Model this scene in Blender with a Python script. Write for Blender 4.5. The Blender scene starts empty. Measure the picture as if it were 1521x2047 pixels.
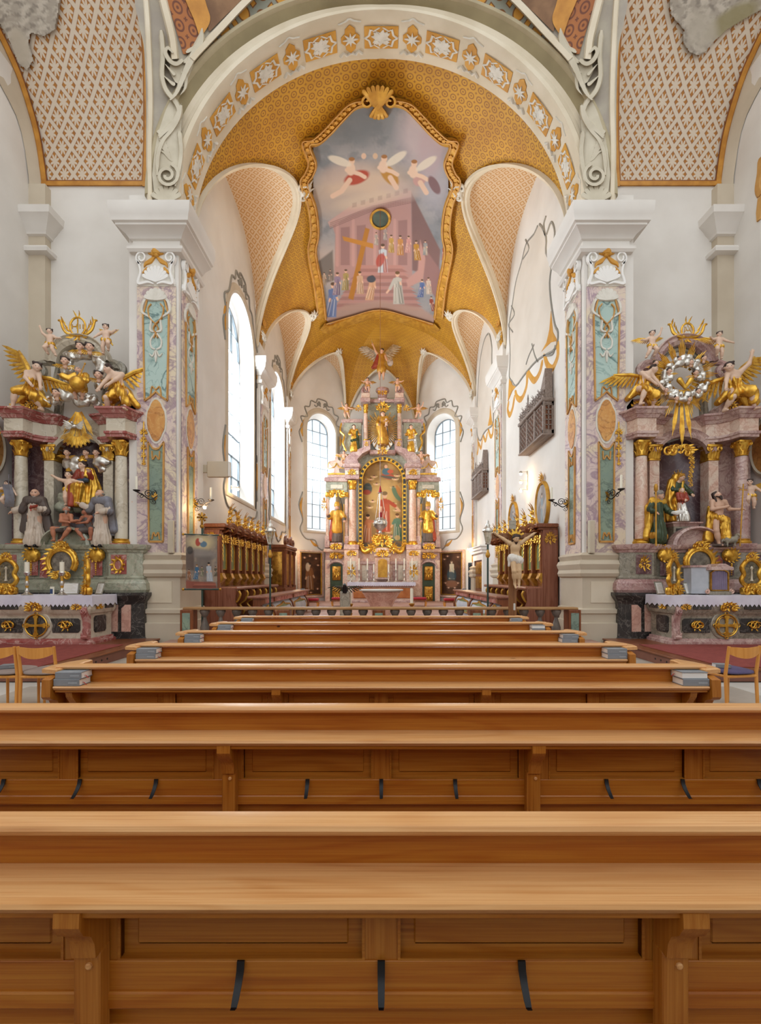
import bpy, math, random
import numpy as np
from mathutils import Vector, Matrix
PI = math.pi
rnd = random.Random(7)
SC = bpy.context.scene
COL = SC.collection
# ------------------------------------------------------------------ camera
CX, HY, F, EYE = 762.0, 1155.0, 918.0, 1.5      # principal column, horizon row, focal length (px of the 1521x2047 frame), eye height
cam = bpy.data.cameras.new('camera'); cam.sensor_fit = 'VERTICAL'; cam.sensor_height = 36.0; cam.sensor_width = 36.0*1521/2047
cam.lens = F/2047*36.0; cam.shift_x = (760.5-CX)/2047; cam.shift_y = (HY-1023.5)/2047; cam.clip_start = 0.05; cam.clip_end = 200
camo = bpy.data.objects.new('camera', cam); COL.objects.link(camo)
camo.location = (0, 0, EYE); camo.rotation_euler = (PI/2, 0, 0); SC.camera = camo
# ------------------------------------------------------------------ world, lights, exposure
SC.view_settings.view_transform = 'Standard'; SC.view_settings.look = 'None'
SC.view_settings.exposure = 0.58; SC.view_settings.gamma = 1.0; SC.view_settings.use_curve_mapping = False
W = bpy.data.worlds.new('world'); SC.world = W; W.use_nodes = True
W.node_tree.nodes['Background'].inputs[0].default_value = (0.93, 0.97, 1.0, 1); W.node_tree.nodes['Background'].inputs[1].default_value = 1.0
def area(name, loc, direction, sx, sy, power, col=(1, 1, 1)):
    l = bpy.data.lights.new(name, 'AREA'); l.shape = 'RECTANGLE'; l.size = sx; l.size_y = sy; l.energy = power; l.color = col
    o = bpy.data.objects.new(name, l); COL.objects.link(o); o.location = loc
    o.rotation_euler = Vector(direction).to_track_quat('-Z', 'Z').to_euler(); return o
def spot(name, loc, target, power, ang, col, r=0.08):
    l = bpy.data.lights.new(name, 'SPOT'); l.energy = power; l.spot_size = math.radians(ang); l.spot_blend = 0.7; l.color = col; l.shadow_soft_size = r
    o = bpy.data.objects.new(name, l); COL.objects.link(o); o.location = loc
    o.rotation_euler = (Vector(target)-Vector(loc)).to_track_quat('-Z', 'Y').to_euler(); return o
def point(name, loc, power, col, r=0.05):
    l = bpy.data.lights.new(name, 'POINT'); l.energy = power; l.color = col; l.shadow_soft_size = r
    o = bpy.data.objects.new(name, l); COL.objects.link(o); o.location = loc; return o
DAY = (0.90, 0.95, 1.0); WARM = (1.0, 0.72, 0.42)
area('daylight_window_1', (-5.6, 15.2, 7.6), (1, 0, -0.1), 2.6, 6.2, 1200, DAY)
area('daylight_window_2', (-5.6, 20.5, 7.6), (1, 0, -0.1), 2.6, 6.2, 1200, DAY)
area('daylight_window_3', (-3.75, 24.75, 7.0), (0.7, -0.7, -0.1), 1.7, 5.8, 380, DAY)
area('daylight_window_4', (3.75, 24.75, 7.0), (-0.7, -0.7, -0.1), 1.7, 5.8, 380, DAY)
for s in (-1, 1):   # warm spotlights on top of the cornices and beside the high altar
    spot('cornice_uplight', (s*4.25, 11.35, 9.95), (-s*1.5, 17, 14), 130, 120, WARM)
    spot('cornice_uplight', (s*4.2, 17.3, 9.95), (-s*1.0, 22, 13.5), 100, 120, WARM)
    spot('altar_spot', (s*3.6, 20.0, 3.0), (0.0, 24.2, 5.0), 170, 70, WARM)
# ------------------------------------------------------------------ small maths
def at(x, y, Y): return ((x-CX)*Y/F, Y, EYE-(y-HY)*Y/F)
def srgb(h):
    h = h.lstrip('#'); c = [int(h[i:i+2], 16)/255 for i in (0, 2, 4)]
    return tuple(v/12.92 if v <= 0.04045 else ((v+0.055)/1.055)**2.4 for v in c)
def rgba(h): return (*srgb(h), 1.0)
def lerp(a, b, t): return a+(b-a)*t
def spline(pts, n, closed=False):
    """Catmull-Rom through pts (any dimension), n samples per span."""
    P = np.array(pts, float); m = len(P); out = []
    for i in range(m if closed else m-1):
        p0 = P[(i-1) % m] if closed or i > 0 else 2*P[0]-P[1]
        p1 = P[i]; p2 = P[(i+1) % m]
        p3 = P[(i+2) % m] if closed or i < m-2 else 2*P[m-1]-P[m-2]
        for k in range(n):
            t = k/n
            out.append(0.5*((2*p1)+(-p0+p2)*t+(2*p0-5*p1+4*p2-p3)*t*t+(-p0+3*p1-3*p2+p3)*t**3))
    if not closed: out.append(P[-1])
    return np.array(out)
# ------------------------------------------------------------------ mesh builder
class MB:
    def __init__(s): s.v = []; s.f = []; s.uv = None; s.c = None
    def add(s, v, f):
        b = len(s.v); s.v.extend([tuple(map(float, p)) for p in v]); s.f.extend([tuple(i+b for i in q) for q in f]); return s
    def box(s, x0, x1, y0, y1, z0, z1, b=0.0):
        if x0 > x1: x0, x1 = x1, x0
        if y0 > y1: y0, y1 = y1, y0
        if z0 > z1: z0, z1 = z1, z0
        if b <= 0:
            return s.add([(x0,y0,z0),(x1,y0,z0),(x1,y1,z0),(x0,y1,z0),(x0,y0,z1),(x1,y0,z1),(x1,y1,z1),(x0,y1,z1)],
                  [(0,3,2,1),(4,5,6,7),(0,1,5,4),(1,2,6,5),(2,3,7,6),(3,0,4,7)])
        b = min(b, (x1-x0)/2.01, (y1-y0)/2.01, (z1-z0)/2.01)
        def ring(d, z): return [(x0+d,y0+b*0+d*0+ (0),z) for _ in ()]
        def oct_(i, z): # rectangle with cut corners, inset i
            return [(x0+i+b,y0+i,z),(x1-i-b,y0+i,z),(x1-i,y0+i+b,z),(x1-i,y1-i-b,z),(x1-i-b,y1-i,z),(x0+i+b,y1-i,z),(x0+i,y1-i-b,z),(x0+i,y0+i+b,z)]
        L = [oct_(b*0.7, z0), oct_(0, z0+b), oct_(0, z1-b), oct_(b*0.7, z1)]
        v = sum(L, []); f = [tuple(range(7, -1, -1)), tuple(range(24, 32))]
        for r in range(3):
            for i in range(8):
                j = (i+1) % 8; f.append((r*8+i, r*8+j, r*8+8+j, r*8+8+i))
        return s.add(v, f)
    def loft(s, rings, closed=True, cap=True):
        n = len(rings[0]); v = [p for r in rings for p in r]; f = []
        for r in range(len(rings)-1):
            for i in range(n if closed else n-1):
                j = (i+1) % n; f.append((r*n+i, r*n+j, (r+1)*n+j, (r+1)*n+i))
        if cap and closed: f += [tuple(range(n-1, -1, -1)), tuple(range((len(rings)-1)*n, len(rings)*n))]
        return s.add(v, f)
    def lathe(s, prof, c=(0, 0, 0), n=16, sx=1.0, sy=1.0, a0=0.0):
        return s.loft([[(c[0]+r*sx*math.cos(2*PI*i/n+a0), c[1]+r*sy*math.sin(2*PI*i/n+a0), c[2]+z) for i in range(n)] for r, z in prof])
    def tube(s, path, rad, n=8, flat=1.0, cap=True, up=None):
        P = [Vector(p) for p in path]; m = len(P); rings = []; N = None
        for i, p in enumerate(P):
            t = (P[min(i+1, m-1)]-P[max(i-1, 0)])
            t = t.normalized() if t.length > 1e-9 else Vector((0, 0, 1))
            if N is None:
                ref = Vector(up) if up else (Vector((0, 0, 1)) if abs(t.z) < 0.9 else Vector((1, 0, 0)))
                N = t.cross(ref).normalized()
            N = (N-t*N.dot(t)); N = N.normalized() if N.length > 1e-9 else t.orthogonal().normalized()
            B = t.cross(N); r = rad[i] if hasattr(rad, '__len__') else rad
            rings.append([tuple(p+N*(r*math.cos(2*PI*k/n))+B*(r*flat*math.sin(2*PI*k/n))) for k in range(n)])
        return s.loft(rings, True, cap)
    def ball(s, c, r, n=10, m=6, sx=1, sy=1, sz=1):
        return s.loft([[(c[0]+sx*r*math.sin(PI*j/m)*math.cos(2*PI*i/n), c[1]+sy*r*math.sin(PI*j/m)*math.sin(2*PI*i/n), c[2]-sz*r*math.cos(PI*j/m)) for i in range(n)] for j in ([0.04]+list(range(1, m))+[m-0.04])])
    def prism(s, poly, fn, a, b):
        """poly: 2-D outline; fn(u,v,d)->xyz; extruded from d=a to d=b (concave outlines allowed)."""
        n = len(poly); v = [fn(u, w, a) for u, w in poly]+[fn(u, w, b) for u, w in poly]
        f = [tuple(range(n-1, -1, -1)), tuple(range(n, 2*n))]+[(i, (i+1) % n, n+(i+1) % n, n+i) for i in range(n)]
        return s.add(v, f)
    def sweep(s, prof, path, closed=False, frame=None, cap=True):
        """prof: closed 2-D outline (a,b); path of 3-D points; frame(i)->(A,B) axes for the outline."""
        rings = []
        for i, p in enumerate(path):
            A, B = frame(i); p = Vector(p); A = Vector(A); B = Vector(B)
            rings.append([tuple(p+A*a+B*b) for a, b in prof])
        if closed: rings.append(rings[0])
        return s.loft(rings, True, cap and not closed)
    def grid(s, P):
        """P: array (m,n,3)"""
        P = np.asarray(P, float); m, n = P.shape[:2]; b = len(s.v)
        s.v.extend(map(tuple, P.reshape(-1, 3).tolist()))
        s.f.extend([(b+i*n+j, b+i*n+j+1, b+(i+1)*n+j+1, b+(i+1)*n+j) for i in range(m-1) for j in range(n-1)]); return s
    def merge(s, o): return s.add(o.v, o.f)
    def xf(s, M):
        s.v = [tuple(M @ Vector(p)) for p in s.v]; return s
def XZ(Y): return lambda u, v, d: (u, Y+d, v)
def YZ(X): return lambda u, v, d: (X+d, u, v)
def XY(Z): return lambda u, v, d: (u, v, Z+d)
# ------------------------------------------------------------------ objects
def org(o):
    v = Vector((0, 0, 0))
    while o is not None: v = v+o.location; o = o.parent
    return v
def tag(o, label=None, cat=None, group=None, kind=None):
    if label: o['label'] = label
    if cat: o['category'] = cat
    if group: o['group'] = group
    if kind: o['kind'] = kind
    return o
def T(name, label, cat, loc=(0, 0, 0), rot=0.0, group=None):
    o = bpy.data.objects.new(name, None); COL.objects.link(o); o.location = loc; o.rotation_euler = (0, 0, rot)
    o.empty_display_size = 0.1; return tag(o, label, cat, group)
def O(name, mb, mat, parent=None, label=None, cat=None, group=None, kind=None, local=False, sharp=0.48, flip=False):
    me = bpy.data.meshes.new(name); V = np.asarray(mb.v, float)
    if parent is not None and not local: V = V-np.array(org(parent))
    me.from_pydata(V.tolist(), [], mb.f if not flip else [q[::-1] for q in mb.f])
    if mb.uv is not None:
        uvl = me.uv_layers.new(name='UVMap'); li = np.empty(len(me.loops), np.int32); me.loops.foreach_get('vertex_index', li)
        uvl.data.foreach_set('uv', np.asarray(mb.uv, np.float32)[li].ravel())
    if mb.c is not None:
        ca = me.color_attributes.new('Col', 'FLOAT_COLOR', 'POINT'); c = np.ones((len(V), 4), np.float32); c[:, :3] = mb.c
        ca.data.foreach_set('color', c.ravel())
    me.materials.append(mat); me.polygons.foreach_set('use_smooth', [True]*len(me.polygons)); me.update()
    if sharp == 0.48 and any(w in mat.name for w in ('gold', 'silver', 'iron', 'old_')): sharp = 1.0
    me.set_sharp_from_angle(angle=sharp)
    o = bpy.data.objects.new(name, me); COL.objects.link(o)
    if parent is not None: o.parent = parent
    return tag(o, label, cat, group, kind)
def S(name, mb, mat, parent=None, **k): return O(name, mb, mat, parent, kind='structure' if parent is None else None, **k)
def link_copy(o, parent=None):
    c = o.copy(); COL.objects.link(c); c.parent = parent
    for ch in o.children: link_copy(ch, c)
    return c
# ------------------------------------------------------------------ materials
class NT:
    def __init__(s, name, rough=0.5, metal=0.0, spec=0.5):
        s.m = bpy.data.materials.new(name); s.m.use_nodes = True; s.t = s.m.node_tree; s.b = s.t.nodes['Principled BSDF']
        s.b.inputs['Roughness'].default_value = rough; s.b.inputs['Metallic'].default_value = metal; s.b.inputs['Specular IOR Level'].default_value = spec
    def n(s, typ, **k):
        q = s.t.nodes.new(typ)
        for a, v in k.items(): setattr(q, a, v)
        return q
    def put(s, sock, v):
        if isinstance(v, bpy.types.NodeSocket): s.t.links.new(v, sock)
        elif isinstance(v, (int, float)) and sock.type in ('RGBA', 'VECTOR'): sock.default_value = (v, v, v, 1)[:len(sock.default_value)]
        else: sock.default_value = v
    def math(s, op, a, b=0.0, c=None):
        q = s.n('ShaderNodeMath', operation=op); s.put(q.inputs[0], a); s.put(q.inputs[1], b)
        if c is not None: s.put(q.inputs[2], c)
        return q.outputs[0]
    def mix(s, f, a, b):
        q = s.n('ShaderNodeMix', data_type='RGBA'); s.put(q.inputs[0], f); s.put(q.inputs[6], a); s.put(q.inputs[7], b); return q.outputs[2]
    def step(s, x, lo, hi):
        q = s.n('ShaderNodeMapRange', interpolation_type='SMOOTHSTEP'); s.put(q.inputs[0], x); q.inputs[1].default_value = lo; q.inputs[2].default_value = hi; return q.outputs[0]
    def coord(s, which='Object'): return s.n('ShaderNodeTexCoord').outputs[which]
    def mapping(s, vec, scale=(1, 1, 1), rot=(0, 0, 0), loc=(0, 0, 0)):
        q = s.n('ShaderNodeMapping'); s.put(q.inputs[0], vec); s.put(q.inputs[1], loc); s.put(q.inputs[2], rot); s.put(q.inputs[3], scale); return q.outputs[0]
    def noise(s, vec, scale=5, detail=3, rough=0.5, dist=0.0):
        q = s.n('ShaderNodeTexNoise'); s.put(q.inputs['Vector'], vec); q.inputs['Scale'].default_value = scale; q.inputs['Detail'].default_value = detail
        q.inputs['Roughness'].default_value = rough; q.inputs['Distortion'].default_value = dist; return q.outputs[0]
    def voro(s, vec, scale=5, feature='F1'):
        q = s.n('ShaderNodeTexVoronoi', feature=feature); s.put(q.inputs['Vector'], vec); q.inputs['Scale'].default_value = scale; return q.outputs[0]
    def sep(s, vec):
        q = s.n('ShaderNodeSeparateXYZ'); s.put(q.inputs[0], vec); return q.outputs
    def bump(s, h, strength=0.2, dist=0.01):
        q = s.n('ShaderNodeBump'); q.inputs['Strength'].default_value = strength; q.inputs['Distance'].default_value = dist; s.put(q.inputs['Height'], h); s.put(s.b.inputs['Normal'], q.outputs[0])
    def col(s, v): s.put(s.b.inputs['Base Color'], v); return s
def randvec(t, vec, amt=7.0):
    oi = t.n('ShaderNodeObjectInfo'); q = t.n('ShaderNodeVectorMath', operation='ADD'); m = t.n('ShaderNodeVectorMath', operation='SCALE')
    t.put(m.inputs[0], oi.outputs['Location']); m.inputs['Scale'].default_value = amt; t.put(q.inputs[0], vec); t.put(q.inputs[1], m.outputs[0]); return q.outputs[0]
def plain(name, h, rough=0.5, metal=0.0, h2=None, scale=3.0, bump=0.0, bscale=40, spec=0.5):
    t = NT(name, rough, metal, spec); v = t.coord()
    t.col(t.mix(t.step(t.noise(v, scale, 4), 0.3, 0.7), rgba(h), rgba(h2 or h)))
    if bump: t.bump(t.noise(v, bscale, 3), bump, 0.01)
    return t.m
def wood(name, dark, mid, light, axis=0, rough=0.38, grain=95.0, knots=True):
    t = NT(name, rough); v = randvec(t, t.coord(), 3.7)
    sc = [grain]*3; sc[axis] = grain*0.014
    big = [3.0]*3; big[axis] = 0.35
    d = t.noise(t.mapping(v, big), 1.0, 3, 0.5, 0.6)
    w = t.n('ShaderNodeTexNoise'); s2 = t.mapping(v, sc); t.put(w.inputs['Vector'], s2); w.inputs['Scale'].default_value = 1.6; w.inputs['Detail'].default_value = 4; w.inputs['Roughness'].default_value = 0.6; w.inputs['Distortion'].default_value = 0.4
    rings = t.math('FRACT', t.math('MULTIPLY', d, 9.0))
    rr = t.step(t.math('ABSOLUTE', t.math('SUBTRACT', rings, 0.5)), 0.25, 0.5)
    g = t.math('ADD', t.math('MULTIPLY', w.outputs[0], 0.85), t.math('MULTIPLY', rr, 0.13))
    c = t.mix(t.step(g, 0.25, 0.62), rgba(light), rgba(mid)); c = t.mix(t.step(g, 0.55, 0.85), c, rgba(dark))
    if knots:
        ks = [5.0]*3; ks[axis] = 2.6
        k = t.voro(t.mapping(v, ks), 0.55); c = t.mix(t.step(k, 0.042, 0.02), c, rgba('#4a2408'))
    t.col(c); t.bump(g, 0.12, 0.004); return t.m
def marble(name, base, b2, vein, scale=3.0, vw=0.05, rough=0.22, vein2=None, amt=0.62, a2=1.0):
    t = NT(name, rough); v = randvec(t, t.coord(), 1.3)
    c = t.mix(t.step(t.noise(v, scale*0.7, 4, 0.55, 0.8), 0.38, 0.62), rgba(base), rgba(b2))
    n1 = t.noise(v, scale, 5, 0.55, 1.4); m1 = t.step(t.math('ABSOLUTE', t.math('SUBTRACT', n1, 0.5)), vw, 0.0)
    c = t.mix(t.math('MULTIPLY', m1, 0.8*amt), c, rgba(vein))
    n2 = t.noise(v, scale*2.6, 4, 0.5, 1.0); m2 = t.step(t.math('ABSOLUTE', t.math('SUBTRACT', n2, 0.47)), vw*0.7, 0.0)
    c = t.mix(t.math('MULTIPLY', m2, 0.55*amt), c, rgba(vein2 or vein))
    t.col(c); return t.m
def gold(name, h='#ebbc50', rough=0.34, metal=0.8, h2='#c58d2e'):
    t = NT(name, rough, metal); v = t.coord(); n = t.noise(v, 9, 4); t.col(t.mix(t.step(n, 0.35, 0.7), rgba(h), rgba(h2))); t.bump(t.noise(v, 55, 3), 0.25, 0.006); return t.m
def painted(name, rough=0.75):
    t = NT(name, rough, 0, 0.3); a = t.n('ShaderNodeVertexColor', layer_name='Col'); t.col(a.outputs[0]); return t.m
def emit(name, h, strength):
    t = NT(name); t.b.inputs['Emission Color'].default_value = rgba(h); t.b.inputs['Emission Strength'].default_value = strength; t.b.inputs['Base Color'].default_value = rgba(h); return t.m
def uvcells(t, su, sv, off=0.0, rot45=False):
    u, v, _ = t.sep(t.coord('UV'))
    if rot45: u, v = t.math('ADD', u, v), t.math('SUBTRACT', u, v)
    f = lambda x, sc: t.math('SUBTRACT', t.math('FRACT', t.math('ADD', t.math('MULTIPLY', x, 1/sc), off)), 0.5)
    return f(u, su), f(v, sv)
def rad(t, a, b): return t.math('SQRT', t.math('ADD', t.math('MULTIPLY', a, a), t.math('MULTIPLY', b, b)))
def band(t, x, c, w): return t.step(t.math('ABSOLUTE', t.math('SUBTRACT', x, c)), w, w*0.45)
def ringpat(name, ground, ring, size=0.2, ground2=None, star=True):
    t = NT(name, 0.6); a, b = uvcells(t, size, size*1.05); r = rad(t, a, b)
    g = t.mix(t.step(t.noise(t.coord(), 1.3, 4), 0.35, 0.7), rgba(ground), rgba(ground2 or ground))
    m = t.math('MAXIMUM', band(t, r, 0.31, 0.085), t.step(r, 0.13, 0.07))
    if star:
        a2, b2 = uvcells(t, size, size*1.05, 0.5); ax, bx = t.math('ABSOLUTE', a2), t.math('ABSOLUTE', b2)
        st = t.math('MULTIPLY', t.step(t.math('MINIMUM', ax, bx), 0.06, 0.03), t.step(t.math('MAXIMUM', ax, bx), 0.16, 0.12)); m = t.math('MAXIMUM', m, st)
    t.col(t.mix(t.math('MULTIPLY', m, 0.85), g, rgba(ring))); return t.m
def lattice(name, ground, line, dark, size=0.22):
    t = NT(name, 0.7); a, b = uvcells(t, size, size, 0, True); q = t.math('MAXIMUM', t.math('ABSOLUTE', a), t.math('ABSOLUTE', b))
    c = t.mix(band(t, q, 0.27, 0.085), rgba(ground), rgba(line)); c = t.mix(band(t, q, 0.335, 0.022), c, rgba(dark)); t.col(c); return t.m
def starpat(name, cream, ochre, dark, size=0.5):
    t = NT(name, 0.7); a, b = uvcells(t, size, size, 0, True); r = rad(t, a, b)
    ang = t.math('ARCTAN2', a, b); q = t.math('MAXIMUM', t.math('ABSOLUTE', a), t.math('ABSOLUTE', b))
    p1 = t.math('ABSOLUTE', t.math('SINE', t.math('MULTIPLY', ang, 4.0)))       # eight-rayed leaf star in each lozenge
    star = t.step(t.math('SUBTRACT', r, t.math('MULTIPLY', p1, 0.24)), 0.17, 0.12)
    a2, b2 = uvcells(t, size, size, 0.5, True); r2 = rad(t, a2, b2); p2 = t.math('ABSOLUTE', t.math('SINE', t.math('MULTIPLY', t.math('ARCTAN2', a2, b2), 4.0)))
    c = t.mix(t.noise(t.coord(), 2.0, 3), rgba(ochre), rgba(dark))
    c = t.mix(band(t, q, 0.365, 0.035), c, rgba(dark))
    c = t.mix(star, c, rgba(cream)); c = t.mix(band(t, q, 0.45, 0.10), c, rgba(cream))
    c = t.mix(t.step(t.math('SUBTRACT', r2, t.math('MULTIPLY', p2, 0.08)), 0.13, 0.09), c, rgba(cream))
    t.col(c); return t.m
def dotpat(name, ground, dot, rim, size=0.42):
    t = NT(name, 0.7); a, b = uvcells(t, size, size); r = rad(t, a, b); a2, b2 = uvcells(t, size, size, 0.5)
    d2 = t.math('ADD', t.math('ABSOLUTE', a2), t.math('ABSOLUTE', b2))
    c = t.mix(t.step(r, 0.36, 0.33), rgba(ground), rgba(rim)); c = t.mix(t.step(r, 0.29, 0.26), c, rgba(dot))
    c = t.mix(t.step(d2, 0.25, 0.22), c, rgba(rim)); c = t.mix(t.step(d2, 0.18, 0.15), c, rgba(dot)); t.col(c); return t.m
M = {}
M['plaster'] = plain('white_plaster', '#e2dcd4', 0.85, 0, '#d6cfc6', 0.7, 0.03, 30)
M['cream'] = plain('cream_stucco', '#dccfb8', 0.8, 0, '#cfc0a6', 1.2, 0.03, 30)
M['olive'] = plain('olive_stucco', '#9c8d6a', 0.8, 0, '#8a7c5c', 1.4); M['roll'] = plain('archivolt_roll', '#b8aa8c', 0.8, 0, '#a6987a', 1.4); M['greyflat'] = plain('grey_flat', '#b3aa98', 0.8, 0, '#a0968a', 2.0)
M['greystucco'] = plain('grey_stucco', '#cdc3ae', 0.8, 0, '#bdb29c', 2.0)
M['beige'] = plain('beige_stucco', '#c9bba5', 0.75, 0, '#bfb09a', 1.2)
M['cart'] = plain('cartouche_plaster', '#d6ccbf', 0.85, 0, '#cdc2b4', 0.8)
M['white'] = plain('white_paint', '#eae6e0', 0.7)
M['relief'] = plain('relief_white', '#ded8cc', 0.7, 0, '#cfc8ba', 6)
M['linegrey'] = plain('painted_line_grey', '#8f8a80', 0.8)
M['ochre'] = plain('ochre_paint', '#d29a3c', 0.6, 0, '#bf8428', 3)
M['frameochre'] = plain('ochre_frame', '#cc9a54', 0.6, 0, '#b9823c', 3)
M['frameorange'] = plain('orange_frame', '#c98c34', 0.55, 0, '#b07424', 4)
M['gold'] = gold('gold_leaf'); M['golddark'] = gold('old_gold', '#c8963e', 0.4, 0.7, '#8e6020')
M['goldpaint'] = plain('gold_paint', '#d3a03c', 0.45, 0.35, '#b5802a', 5, 0.1, 30)
M['silver'] = gold('silver_leaf', '#e8e4dc', 0.28, 0.85, '#b8b2a8')
M['vault'] = ringpat('gold_vault', '#c69222', '#86521a', 0.21, '#b5811a')
M['rustrings'] = ringpat('rust_rings', '#96552a', '#5a2712', 0.26, '#a8662c')
M['lunette'] = lattice('lunette_lattice', '#e0c6a6', '#cc9a5c', '#b98548', 0.26)
M['starpanel'] = starpat('star_lozenges', '#cfbea9', '#bf8230', '#8a501e', 0.44)
M['dots'] = dotpat('grey_dot_coffers', '#8f8f80', '#c98f34', '#7a4a1c', 0.40)
M['pink'] = marble('violet_marbling', '#d6c0b9', '#dccbae', '#80607c', 1.7, 0.06, 0.45, '#96748a', 0.78)
M['teal'] = marble('teal_marbling', '#b3c8bf', '#a7bdb4', '#52706e', 0.9, 0.03, 0.45, '#70908a', 1.1)
M['tealdark'] = marble('dark_teal_marbling', '#8a9a84', '#7d8f80', '#3f4f4a', 1.8, 0.035, 0.45)
M['orangemarble'] = marble('orange_marbling', '#d39a52', '#c58440', '#8a4a1c', 2.4, 0.05, 0.45, '#e0b878')
M['redmarble'] = marble('red_marble', '#9a4a44', '#b0726a', '#e0c8bc', 3.0, 0.04, 0.25, '#6d2a2a')
M['rosemarble'] = marble('rose_marble', '#b08a84', '#c9aca2', '#7a4a4c', 2.6, 0.05, 0.25, '#e4d4c8')
M['palemarble'] = marble('pale_marble', '#d8cdb8', '#c8bca6', '#a3937c', 1.3, 0.04, 0.22, '#ece6d8')
M['greymarble'] = marble('grey_marble', '#a39a88', '#8b8474', '#5a564c', 3.0, 0.05, 0.25, '#c8c2b4')
M['greengrey'] = marble('green_grey_marble', '#aeb09c', '#9c9c86', '#6c705e', 3.0, 0.05, 0.25, '#d0b8a8')
M['blackmarble'] = marble('black_marble', '#2c2a29', '#393533', '#8c867e', 3.5, 0.025, 0.2, '#6b625a')
M['salmon'] = marble('salmon_marble', '#d6a794', '#e0b9a6', '#b07a6c', 3.0, 0.05, 0.25)
M['violetmarble'] = marble('dark_violet_marble', '#5d4448', '#6f5052', '#a48c88', 2.4, 0.04, 0.2)
M['lightrose'] = marble('light_rose_marble', '#dcb8a4', '#e0cbb8', '#b98470', 3.0, 0.06, 0.25)
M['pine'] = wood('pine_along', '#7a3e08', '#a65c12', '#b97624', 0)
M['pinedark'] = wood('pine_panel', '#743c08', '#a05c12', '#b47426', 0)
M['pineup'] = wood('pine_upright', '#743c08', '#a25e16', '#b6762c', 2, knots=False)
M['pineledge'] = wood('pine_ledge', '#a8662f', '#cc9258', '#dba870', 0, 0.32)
M['beech'] = wood('beech_chair', '#c07a30', '#d08a3a', '#dc9a4a', 2, 0.35, 18, False)
M['walnut'] = wood('walnut', '#4a2412', '#6e3a1e', '#8a4e2a', 2, 0.3, 22, False)
M['walnutx'] = wood('walnut_along', '#4a2412', '#6e3a1e', '#8a4e2a', 1, 0.3, 22, False)
M['oldwood'] = wood('grey_old_wood', '#5f5148', '#7d6c60', '#94847a', 1, 0.6, 22, False)
M['black'] = plain('black_iron', '#17171a', 0.4, 0.3)
M['iron'] = plain('dark_iron', '#2f2a28', 0.5, 0.4)
M['bookgrey'] = plain('book_cloth', '#8b8e92', 0.6, 0, '#7e8286', 8, 0.05, 200)
M['bookpale'] = plain('book_cloth_pale', '#a3a8ac', 0.6, 0, '#989da2', 8, 0.05, 200)
M['paper'] = plain('paper', '#e9e6e0', 0.8)
M['ribbon'] = plain('red_ribbon', '#c2302a', 0.5)
M['linen'] = plain('white_linen', '#dcd8e2', 0.85, 0, '#cfc9d6', 4, 0.05, 60)
M['candle'] = plain('candle_wax', '#efe8d4', 0.5)
M['taupe'] = plain('taupe_cushion', '#9a8a82', 0.9, 0, '#8f7f78', 9, 0.1, 250)
M['purple'] = plain('purple_cushion', '#5c5378', 0.9, 0, '#524a6c', 9, 0.1, 250)
M['carpet'] = plain('red_carpet', '#8d4038', 0.95, 0, '#7e362f', 12, 0.2, 300)
M['velvet'] = plain('red_velvet', '#a3202a', 0.8)
M['skin'] = painted('painted_flesh', 0.45)
M['paint'] = painted('painted_surface')
M['habit'] = plain('cream_habit', '#d3c2b0', 0.55, 0, '#bfae9c', 4)
M['cape'] = plain('brown_cape', '#5f5149', 0.55, 0, '#4f433d', 4)
M['capeblue'] = plain('blue_grey_cape', '#80808a', 0.55, 0, '#5f5652', 4)
M['hair'] = plain('dark_hair', '#33231b', 0.6, 0, '#45302a', 9)
M['greyhair'] = plain('grey_hair', '#a59d94', 0.6, 0, '#7d766e', 9)
M['redcloth'] = plain('red_cloth', '#a8482e', 0.4, 0.1, '#8f3626', 4)
M['greencloth'] = plain('green_cloth', '#44523a', 0.35, 0.2, '#36432f', 5)
M['bluecloth'] = plain('blue_cloth', '#2f4154', 0.5)
M['whitecloth'] = plain('white_cloth', '#ddd6cc', 0.6)
M['stone'] = plain('floor_stone', '#b5ab9e', 0.55, 0, '#9f958a', 1.6, 0.05, 25)
M['redstone'] = plain('floor_red_stone', '#b08a7a', 0.5, 0, '#9a7466', 1.6, 0.05, 25)
M['palestone'] = plain('floor_pale_stone', '#cfcac2', 0.5, 0, '#bdb7ae', 1.6, 0.05, 25)
M['joint'] = plain('floor_joint', '#8c8378', 0.8)
M['graystone'] = plain('baluster_stone', '#75695f', 0.6, 0, '#5d534b', 6)
M['greenpanel'] = plain('green_panel', '#7f8a58', 0.5, 0, '#6e7a4c', 5)
M['bluegrey'] = plain('blue_grey_panel', '#b9bcc2', 0.5, 0, '#a9adb4', 5)
M['darkpaint'] = plain('dark_slate', '#36424a', 0.4)
M['greenpole'] = plain('green_pole', '#31463f', 0.4, 0.2)
M['glass'] = None
def glassmat(name, alpha, h):
    t = NT(name, 0.05); o = t.t.nodes['Material Output']; tr = t.n('ShaderNodeBsdfTransparent'); tr.inputs[0].default_value = rgba(h)
    gl = t.n('ShaderNodeBsdfGlossy'); gl.inputs['Roughness'].default_value = 0.05; mx = t.n('ShaderNodeMixShader'); mx.inputs[0].default_value = alpha
    t.t.links.new(tr.outputs[0], mx.inputs[1]); t.t.links.new(gl.outputs[0], mx.inputs[2]); t.t.links.new(mx.outputs[0], o.inputs[0]); return t.m
M['glass'] = glassmat('window_glass', 0.06, '#f4f8fa'); M['lampglass'] = glassmat('lamp_glass', 0.25, '#e8e4da')
M['lead'] = plain('window_lead', '#858d93', 0.5, 0.3)
M['bulb'] = emit('lamp_bulb', '#ffd9a0', 30.0)
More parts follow.
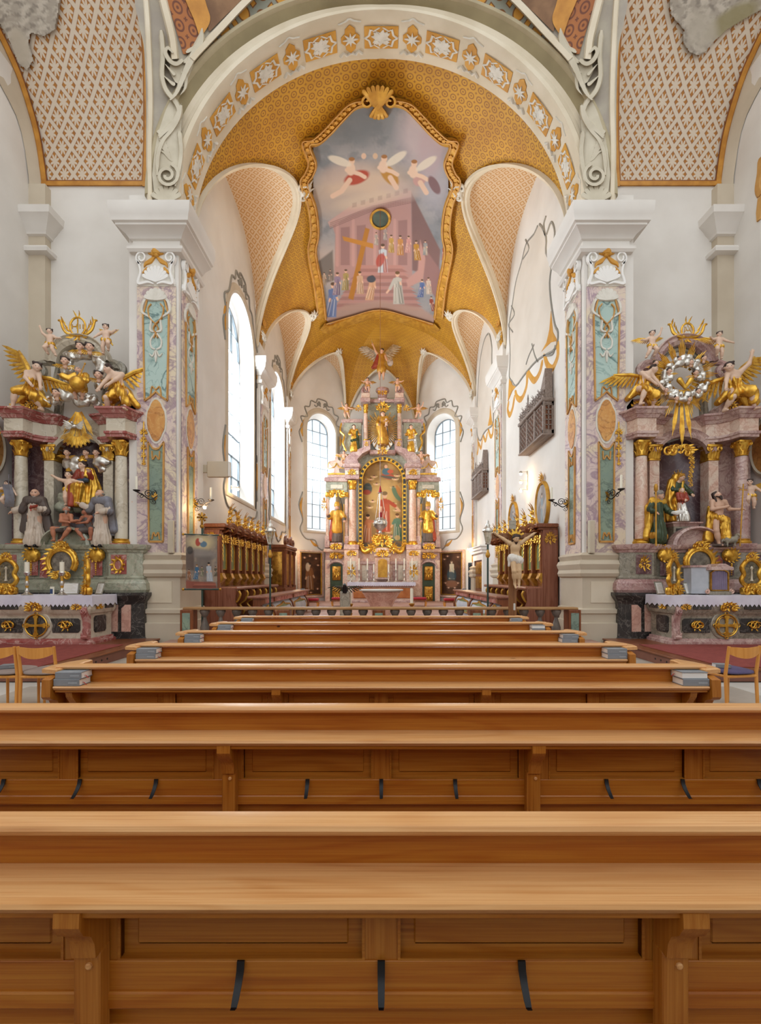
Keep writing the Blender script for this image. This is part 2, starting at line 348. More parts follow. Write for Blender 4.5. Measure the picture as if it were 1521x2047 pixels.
# ================================================================== STRUCTURE
Z0, VB, VA, AA = 9.83, 4.22, 4.6, 4.5          # springing height, rise, half-widths of vault and of chancel arch
YF, YB, YD, YE = 10.2, 11.1, 22.6, 25.3          # arch front, arch back, apse start, end wall
def arc(t, a=VA, z=Z0, b=VB): return (-a*math.cos(t), z+b*math.sin(t))
def mold(path, prof, closed=False, side=1):
    """Sweep a moulding [(out, z)...] along a plan path [(x, y)...] with mitred corners."""
    m = len(path); mb = MB(); rings = []
    for i, p in enumerate(path):
        p = Vector(p); q0 = Vector(path[i-1]) if (i > 0 or closed) else None; q1 = Vector(path[(i+1) % m]) if (i < m-1 or closed) else None
        d0 = (p-q0).normalized() if q0 is not None else (q1-p).normalized(); d1 = (q1-p).normalized() if q1 is not None else d0
        n0 = Vector((d0.y, -d0.x))*side; n1 = Vector((d1.y, -d1.x))*side; n = (n0+n1); n = n/max(0.3, n.dot(n0)) if n.length > 1e-6 else n0
        rings.append([(p.x+n.x*o, p.y+n.y*o, z) for o, z in prof])
    if closed: rings.append(rings[0])
    return mb.loft(rings, True, not closed)
def ribbon(pts, w):
    """outline of a stroke along 2-D pts with half widths w"""
    P = np.array(pts, float); m = len(P); L, R = [], []
    for i in range(m):
        t = P[min(i+1, m-1)]-P[max(i-1, 0)]; l = math.hypot(*t) or 1; n = np.array([-t[1], t[0]])/l; h = w[i] if hasattr(w, '__len__') else w
        L.append(P[i]+n*h); R.append(P[i]-n*h)
    return L, R
def stroke(mb, pts, w, fn, d=0.02, b=0.0):
    L, R = ribbon(pts, w); m = len(L); rings = []
    for l, r in zip(L, R): rings.append([fn(l[0], l[1], b), fn(r[0], r[1], b), fn(r[0]*0.8+l[0]*0.2, r[1]*0.8+l[1]*0.2, d), fn(l[0]*0.8+r[0]*0.2, l[1]*0.8+r[1]*0.2, d)])
    return mb.loft(rings, True, True)
def sst(mb, pts, w, fn, d=0.02):
    if hasattr(w, '__len__'): w = np.interp(np.linspace(0, 1, 5*(len(pts)-1)+1), np.linspace(0, 1, len(w)), w)
    return stroke(mb, spline(pts, 5), w, fn, d)
def spir(c, r, turns=1.6, a0=0.0, sgn=1, n=26, shrink=0.18):
    return [(c[0]+r*(1-(1-shrink)*k/n)*math.cos(a0+sgn*2*PI*turns*k/n), c[1]+r*(1-(1-shrink)*k/n)*math.sin(a0+sgn*2*PI*turns*k/n)) for k in range(n+1)]
def star_poly(cx, cy, rx, ry, n=8, inner=0.5, a0=0.0):
    return [(cx+rx*(1 if k % 2 == 0 else inner)*math.cos(a0+PI*k/n), cy+ry*(1 if k % 2 == 0 else inner)*math.sin(a0+PI*k/n)) for k in range(2*n)]
def fan(mb, c, r, a0, a1, n, fn, d=0.03, w=0.5):
    """shell: ribs fanning from c"""
    for k in range(n):
        a = lerp(a0, a1, k/(n-1)); d += .0012; hw = r*abs(a1-a0)/n*w; q = (c[0]+r*math.cos(a), c[1]+r*math.sin(a)); mid = (lerp(c[0], q[0], .6), lerp(c[1], q[1], .6))
        stroke(mb, [c, mid, (lerp(c[0], q[0], .92), lerp(c[1], q[1], .92)), q], [0.15*hw, hw, hw, hw*0.4], fn, d)
    return mb
# ---- ray / surface helpers: photograph pixels to points on the real surfaces
def vault_hit(px, py, a=VA-0.03, b=VB-0.03):
    kx, kz = (px-CX)/F, -(py-HY)/F; A = (kx/a)**2+(kz/b)**2; B = 2*kz*(EYE-Z0)/b**2; C = ((EYE-Z0)/b)**2-1
    Y = (-B+np.sqrt(np.maximum(B*B-4*A*C, 0)))/(2*A); return (kx*Y, Y, EYE+kz*Y)
RB, YBP, ZBP = 4.2, 11.5, 11.3
def barrel_hit(px, py):
    Y = 11.0
    for _ in range(40):
        Z = EYE-(py-HY)*Y/F; q = max(0.0, min(1.0, (Z-ZBP)/RB)); Y = 0.5*Y+0.5*(YBP-RB*(1-math.sqrt(1-q*q)))
    return ((px-CX)*Y/F, Y, EYE-(py-HY)*Y/F)
def cross_Y(x, z):
    r = math.hypot(x, z-Z0); return YF-0.02-0.45*max(0.0, r-4.6)**1.1
def cross_hit(px, py):
    Y = 10.0
    for _ in range(40):
        X = (px-CX)*Y/F; Z = EYE-(py-HY)*Y/F; Y = 0.5*Y+0.5*cross_Y(X, max(Z, Z0))
    return ((px-CX)*Y/F, Y, EYE-(py-HY)*Y/F)
def off(h, d): return (h[0]*(1-d/h[1]), h[1]-d, EYE+(h[2]-EYE)*(1-d/h[1]))
def mir(px, s): return px if s < 0 else 2*CX-px
def plate(mb, hit, poly, d=0.03, s=-1):
    return mb.prism([(mir(x, s), y) for x, y in poly], lambda u, v, e: off(hit(u, v), e), 0.0, d)
def rows(keys, n):
    """keys [(y, xl, xr)...] -> n interpolated rows"""
    K = spline(keys, max(2, n//(len(keys)-1))); return K
def patch(hit, keys, nx, ny, s=-1, uv=None, d=0.0):
    mb = MB(); P = []; UV = []
    for y, a, b in rows(keys, ny):
        b = min(b, CX)
        r = []
        for k in range(nx+1):
            p = off(hit(mir(lerp(a, b, k/nx), s), y), d); r.append(p); UV.append(uv(p) if uv else (p[0], p[2]))
        P.append(r)
    mb.grid(np.array(P)); mb.uv = UV; return mb
# ---- floor
S('floor', MB().box(-9.2, 9.2, -3, 11.6, -0.3, -0.012), M['joint'])
fl = bpy.data.objects['floor']
def tile(x0, x1, y0, y1, m, nm='floor_tile'):
    z = rnd.uniform(-0.003, 0.0); O(nm, MB().box(x0+.006, x1-.006, y0+.006, y1-.006, -0.05, z, 0.004), m, fl)
for s in (-1, 1):
    for j in range(16):
        for i in range(4):
            tile(s*(2.1+.44*i), s*(2.1+.44*(i+1)), 2.6+.46*j, 2.6+.46*(j+1), M['redstone' if (i+j+(s > 0)) % 2 else 'stone'])
    for j in range(6): tile(s*3.88, s*4.85, 2.6+1.25*j, 2.6+1.25*(j+1), M['palestone' if j % 2 else 'stone'], 'floor_slab')
for s in (-1, 1):
    for j in range(3):
        for i in range(3): tile(s*(4.85+1.25*i), s*(4.85+1.25*(i+1)), 2.6+1.33*j, 2.6+1.33*(j+1), M['stone' if (i+j) % 2 else 'palestone'], 'floor_slab')
for j in range(5): tile(-2.1+.84*j, -2.1+.84*(j+1), 0.6, 2.4, M['redstone'], 'floor_slab')
S('floor_chancel', MB().box(-4.6, 4.6, 9.0, 25.4, -0.3, 0.15, 0.02).box(-3.6, 3.6, 19.6, 25.2, 0.1, 0.3, 0.02), M['redstone'])
# ---- nave walls
for s, nm in ((-1, 'left'), (1, 'right')):
    S('wall_side_'+nm, MB().box(s*8.68, s*9.0, -2, 11.6, 0, 13.5), M['plaster'])
    S('wall_end_'+nm, MB().box(s*4.95, s*9.0, 11.5, 11.8, 0, 11.9), M['plaster'])
    # corner pilaster with its cornice
    S('trim_corner_'+nm, MB().box(s*8.27, s*8.7, 11.3, 11.52, 0, 11.2), M['beige'])
    pr = [(0, 9.0), (.05, 9.02), (.07, 9.1), (.22, 9.12), (.22, 9.22), (.02, 9.25)]
    pt = [(s*8.7, 11.3), (s*8.27, 11.3), (s*8.27, 11.55)]
    S('trim_corner_band_'+nm, mold(pt, [(0, 9.44), (.14, 9.46), (.16, 9.54), (.12, 9.6), (0, 9.62)], side=-s), M['plaster'])
    S('trim_corner_cornice_'+nm, mold(pt, [(0, 9.9), (.06, 9.92), (.08, 9.98), (.16, 10.06), (.18, 10.1), (.28, 10.22), (.32, 10.26), (.34, 10.42), (0, 10.42)], side=-s), M['plaster'])
# ---- piers of the chancel arch
def deco_panel(s, fn, parent, fine=True):
    """painted marbling of a pilaster; fn(u, z, d): u 0..1 across, d = relief"""
    def part(nm, poly, d0, d1, m): return O(nm, MB().prism(poly, fn, d0, d1), m, parent)
    part('marbled_shaft', [(0, 2.06), (1, 2.06), (1, 7.95), (0, 7.95)], 0, .02, M['pink'])
    up = [(.17, 7.3), (.3, 7.72), (.7, 7.72), (.83, 7.3), (.79, 5.42), (.65, 5.5), (.5, 5.62), (.35, 5.5), (.21, 5.42)]
    lo = [(.3, 4.5), (.42, 4.36), (.5, 4.34), (.58, 4.36), (.7, 4.5), (.68, 2.3), (.32, 2.3)]
    ov = [(.5+.23*math.cos(a)*(1 if abs(math.sin(a)) < .5 else .86), 4.98+.46*math.sin(a)) for a in np.linspace(0, 2*PI, 28, False)]
    part('upper_field', up, .02, .03, M['teal']); part('lower_field', lo, .02, .03, M['tealdark'])
    part('medallion_border', [(.5+(x-.5)*1.2, 4.98+(z-4.98)*1.12) for x, z in ov], .02, .03, M['relief']); part('medallion', ov, .03, .045, M['orangemarble'])
    mb = MB()
    for poly in (up, lo):
        P = poly+[poly[0], poly[1]]; P = [(x, z) for x, z in P]; wz = .035
        for a, b in zip(poly, poly[1:]+poly[:1]):
            k = .019
            if abs(a[0]-b[0]) > abs(a[1]-b[1])*.5: q = [(a[0], a[1]-.022), (b[0], b[1]-.022), (b[0], b[1]+.022), (a[0], a[1]+.022)]
            else: q = [(a[0]-k, a[1]), (a[0]+k, a[1]), (b[0]+k, b[1]), (b[0]-k, b[1])]
            mb.prism(q, fn, .02, .055)
    sst(mb, [(.36, 5.5), (.4, 5.72), (.5, 5.66), (.6, 5.72), (.64, 5.5)], .02, fn, .06)
    sst(mb, [(.4, 4.3), (.42, 4.12), (.5, 4.2), (.58, 4.12), (.6, 4.3)], .02, fn, .06); sst(mb, [(.4, 2.35), (.44, 2.5), (.5, 2.42), (.56, 2.5), (.6, 2.35)], .02, fn, .06)
    O('gilt_border', mb, M['frameochre'], parent)
    mb = MB()
    fan(mb, (.5, 7.62), .30, math.radians(20), math.radians(160), 7, lambda u, v, d: fn(.5+(u-.5)*1.0, 7.62+(v-7.62)*.9, d), .07, .8)
    for q in (-1, 1):
        sst(mb, [(.5+q*a, z) for a, z in ((.10, 7.75), (.3, 7.62), (.36, 7.4), (.24, 7.3), (.12, 7.22), (.14, 6.98), (.02, 6.93))], [.02, .045, .045, .03, .03, .04, .02], fn, .06+.003*q)
        sst(mb, [(.5+q*a, z) for a, z in ((.03, 6.9), (.14, 6.75), (.12, 6.6), (.02, 6.55))], .028, fn, .05+.003*q)
        sst(mb, [(.5+q*.02, 6.52), (.5+q*.09, 6.40), (.5+q*.17, 6.46)], [.015, .03, .01], fn, .055+.003*q)
    sst(mb, [(.5, 6.52), (.5, 6.38), (.5, 6.26)], [.02, .05, .008], fn, .06)
    O('strapwork', mb, M['relief'], parent)
    mb = MB()
    for q in (-1, 1): sst(mb, [(.5+q*a, z) for a, z in ((.12, 7.55), (.2, 7.45), (.16, 7.25), (.0, 7.1), (-.06, 7.0), (.0, 6.9), (.05, 6.8))], .02, fn, .065+.004*q)
    O('gilt_interlace', mb, M['frameochre'], parent)
    # painted capital
    part('capital_ground', [(0.0, 7.95), (1, 7.95), (.96, 8.1), (.96, 8.74), (.04, 8.74), (.04, 8.1)], 0, .03, M['relief'])
    mb = MB()
    for q in (-1, 1):
        stroke(mb, [(x, z) for x, z in [(.5+q*(.36+.13*math.cos(a)*(1-.09*a)), 8.56+.13*math.sin(a)*(1-.09*a)) for a in np.linspace(-1.5, 7, 22)]], .028, fn, .08)
        sst(mb, [(.5+q*a, z) for a, z in ((.45, 8.5), (.38, 8.25), (.44, 8.0), (.2, 8.02), (.04, 7.98))], [.03, .04, .05, .04, .02], fn, .08)
    fan(mb, (.5, 8.02), .36, math.radians(25), math.radians(155), 9, fn, .075, .7)
    O('capital_volutes', mb, M['white'], parent)
    mb = MB()
    for q in (-1, 1):
        sst(mb, [(.5+q*a, z) for a, z in ((.02, 8.6), (.14, 8.5), (.26, 8.44), (.3, 8.36))], [.03, .07, .05, .01], fn, .06)
        sst(mb, [(.5+q*a, z) for a, z in ((.06, 8.64), (.16, 8.68), (.26, 8.72))], [.03, .05, .02], fn, .06)
        sst(mb, [(.5+q*a, z) for a, z in ((.2, 8.34), (.28, 8.28), (.34, 8.22))], [.05, .05, .01], fn, .06)
    O('gilt_leaves', mb, M['ochre'], parent)
    r = MB(); p = fn(.5, 8.68, .06); r.ball(p, .085, 10, 6)
    for k in range(5):
        a = k*2*PI/5; r.ball(fn(.5+.07*math.cos(a), 8.68+.065*math.sin(a), .06), .055, 8, 5)
    O('gilt_rose', r, M['ochre'], parent)
CORN = [(0, 8.66), (.1, 8.67), (.14, 8.72), (.14, 8.78), (.05, 8.8), (.05, 8.94), (.1, 8.96), (.15, 9.03), (.26, 9.1), (.3, 9.12), (.3, 9.16), (.35, 9.18), (.37, 9.3), (.40, 9.36), (.41, 9.56), (0, 9.56)]
PLINTH = [(0, 0), (.17, 0), (.17, .5), (.1, .52), (.1, .7), (.14, .72), (.14, .8), (.06, .83), (.06, 1.5), (.12, 1.53), (.15, 1.6), (.12, 1.68), (.14, 1.72), (.17, 1.8), (.13, 1.88), (.08, 1.9), (.13, 2.0), (.04, 2.06), (0, 2.06)]
for s, nm in ((-1, 'left'), (1, 'right')):
    pier = S('wall_pier_'+nm, MB().box(s*4.5, s*5.6, YF, 11.6, 0, 10.0), M['plaster'])
    pt = [(s*5.44, 11.45), (s*5.44, YF), (s*4.5, YF), (s*4.5, 11.35)]
    O('cornice', mold(pt, CORN, side=-s), M['plaster'], pier)
    O('plinth', mold(pt, PLINTH, side=-s), M['beige'], pier)
    O('plinth_panel', MB().prism([(s*4.62, .95), (s*5.28, .95), (s*5.28, 1.42), (s*4.62, 1.42)], XZ(YF-.06), -.015, 0), M['cream'], pier)
    deco_panel(s, lambda u, z, d, s=s: (s*(5.41-.86*u), YF-.01-d, z), pier)
    deco_panel(s, lambda u, z, d, s=s: (s*(4.5-.01-d), YF+.12+.85*u, z), pier)
    # ---- chancel pilasters
    for k, (ya, yb) in enumerate(((16.95, 18.15), (22.0, 22.62))):
        pl = S('wall_pilaster_%s_%d' % (nm, k+1), MB().box(s*4.48, s*4.75, ya, yb, 0, 10.2), M['plaster'])
        pp = [(s*4.62, ya), (s*4.48, ya), (s*4.48, yb), (s*4.62, yb)]
        O('cornice', mold(pp, [(o*.75, z) for o, z in CORN], side=-s), M['plaster'], pl)
        O('plinth', mold(pp, PLINTH, side=-s), M['beige'], pl)
        deco_panel(s, lambda u, z, d, s=s, ya=ya, yb=yb: (s*(4.47-d), ya+.08+(yb-ya-.16)*u, z), pl)
# ---- chancel arch: soffit with gilded panels, archivolt
NT_ = 64
sof = MB().grid([[(*[arc(t, AA)[0]], y, arc(t, AA)[1]) for y in (YF, YF+.45, YB)] for t in np.linspace(0, PI, NT_)])
for o in (S('ceiling_arch_soffit', sof, M['cream']),): arch = o
def sof_fn(t, y, d):   # t along the arch (radians), y depth, d relief towards the axis
    x, z = arc(t, AA-d, Z0, VB-d); return (x, y, z)
seq = []; t = 0.06; big, small = 0.165, 0.085
N = 9
tot = PI-2*0.07; unit = tot/(N*1.0+(N+1)*0.58); t = 0.07
for k in range(2*N+1):
    w = unit*(0.58 if k % 2 == 0 else 1.0); tm = t+w/2; h = w/2*0.86; y0, y1 = YF+.23, YF+.66; ym = (y0+y1)/2; t += w
    if k % 2:
        o1 = [(tm-h, y0), (tm+h, y0), (tm+h, y1), (tm-h, y1)]
        O('gilded_panel', MB().prism(o1, sof_fn, .004, .02), M['ochre'], arch)
        mb = MB().prism(star_poly(tm, ym, h*.62, .17, 8, .62, .2), sof_fn, .02, .045)
        for a in range(4): mb.prism([(tm+h*.5*math.cos(b+a*PI/2)*(1 if c else .15), ym+.15*math.sin(b+a*PI/2)*(1 if c else .15)) for b, c in ((-.25, 1), (0, 0), (.25, 1))] if False else star_poly(tm+h*.42*math.cos(a*PI/2+.78), ym+.11*math.sin(a*PI/2+.78), h*.2, .055, 5, .6), sof_fn, .02, .055)
        O('rosette', mb, M['relief'], arch)
        mb = MB()
        for qa in (-1, 1):
            for qy in (-1, 1): stroke(mb, [(tm+qa*h*.1, ym+qy*.2), (tm+qa*h*.45, ym+qy*.13), (tm+qa*h*.62, ym+qy*.17), (tm+qa*h*.72, ym+qy*.05), (tm+qa*h*.95, ym)], .008, sof_fn, .045)
        O('strapwork', mb, M['relief'], arch)
    else:
        o1 = [(tm, y0-.06), (tm+h*.5, y0+.02), (tm+h*.55, y0+.1), (tm+h*.95, ym-.05), (tm+h*.95, ym+.05), (tm+h*.55, y1-.1), (tm+h*.5, y1-.02), (tm, y1+.06), (tm-h*.5, y1-.02), (tm-h*.55, y1-.1), (tm-h*.95, ym+.05), (tm-h*.95, ym-.05), (tm-h*.55, y0+.1), (tm-h*.5, y0+.02)]
        O('gilded_panel', MB().prism(o1, sof_fn, .004, .02), M['ochre'], arch)
        O('star', MB().prism(star_poly(tm, ym, h*.8, .14, 8, .38), sof_fn, .02, .045), M['relief'], arch)
        mb = MB()
        for qa in (-1, 1):
            stroke(mb, [(tm+qa*h*1.1, y1+.1), (tm+qa*h*.8, y1+.03), (tm+qa*h*.5, y1+.1), (tm, y1+.06)], .010, sof_fn, .05)
            stroke(mb, [(tm+qa*h*1.1, y0-.1), (tm+qa*h*.4, y0-.13), (tm, y0-.18)], .007, sof_fn, .03)
        O('strapwork', mb, M['relief'], arch)
AV = [(-.02, 0), (.0, -.06), (.10, -.07), (.16, -.02), (.26, .0), (.36, -.03), (.44, -.12), (.50, -.2), (.56, -.24), (.62, -.2), (.66, -.1), (.66, .2), (0, .2)]
ths = np.linspace(0.0, PI, 73)
def ak(t): return .40+.60*abs(math.cos(t))   # the archivolt narrows towards the crown
def arch_sweep(prof, a=AA, b=VB, y=YF): return MB().loft([[(-(a+r*ak(t))*math.cos(t), y+d, Z0+(b+r*ak(t))*math.sin(t)) for r, d in prof] for t in ths], True, True)
S('trim_archivolt', arch_sweep(AV[:6]+[(.36, .2), (0, .2)]), M['cream'])
S('trim_archivolt_cove', arch_sweep([(.36, .1), (.36, -.03), (.44, -.12), (.50, -.17), (.52, .1)]), M['olive'])
S('trim_archivolt_roll', arch_sweep([(.50, .1), (.50, -.18), (.53, -.24), (.58, -.26), (.63, -.24), (.66, -.18), (.66, .1)]), M['roll'])
# ---- crossing vault pieces (both sides): coffered pendentive, rib, rust field, gilt frame, fresco
for s, nm in ((-1, 'left'), (1, 'right')):
    S('ceiling_crossing_'+nm, patch(cross_hit, [(405, 293, 352), (300, 292, 350), (200, 292, 365), (100, 288, 424), (60, 280, 496), (30, 274, 580), (10, 270, 660), (-5, 268, 758), (-140, 240, 772)], 20, 40, s), M['greyflat'])
    S('ceiling_dot_field_'+nm, patch(cross_hit, [(128, 392, 402), (90, 415, 455), (50, 448, 535), (26, 470, 600), (8, 485, 695), (-8, 500, 768), (-130, 600, 770)], 20, 40, s, d=.02), M['dots'])
    S('ceiling_rust_field_'+nm, patch(cross_hit, [(108, 366, 376), (80, 358, 397), (40, 346, 396), (0, 334, 378), (-120, 300, 330)], 10, 20, s, d=.02), M['rustrings'])
    S('trim_gilt_frame_'+nm, patch(cross_hit, [(72, 398, 404), (40, 388, 420), (0, 371, 410), (-120, 325, 378)], 6, 16, s, d=.04), M['frameorange'])
    S('ceiling_fresco_corner_'+nm, patch(cross_hit, [(62, 417, 420), (30, 412, 452), (0, 408, 482), (-120, 378, 590)], 8, 16, s, d=.03), plain('fresco_corner_'+nm, '#8d6a4c', 0.8, 0, '#6f5038', 2.5))
    mb = MB()
    def hp(u, v, d, s=s): return off(cross_hit(mir(u, s), v), d)
    stroke(mb, spline([(384, 118), (400, 100), (440, 58), (490, 5), (560, -60), (640, -130)], 5), [9]*26, hp, .16)
    stroke(mb, spline([(349, 118), (345, 80), (336, 40), (326, 0), (300, -110)], 5), [9]*21, hp, .12)
    stroke(mb, spline([(300, 400), (299, 300), (301, 200), (298, 100), (292, 0), (280, -110)], 5), [6]*26, hp, .05)
    S('trim_rib_'+nm, mb, M['cream'])
    # stucco acanthus and volute above the cornice
    mb = MB()
    stroke(mb, spline([(366, 120), (352, 128), (338, 120), (330, 104), (336, 96), (346, 106)], 5), [4, 5, 6, 6, 6, 6, 6, 6, 6, 6, 6, 6, 6, 6, 6, 6, 6, 6, 5, 5, 5, 4, 4, 3, 3, 2], hp, .14)
    stroke(mb, spline([(404, 56), (400, 84), (386, 112), (372, 140), (362, 165), (352, 186), (340, 200)], 5), [1, 3, 5, 7, 9, 10, 11, 11, 11, 11, 11, 10, 10, 10, 9, 9, 8, 8, 8, 7, 7, 7, 6, 6, 6, 5, 5, 4, 4, 3, 2], hp, .15)
    for (a, b, w) in (((372, 105), (398, 72), 5), ((366, 125), (392, 100), 5), ((362, 145), (384, 128), 4), ((350, 150), (330, 128), 5), ((350, 170), (326, 150), 5), ((372, 150), (360, 190), 5)):
        stroke(mb, spline([a, ((a[0]+b[0])/2+4, (a[1]+b[1])/2+5), b], 4), [2, w, w, w*.9, w*.8, w*.6, w*.5, w*.3, .6], hp, .12)
    stroke(mb, spline([(322, 60), (326, 110), (324, 150), (332, 180), (352, 206), (358, 230), (344, 258), (326, 280), (316, 310), (314, 350)], 4), [3]+[6]*34+[3, 2], hp, .12)
    stroke(mb, spline([(362, 210), (352, 240), (330, 262), (318, 276)], 4), [3, 6, 8, 9, 9, 8, 8, 7, 6, 5, 4, 3, 2], hp, .12)
    stroke(mb, [(x, y) for x, y in spir((334, 350), 24, 1.7, -1.2, 1)], [5]*27, hp, .16)
    stroke(mb, spline([(358, 262), (362, 300), (358, 335), (350, 372)], 5), [3]+[6]*13+[4, 2], hp, .14)
    for k in range(6): stroke(mb, spline([(344-k*3, 322-k*9), (330-k*3, 306-k*9), (318, 300-k*7)], 3), [2, 5, 5, 4, 3, 2, 1], hp, .10)
    plate(mb, lambda u, v: cross_hit(u, v), [(310, 402), (304, 350), (309, 300), (317, 262), (329, 226), (343, 192), (356, 200), (363, 240), (360, 290), (366, 335), (358, 375), (352, 402)], .05, s)
    plate(mb, lambda u, v: cross_hit(u, v), [(404, 58), (403, 90), (391, 118), (379, 150), (366, 174), (350, 164), (338, 142), (342, 122), (366, 122), (388, 98)], .08, s)
    fan(mb, (332, 404), 34, math.radians(-150), math.radians(-30), 7, hp, .1, .7)
    S('trim_stucco_volute_'+nm, mb, M['greystucco'])
    # painted lozenge panel over the side chapel (curving towards the nave) with ochre frame
    LE = [(372, 85), (330, 80), (270, 70), (210, 54), (150, 34), (100, 12), (60, -8), (0, -42), (-110, -110)]; RE = [(372, 294), (330, 296), (270, 298), (210, 298), (150, 297), (100, 295), (60, 292), (0, 288), (-110, 278)]
    K = [(y, a, b) for (y, a), (_, b) in zip(LE, RE)]
    uvb = lambda p: (p[0], .74*RB*math.asin(max(-1, min(1, (p[2]-ZBP)/RB))))
    S('ceiling_lozenge_panel_'+nm, patch(barrel_hit, [(min(y, 371), a, b) for y, a, b in K], 14, 40, s, uvb), M['starpanel'])
    mb = MB()
    def bp(u, v, d, s=s): return off(barrel_hit(mir(u, s), v), d)
    stroke(mb, [(a+4, y) for y, a in [(q[1], q[0]) for q in [(y, a) for y, a in LE]]] if False else spline([(a+4, y) for y, a in LE], 4), [7]*33, bp, .05)
    stroke(mb, spline([(b-5, y) for y, b in RE], 4), [7]*33, bp, .05); stroke(mb, [(82, 366), (190, 366), (298, 366)], [6.5]*3, bp, .05)
    S('trim_ochre_frame_'+nm, mb, M['frameorange'])
    mb = MB(); stroke(mb, spline([(a+10, y) for y, a in LE], 4), [1.3]*33, bp, .04); stroke(mb, spline([(b-10, y) for y, b in RE], 4), [1.3]*33, bp, .04); stroke(mb, [(93, 361), (190, 361), (287, 361)], [1.3]*3, bp, .04)
    S('trim_brown_line_'+nm, mb, M['walnut'])
    # strip between panel and side wall, and the plain wall strip above the end wall
    SE = [(405, 60), (350, 57), (300, 50), (264, 43), (230, 32), (199, 17), (164, -2), (110, -36), (0, -100)]
    mb = MB(); P = []
    for (y1, x1), (y2, x2) in zip(LE, SE):
        a = Vector(barrel_hit(mir(x1, s), y1)); Y = 8.66*F/(CX-x2); b = Vector((s*8.66, Y, EYE-(y2-HY)*Y/F)); P.append([tuple(a.lerp(b, q)) for q in (0, .5, 1)])
    mb.grid(P); S('ceiling_side_strip_'+nm, mb, M['beige'])
# ---- vault of the chancel with lunettes
BAYS = [(11.15, 16.95, 3.5), (17.55, 22.45, 3.05)]
def lun(v, rise): return rise*math.sqrt(max(0.0, 1-v*v))
def bay_z(y):
    for y0, y1, r in BAYS:
        if y0 < y < y1: return lun((2*y-y0-y1)/(y1-y0), r)
    return 0.0
ys = [YB]
for y0, y1, r in BAYS: ys += [y0-.001]+[(y0+y1)/2-(y1-y0)/2*math.cos(PI*k/36) for k in range(37)]+[y1+.001]
ys += [YD]; ys = sorted(set(round(y, 4) for y in ys if y >= YB))
G = []; UVv = []
for y in ys:
    t0 = math.asin(min(1, bay_z(y)/VB)); r = []
    for t in np.linspace(t0, PI-t0, 41):
        x, z = arc(t); r.append((x, y, z)); UVv.append((y, 4.4*t))
    G.append(r)
mb = MB().grid(G); mb.uv = UVv; S('ceiling_chancel_vault', mb, M['vault'])
# apse vault: three sides of an octagon
CORN3 = [(4.6, YD), (1.9, YE), (-1.9, YE), (-4.6, YD)]
def apse_pt(side, q, el):   # q 0..1 along the wall, el elevation angle
    a, b = CORN3[side], CORN3[side+1]; x, y = lerp(a[0], b[0], q), lerp(a[1], b[1], q)
    c = math.cos(el)**0.85 if math.cos(el) > 0 else 0; return (x*c, YD+(y-YD)*c, Z0+VB*math.sin(el))
G = []; UVv = []
for side in range(3):
    for k in range(33):
        q = 0.5-0.5*math.cos(PI*k/32); t0 = math.asin(lun(2*q-1, 3.2 if side != 1 else 2.9)/VB)
        r = [apse_pt(side, q, t) for t in np.linspace(t0, PI/2, 26)]; G.append(r); UVv += [((side+q)*3.2, 4.4*t) for t in np.linspace(t0, PI/2, 26)]
mb = MB().grid(G); mb.uv = UVv; S('ceiling_apse_vault', mb, M['vault'])
ORN = []      # stucco ornaments: (position, direction)
def lunette(name, wallfn, boundfn, n=48):
    """wallfn(v) and boundfn(v): 3-D curves, v in -1..1; ruled, slightly bulging surface + white rib"""
    vs = [-math.cos(PI*k/n) for k in range(n+1)]; G = []; UVv = []
    for v in vs:
        a, b = Vector(wallfn(v)), Vector(boundfn(v)); r = []
        for q in np.linspace(0, 1, 13):
            p = a.lerp(b, q); p.z += 0.12*math.sin(PI*q)*(1-v*v); r.append(tuple(p)); UVv.append((v*(b-a).length*0+ (a-Vector(wallfn(0))).length*(1 if v > 0 else -1), q*max(1e-3, (b-a).length)))
        G.append(r)
    mb = MB().grid(G); mb.uv = UVv; lu = S(name, mb, M['lunette'])
    C = [Vector(boundfn(v)) for v in vs]; rings = []; rings2 = []
    for i, p in enumerate(C):
        t = (C[min(i+1, n)]-C[max(i-1, 0)]).normalized(); inward = (Vector(wallfn(vs[i]))-p); inward = (inward-t*inward.dot(t))
        inward = inward.normalized() if inward.length > 1e-4 else Vector((0, 0, -1)); nn = t.cross(inward).normalized()
        if nn.z > 0: nn = -nn
        rings.append([tuple(p+inward*a+nn*b) for a, b in ((-.11, 0), (-.11, .06), (-.05, .09), (.0, .06), (.06, .09), (.16, .06), (.16, 0))])
    O('rib', MB().loft(rings, True, True), M['cream'], lu)
    return lu
def wall_arch(v, rise): return rise*max(0.0, 1-abs(v)**2.6)**(1/2.6)
LUN = {}
for s, nm in ((-1, 'left'), (1, 'right')):
    for k, (y0, y1, r) in enumerate(BAYS):
        f = lambda v, y0=y0, y1=y1, s=s, r=r: (s*VA, (y0+y1)/2+v*(y1-y0)/2, Z0+wall_arch(v, r+.05))
        def g(v, y0=y0, y1=y1, s=s, r=r):
            t = math.asin(lun(v, r)/VB); x, z = arc(t); return (-s*x, (y0+y1)/2+v*(y1-y0)/2, z)
        LUN[(nm, k)] = lunette('ceiling_lunette_%s_%d' % (nm, k+1), f, g)
for side, nm in ((0, 'right_apse'), (1, 'end'), (2, 'left_apse')):
    a, b = CORN3[side], CORN3[side+1]; r = 3.2 if side != 1 else 2.9
    f = lambda v, a=a, b=b, r=r: (lerp(a[0], b[0], (v+1)/2), lerp(a[1], b[1], (v+1)/2), Z0+wall_arch(v, r+.05))
    g = lambda v, side=side, r=r: apse_pt(side, (v+1)/2, math.asin(lun(v, r)/VB))
    LUN[nm] = lunette('ceiling_lunette_'+nm, f, g, 36)
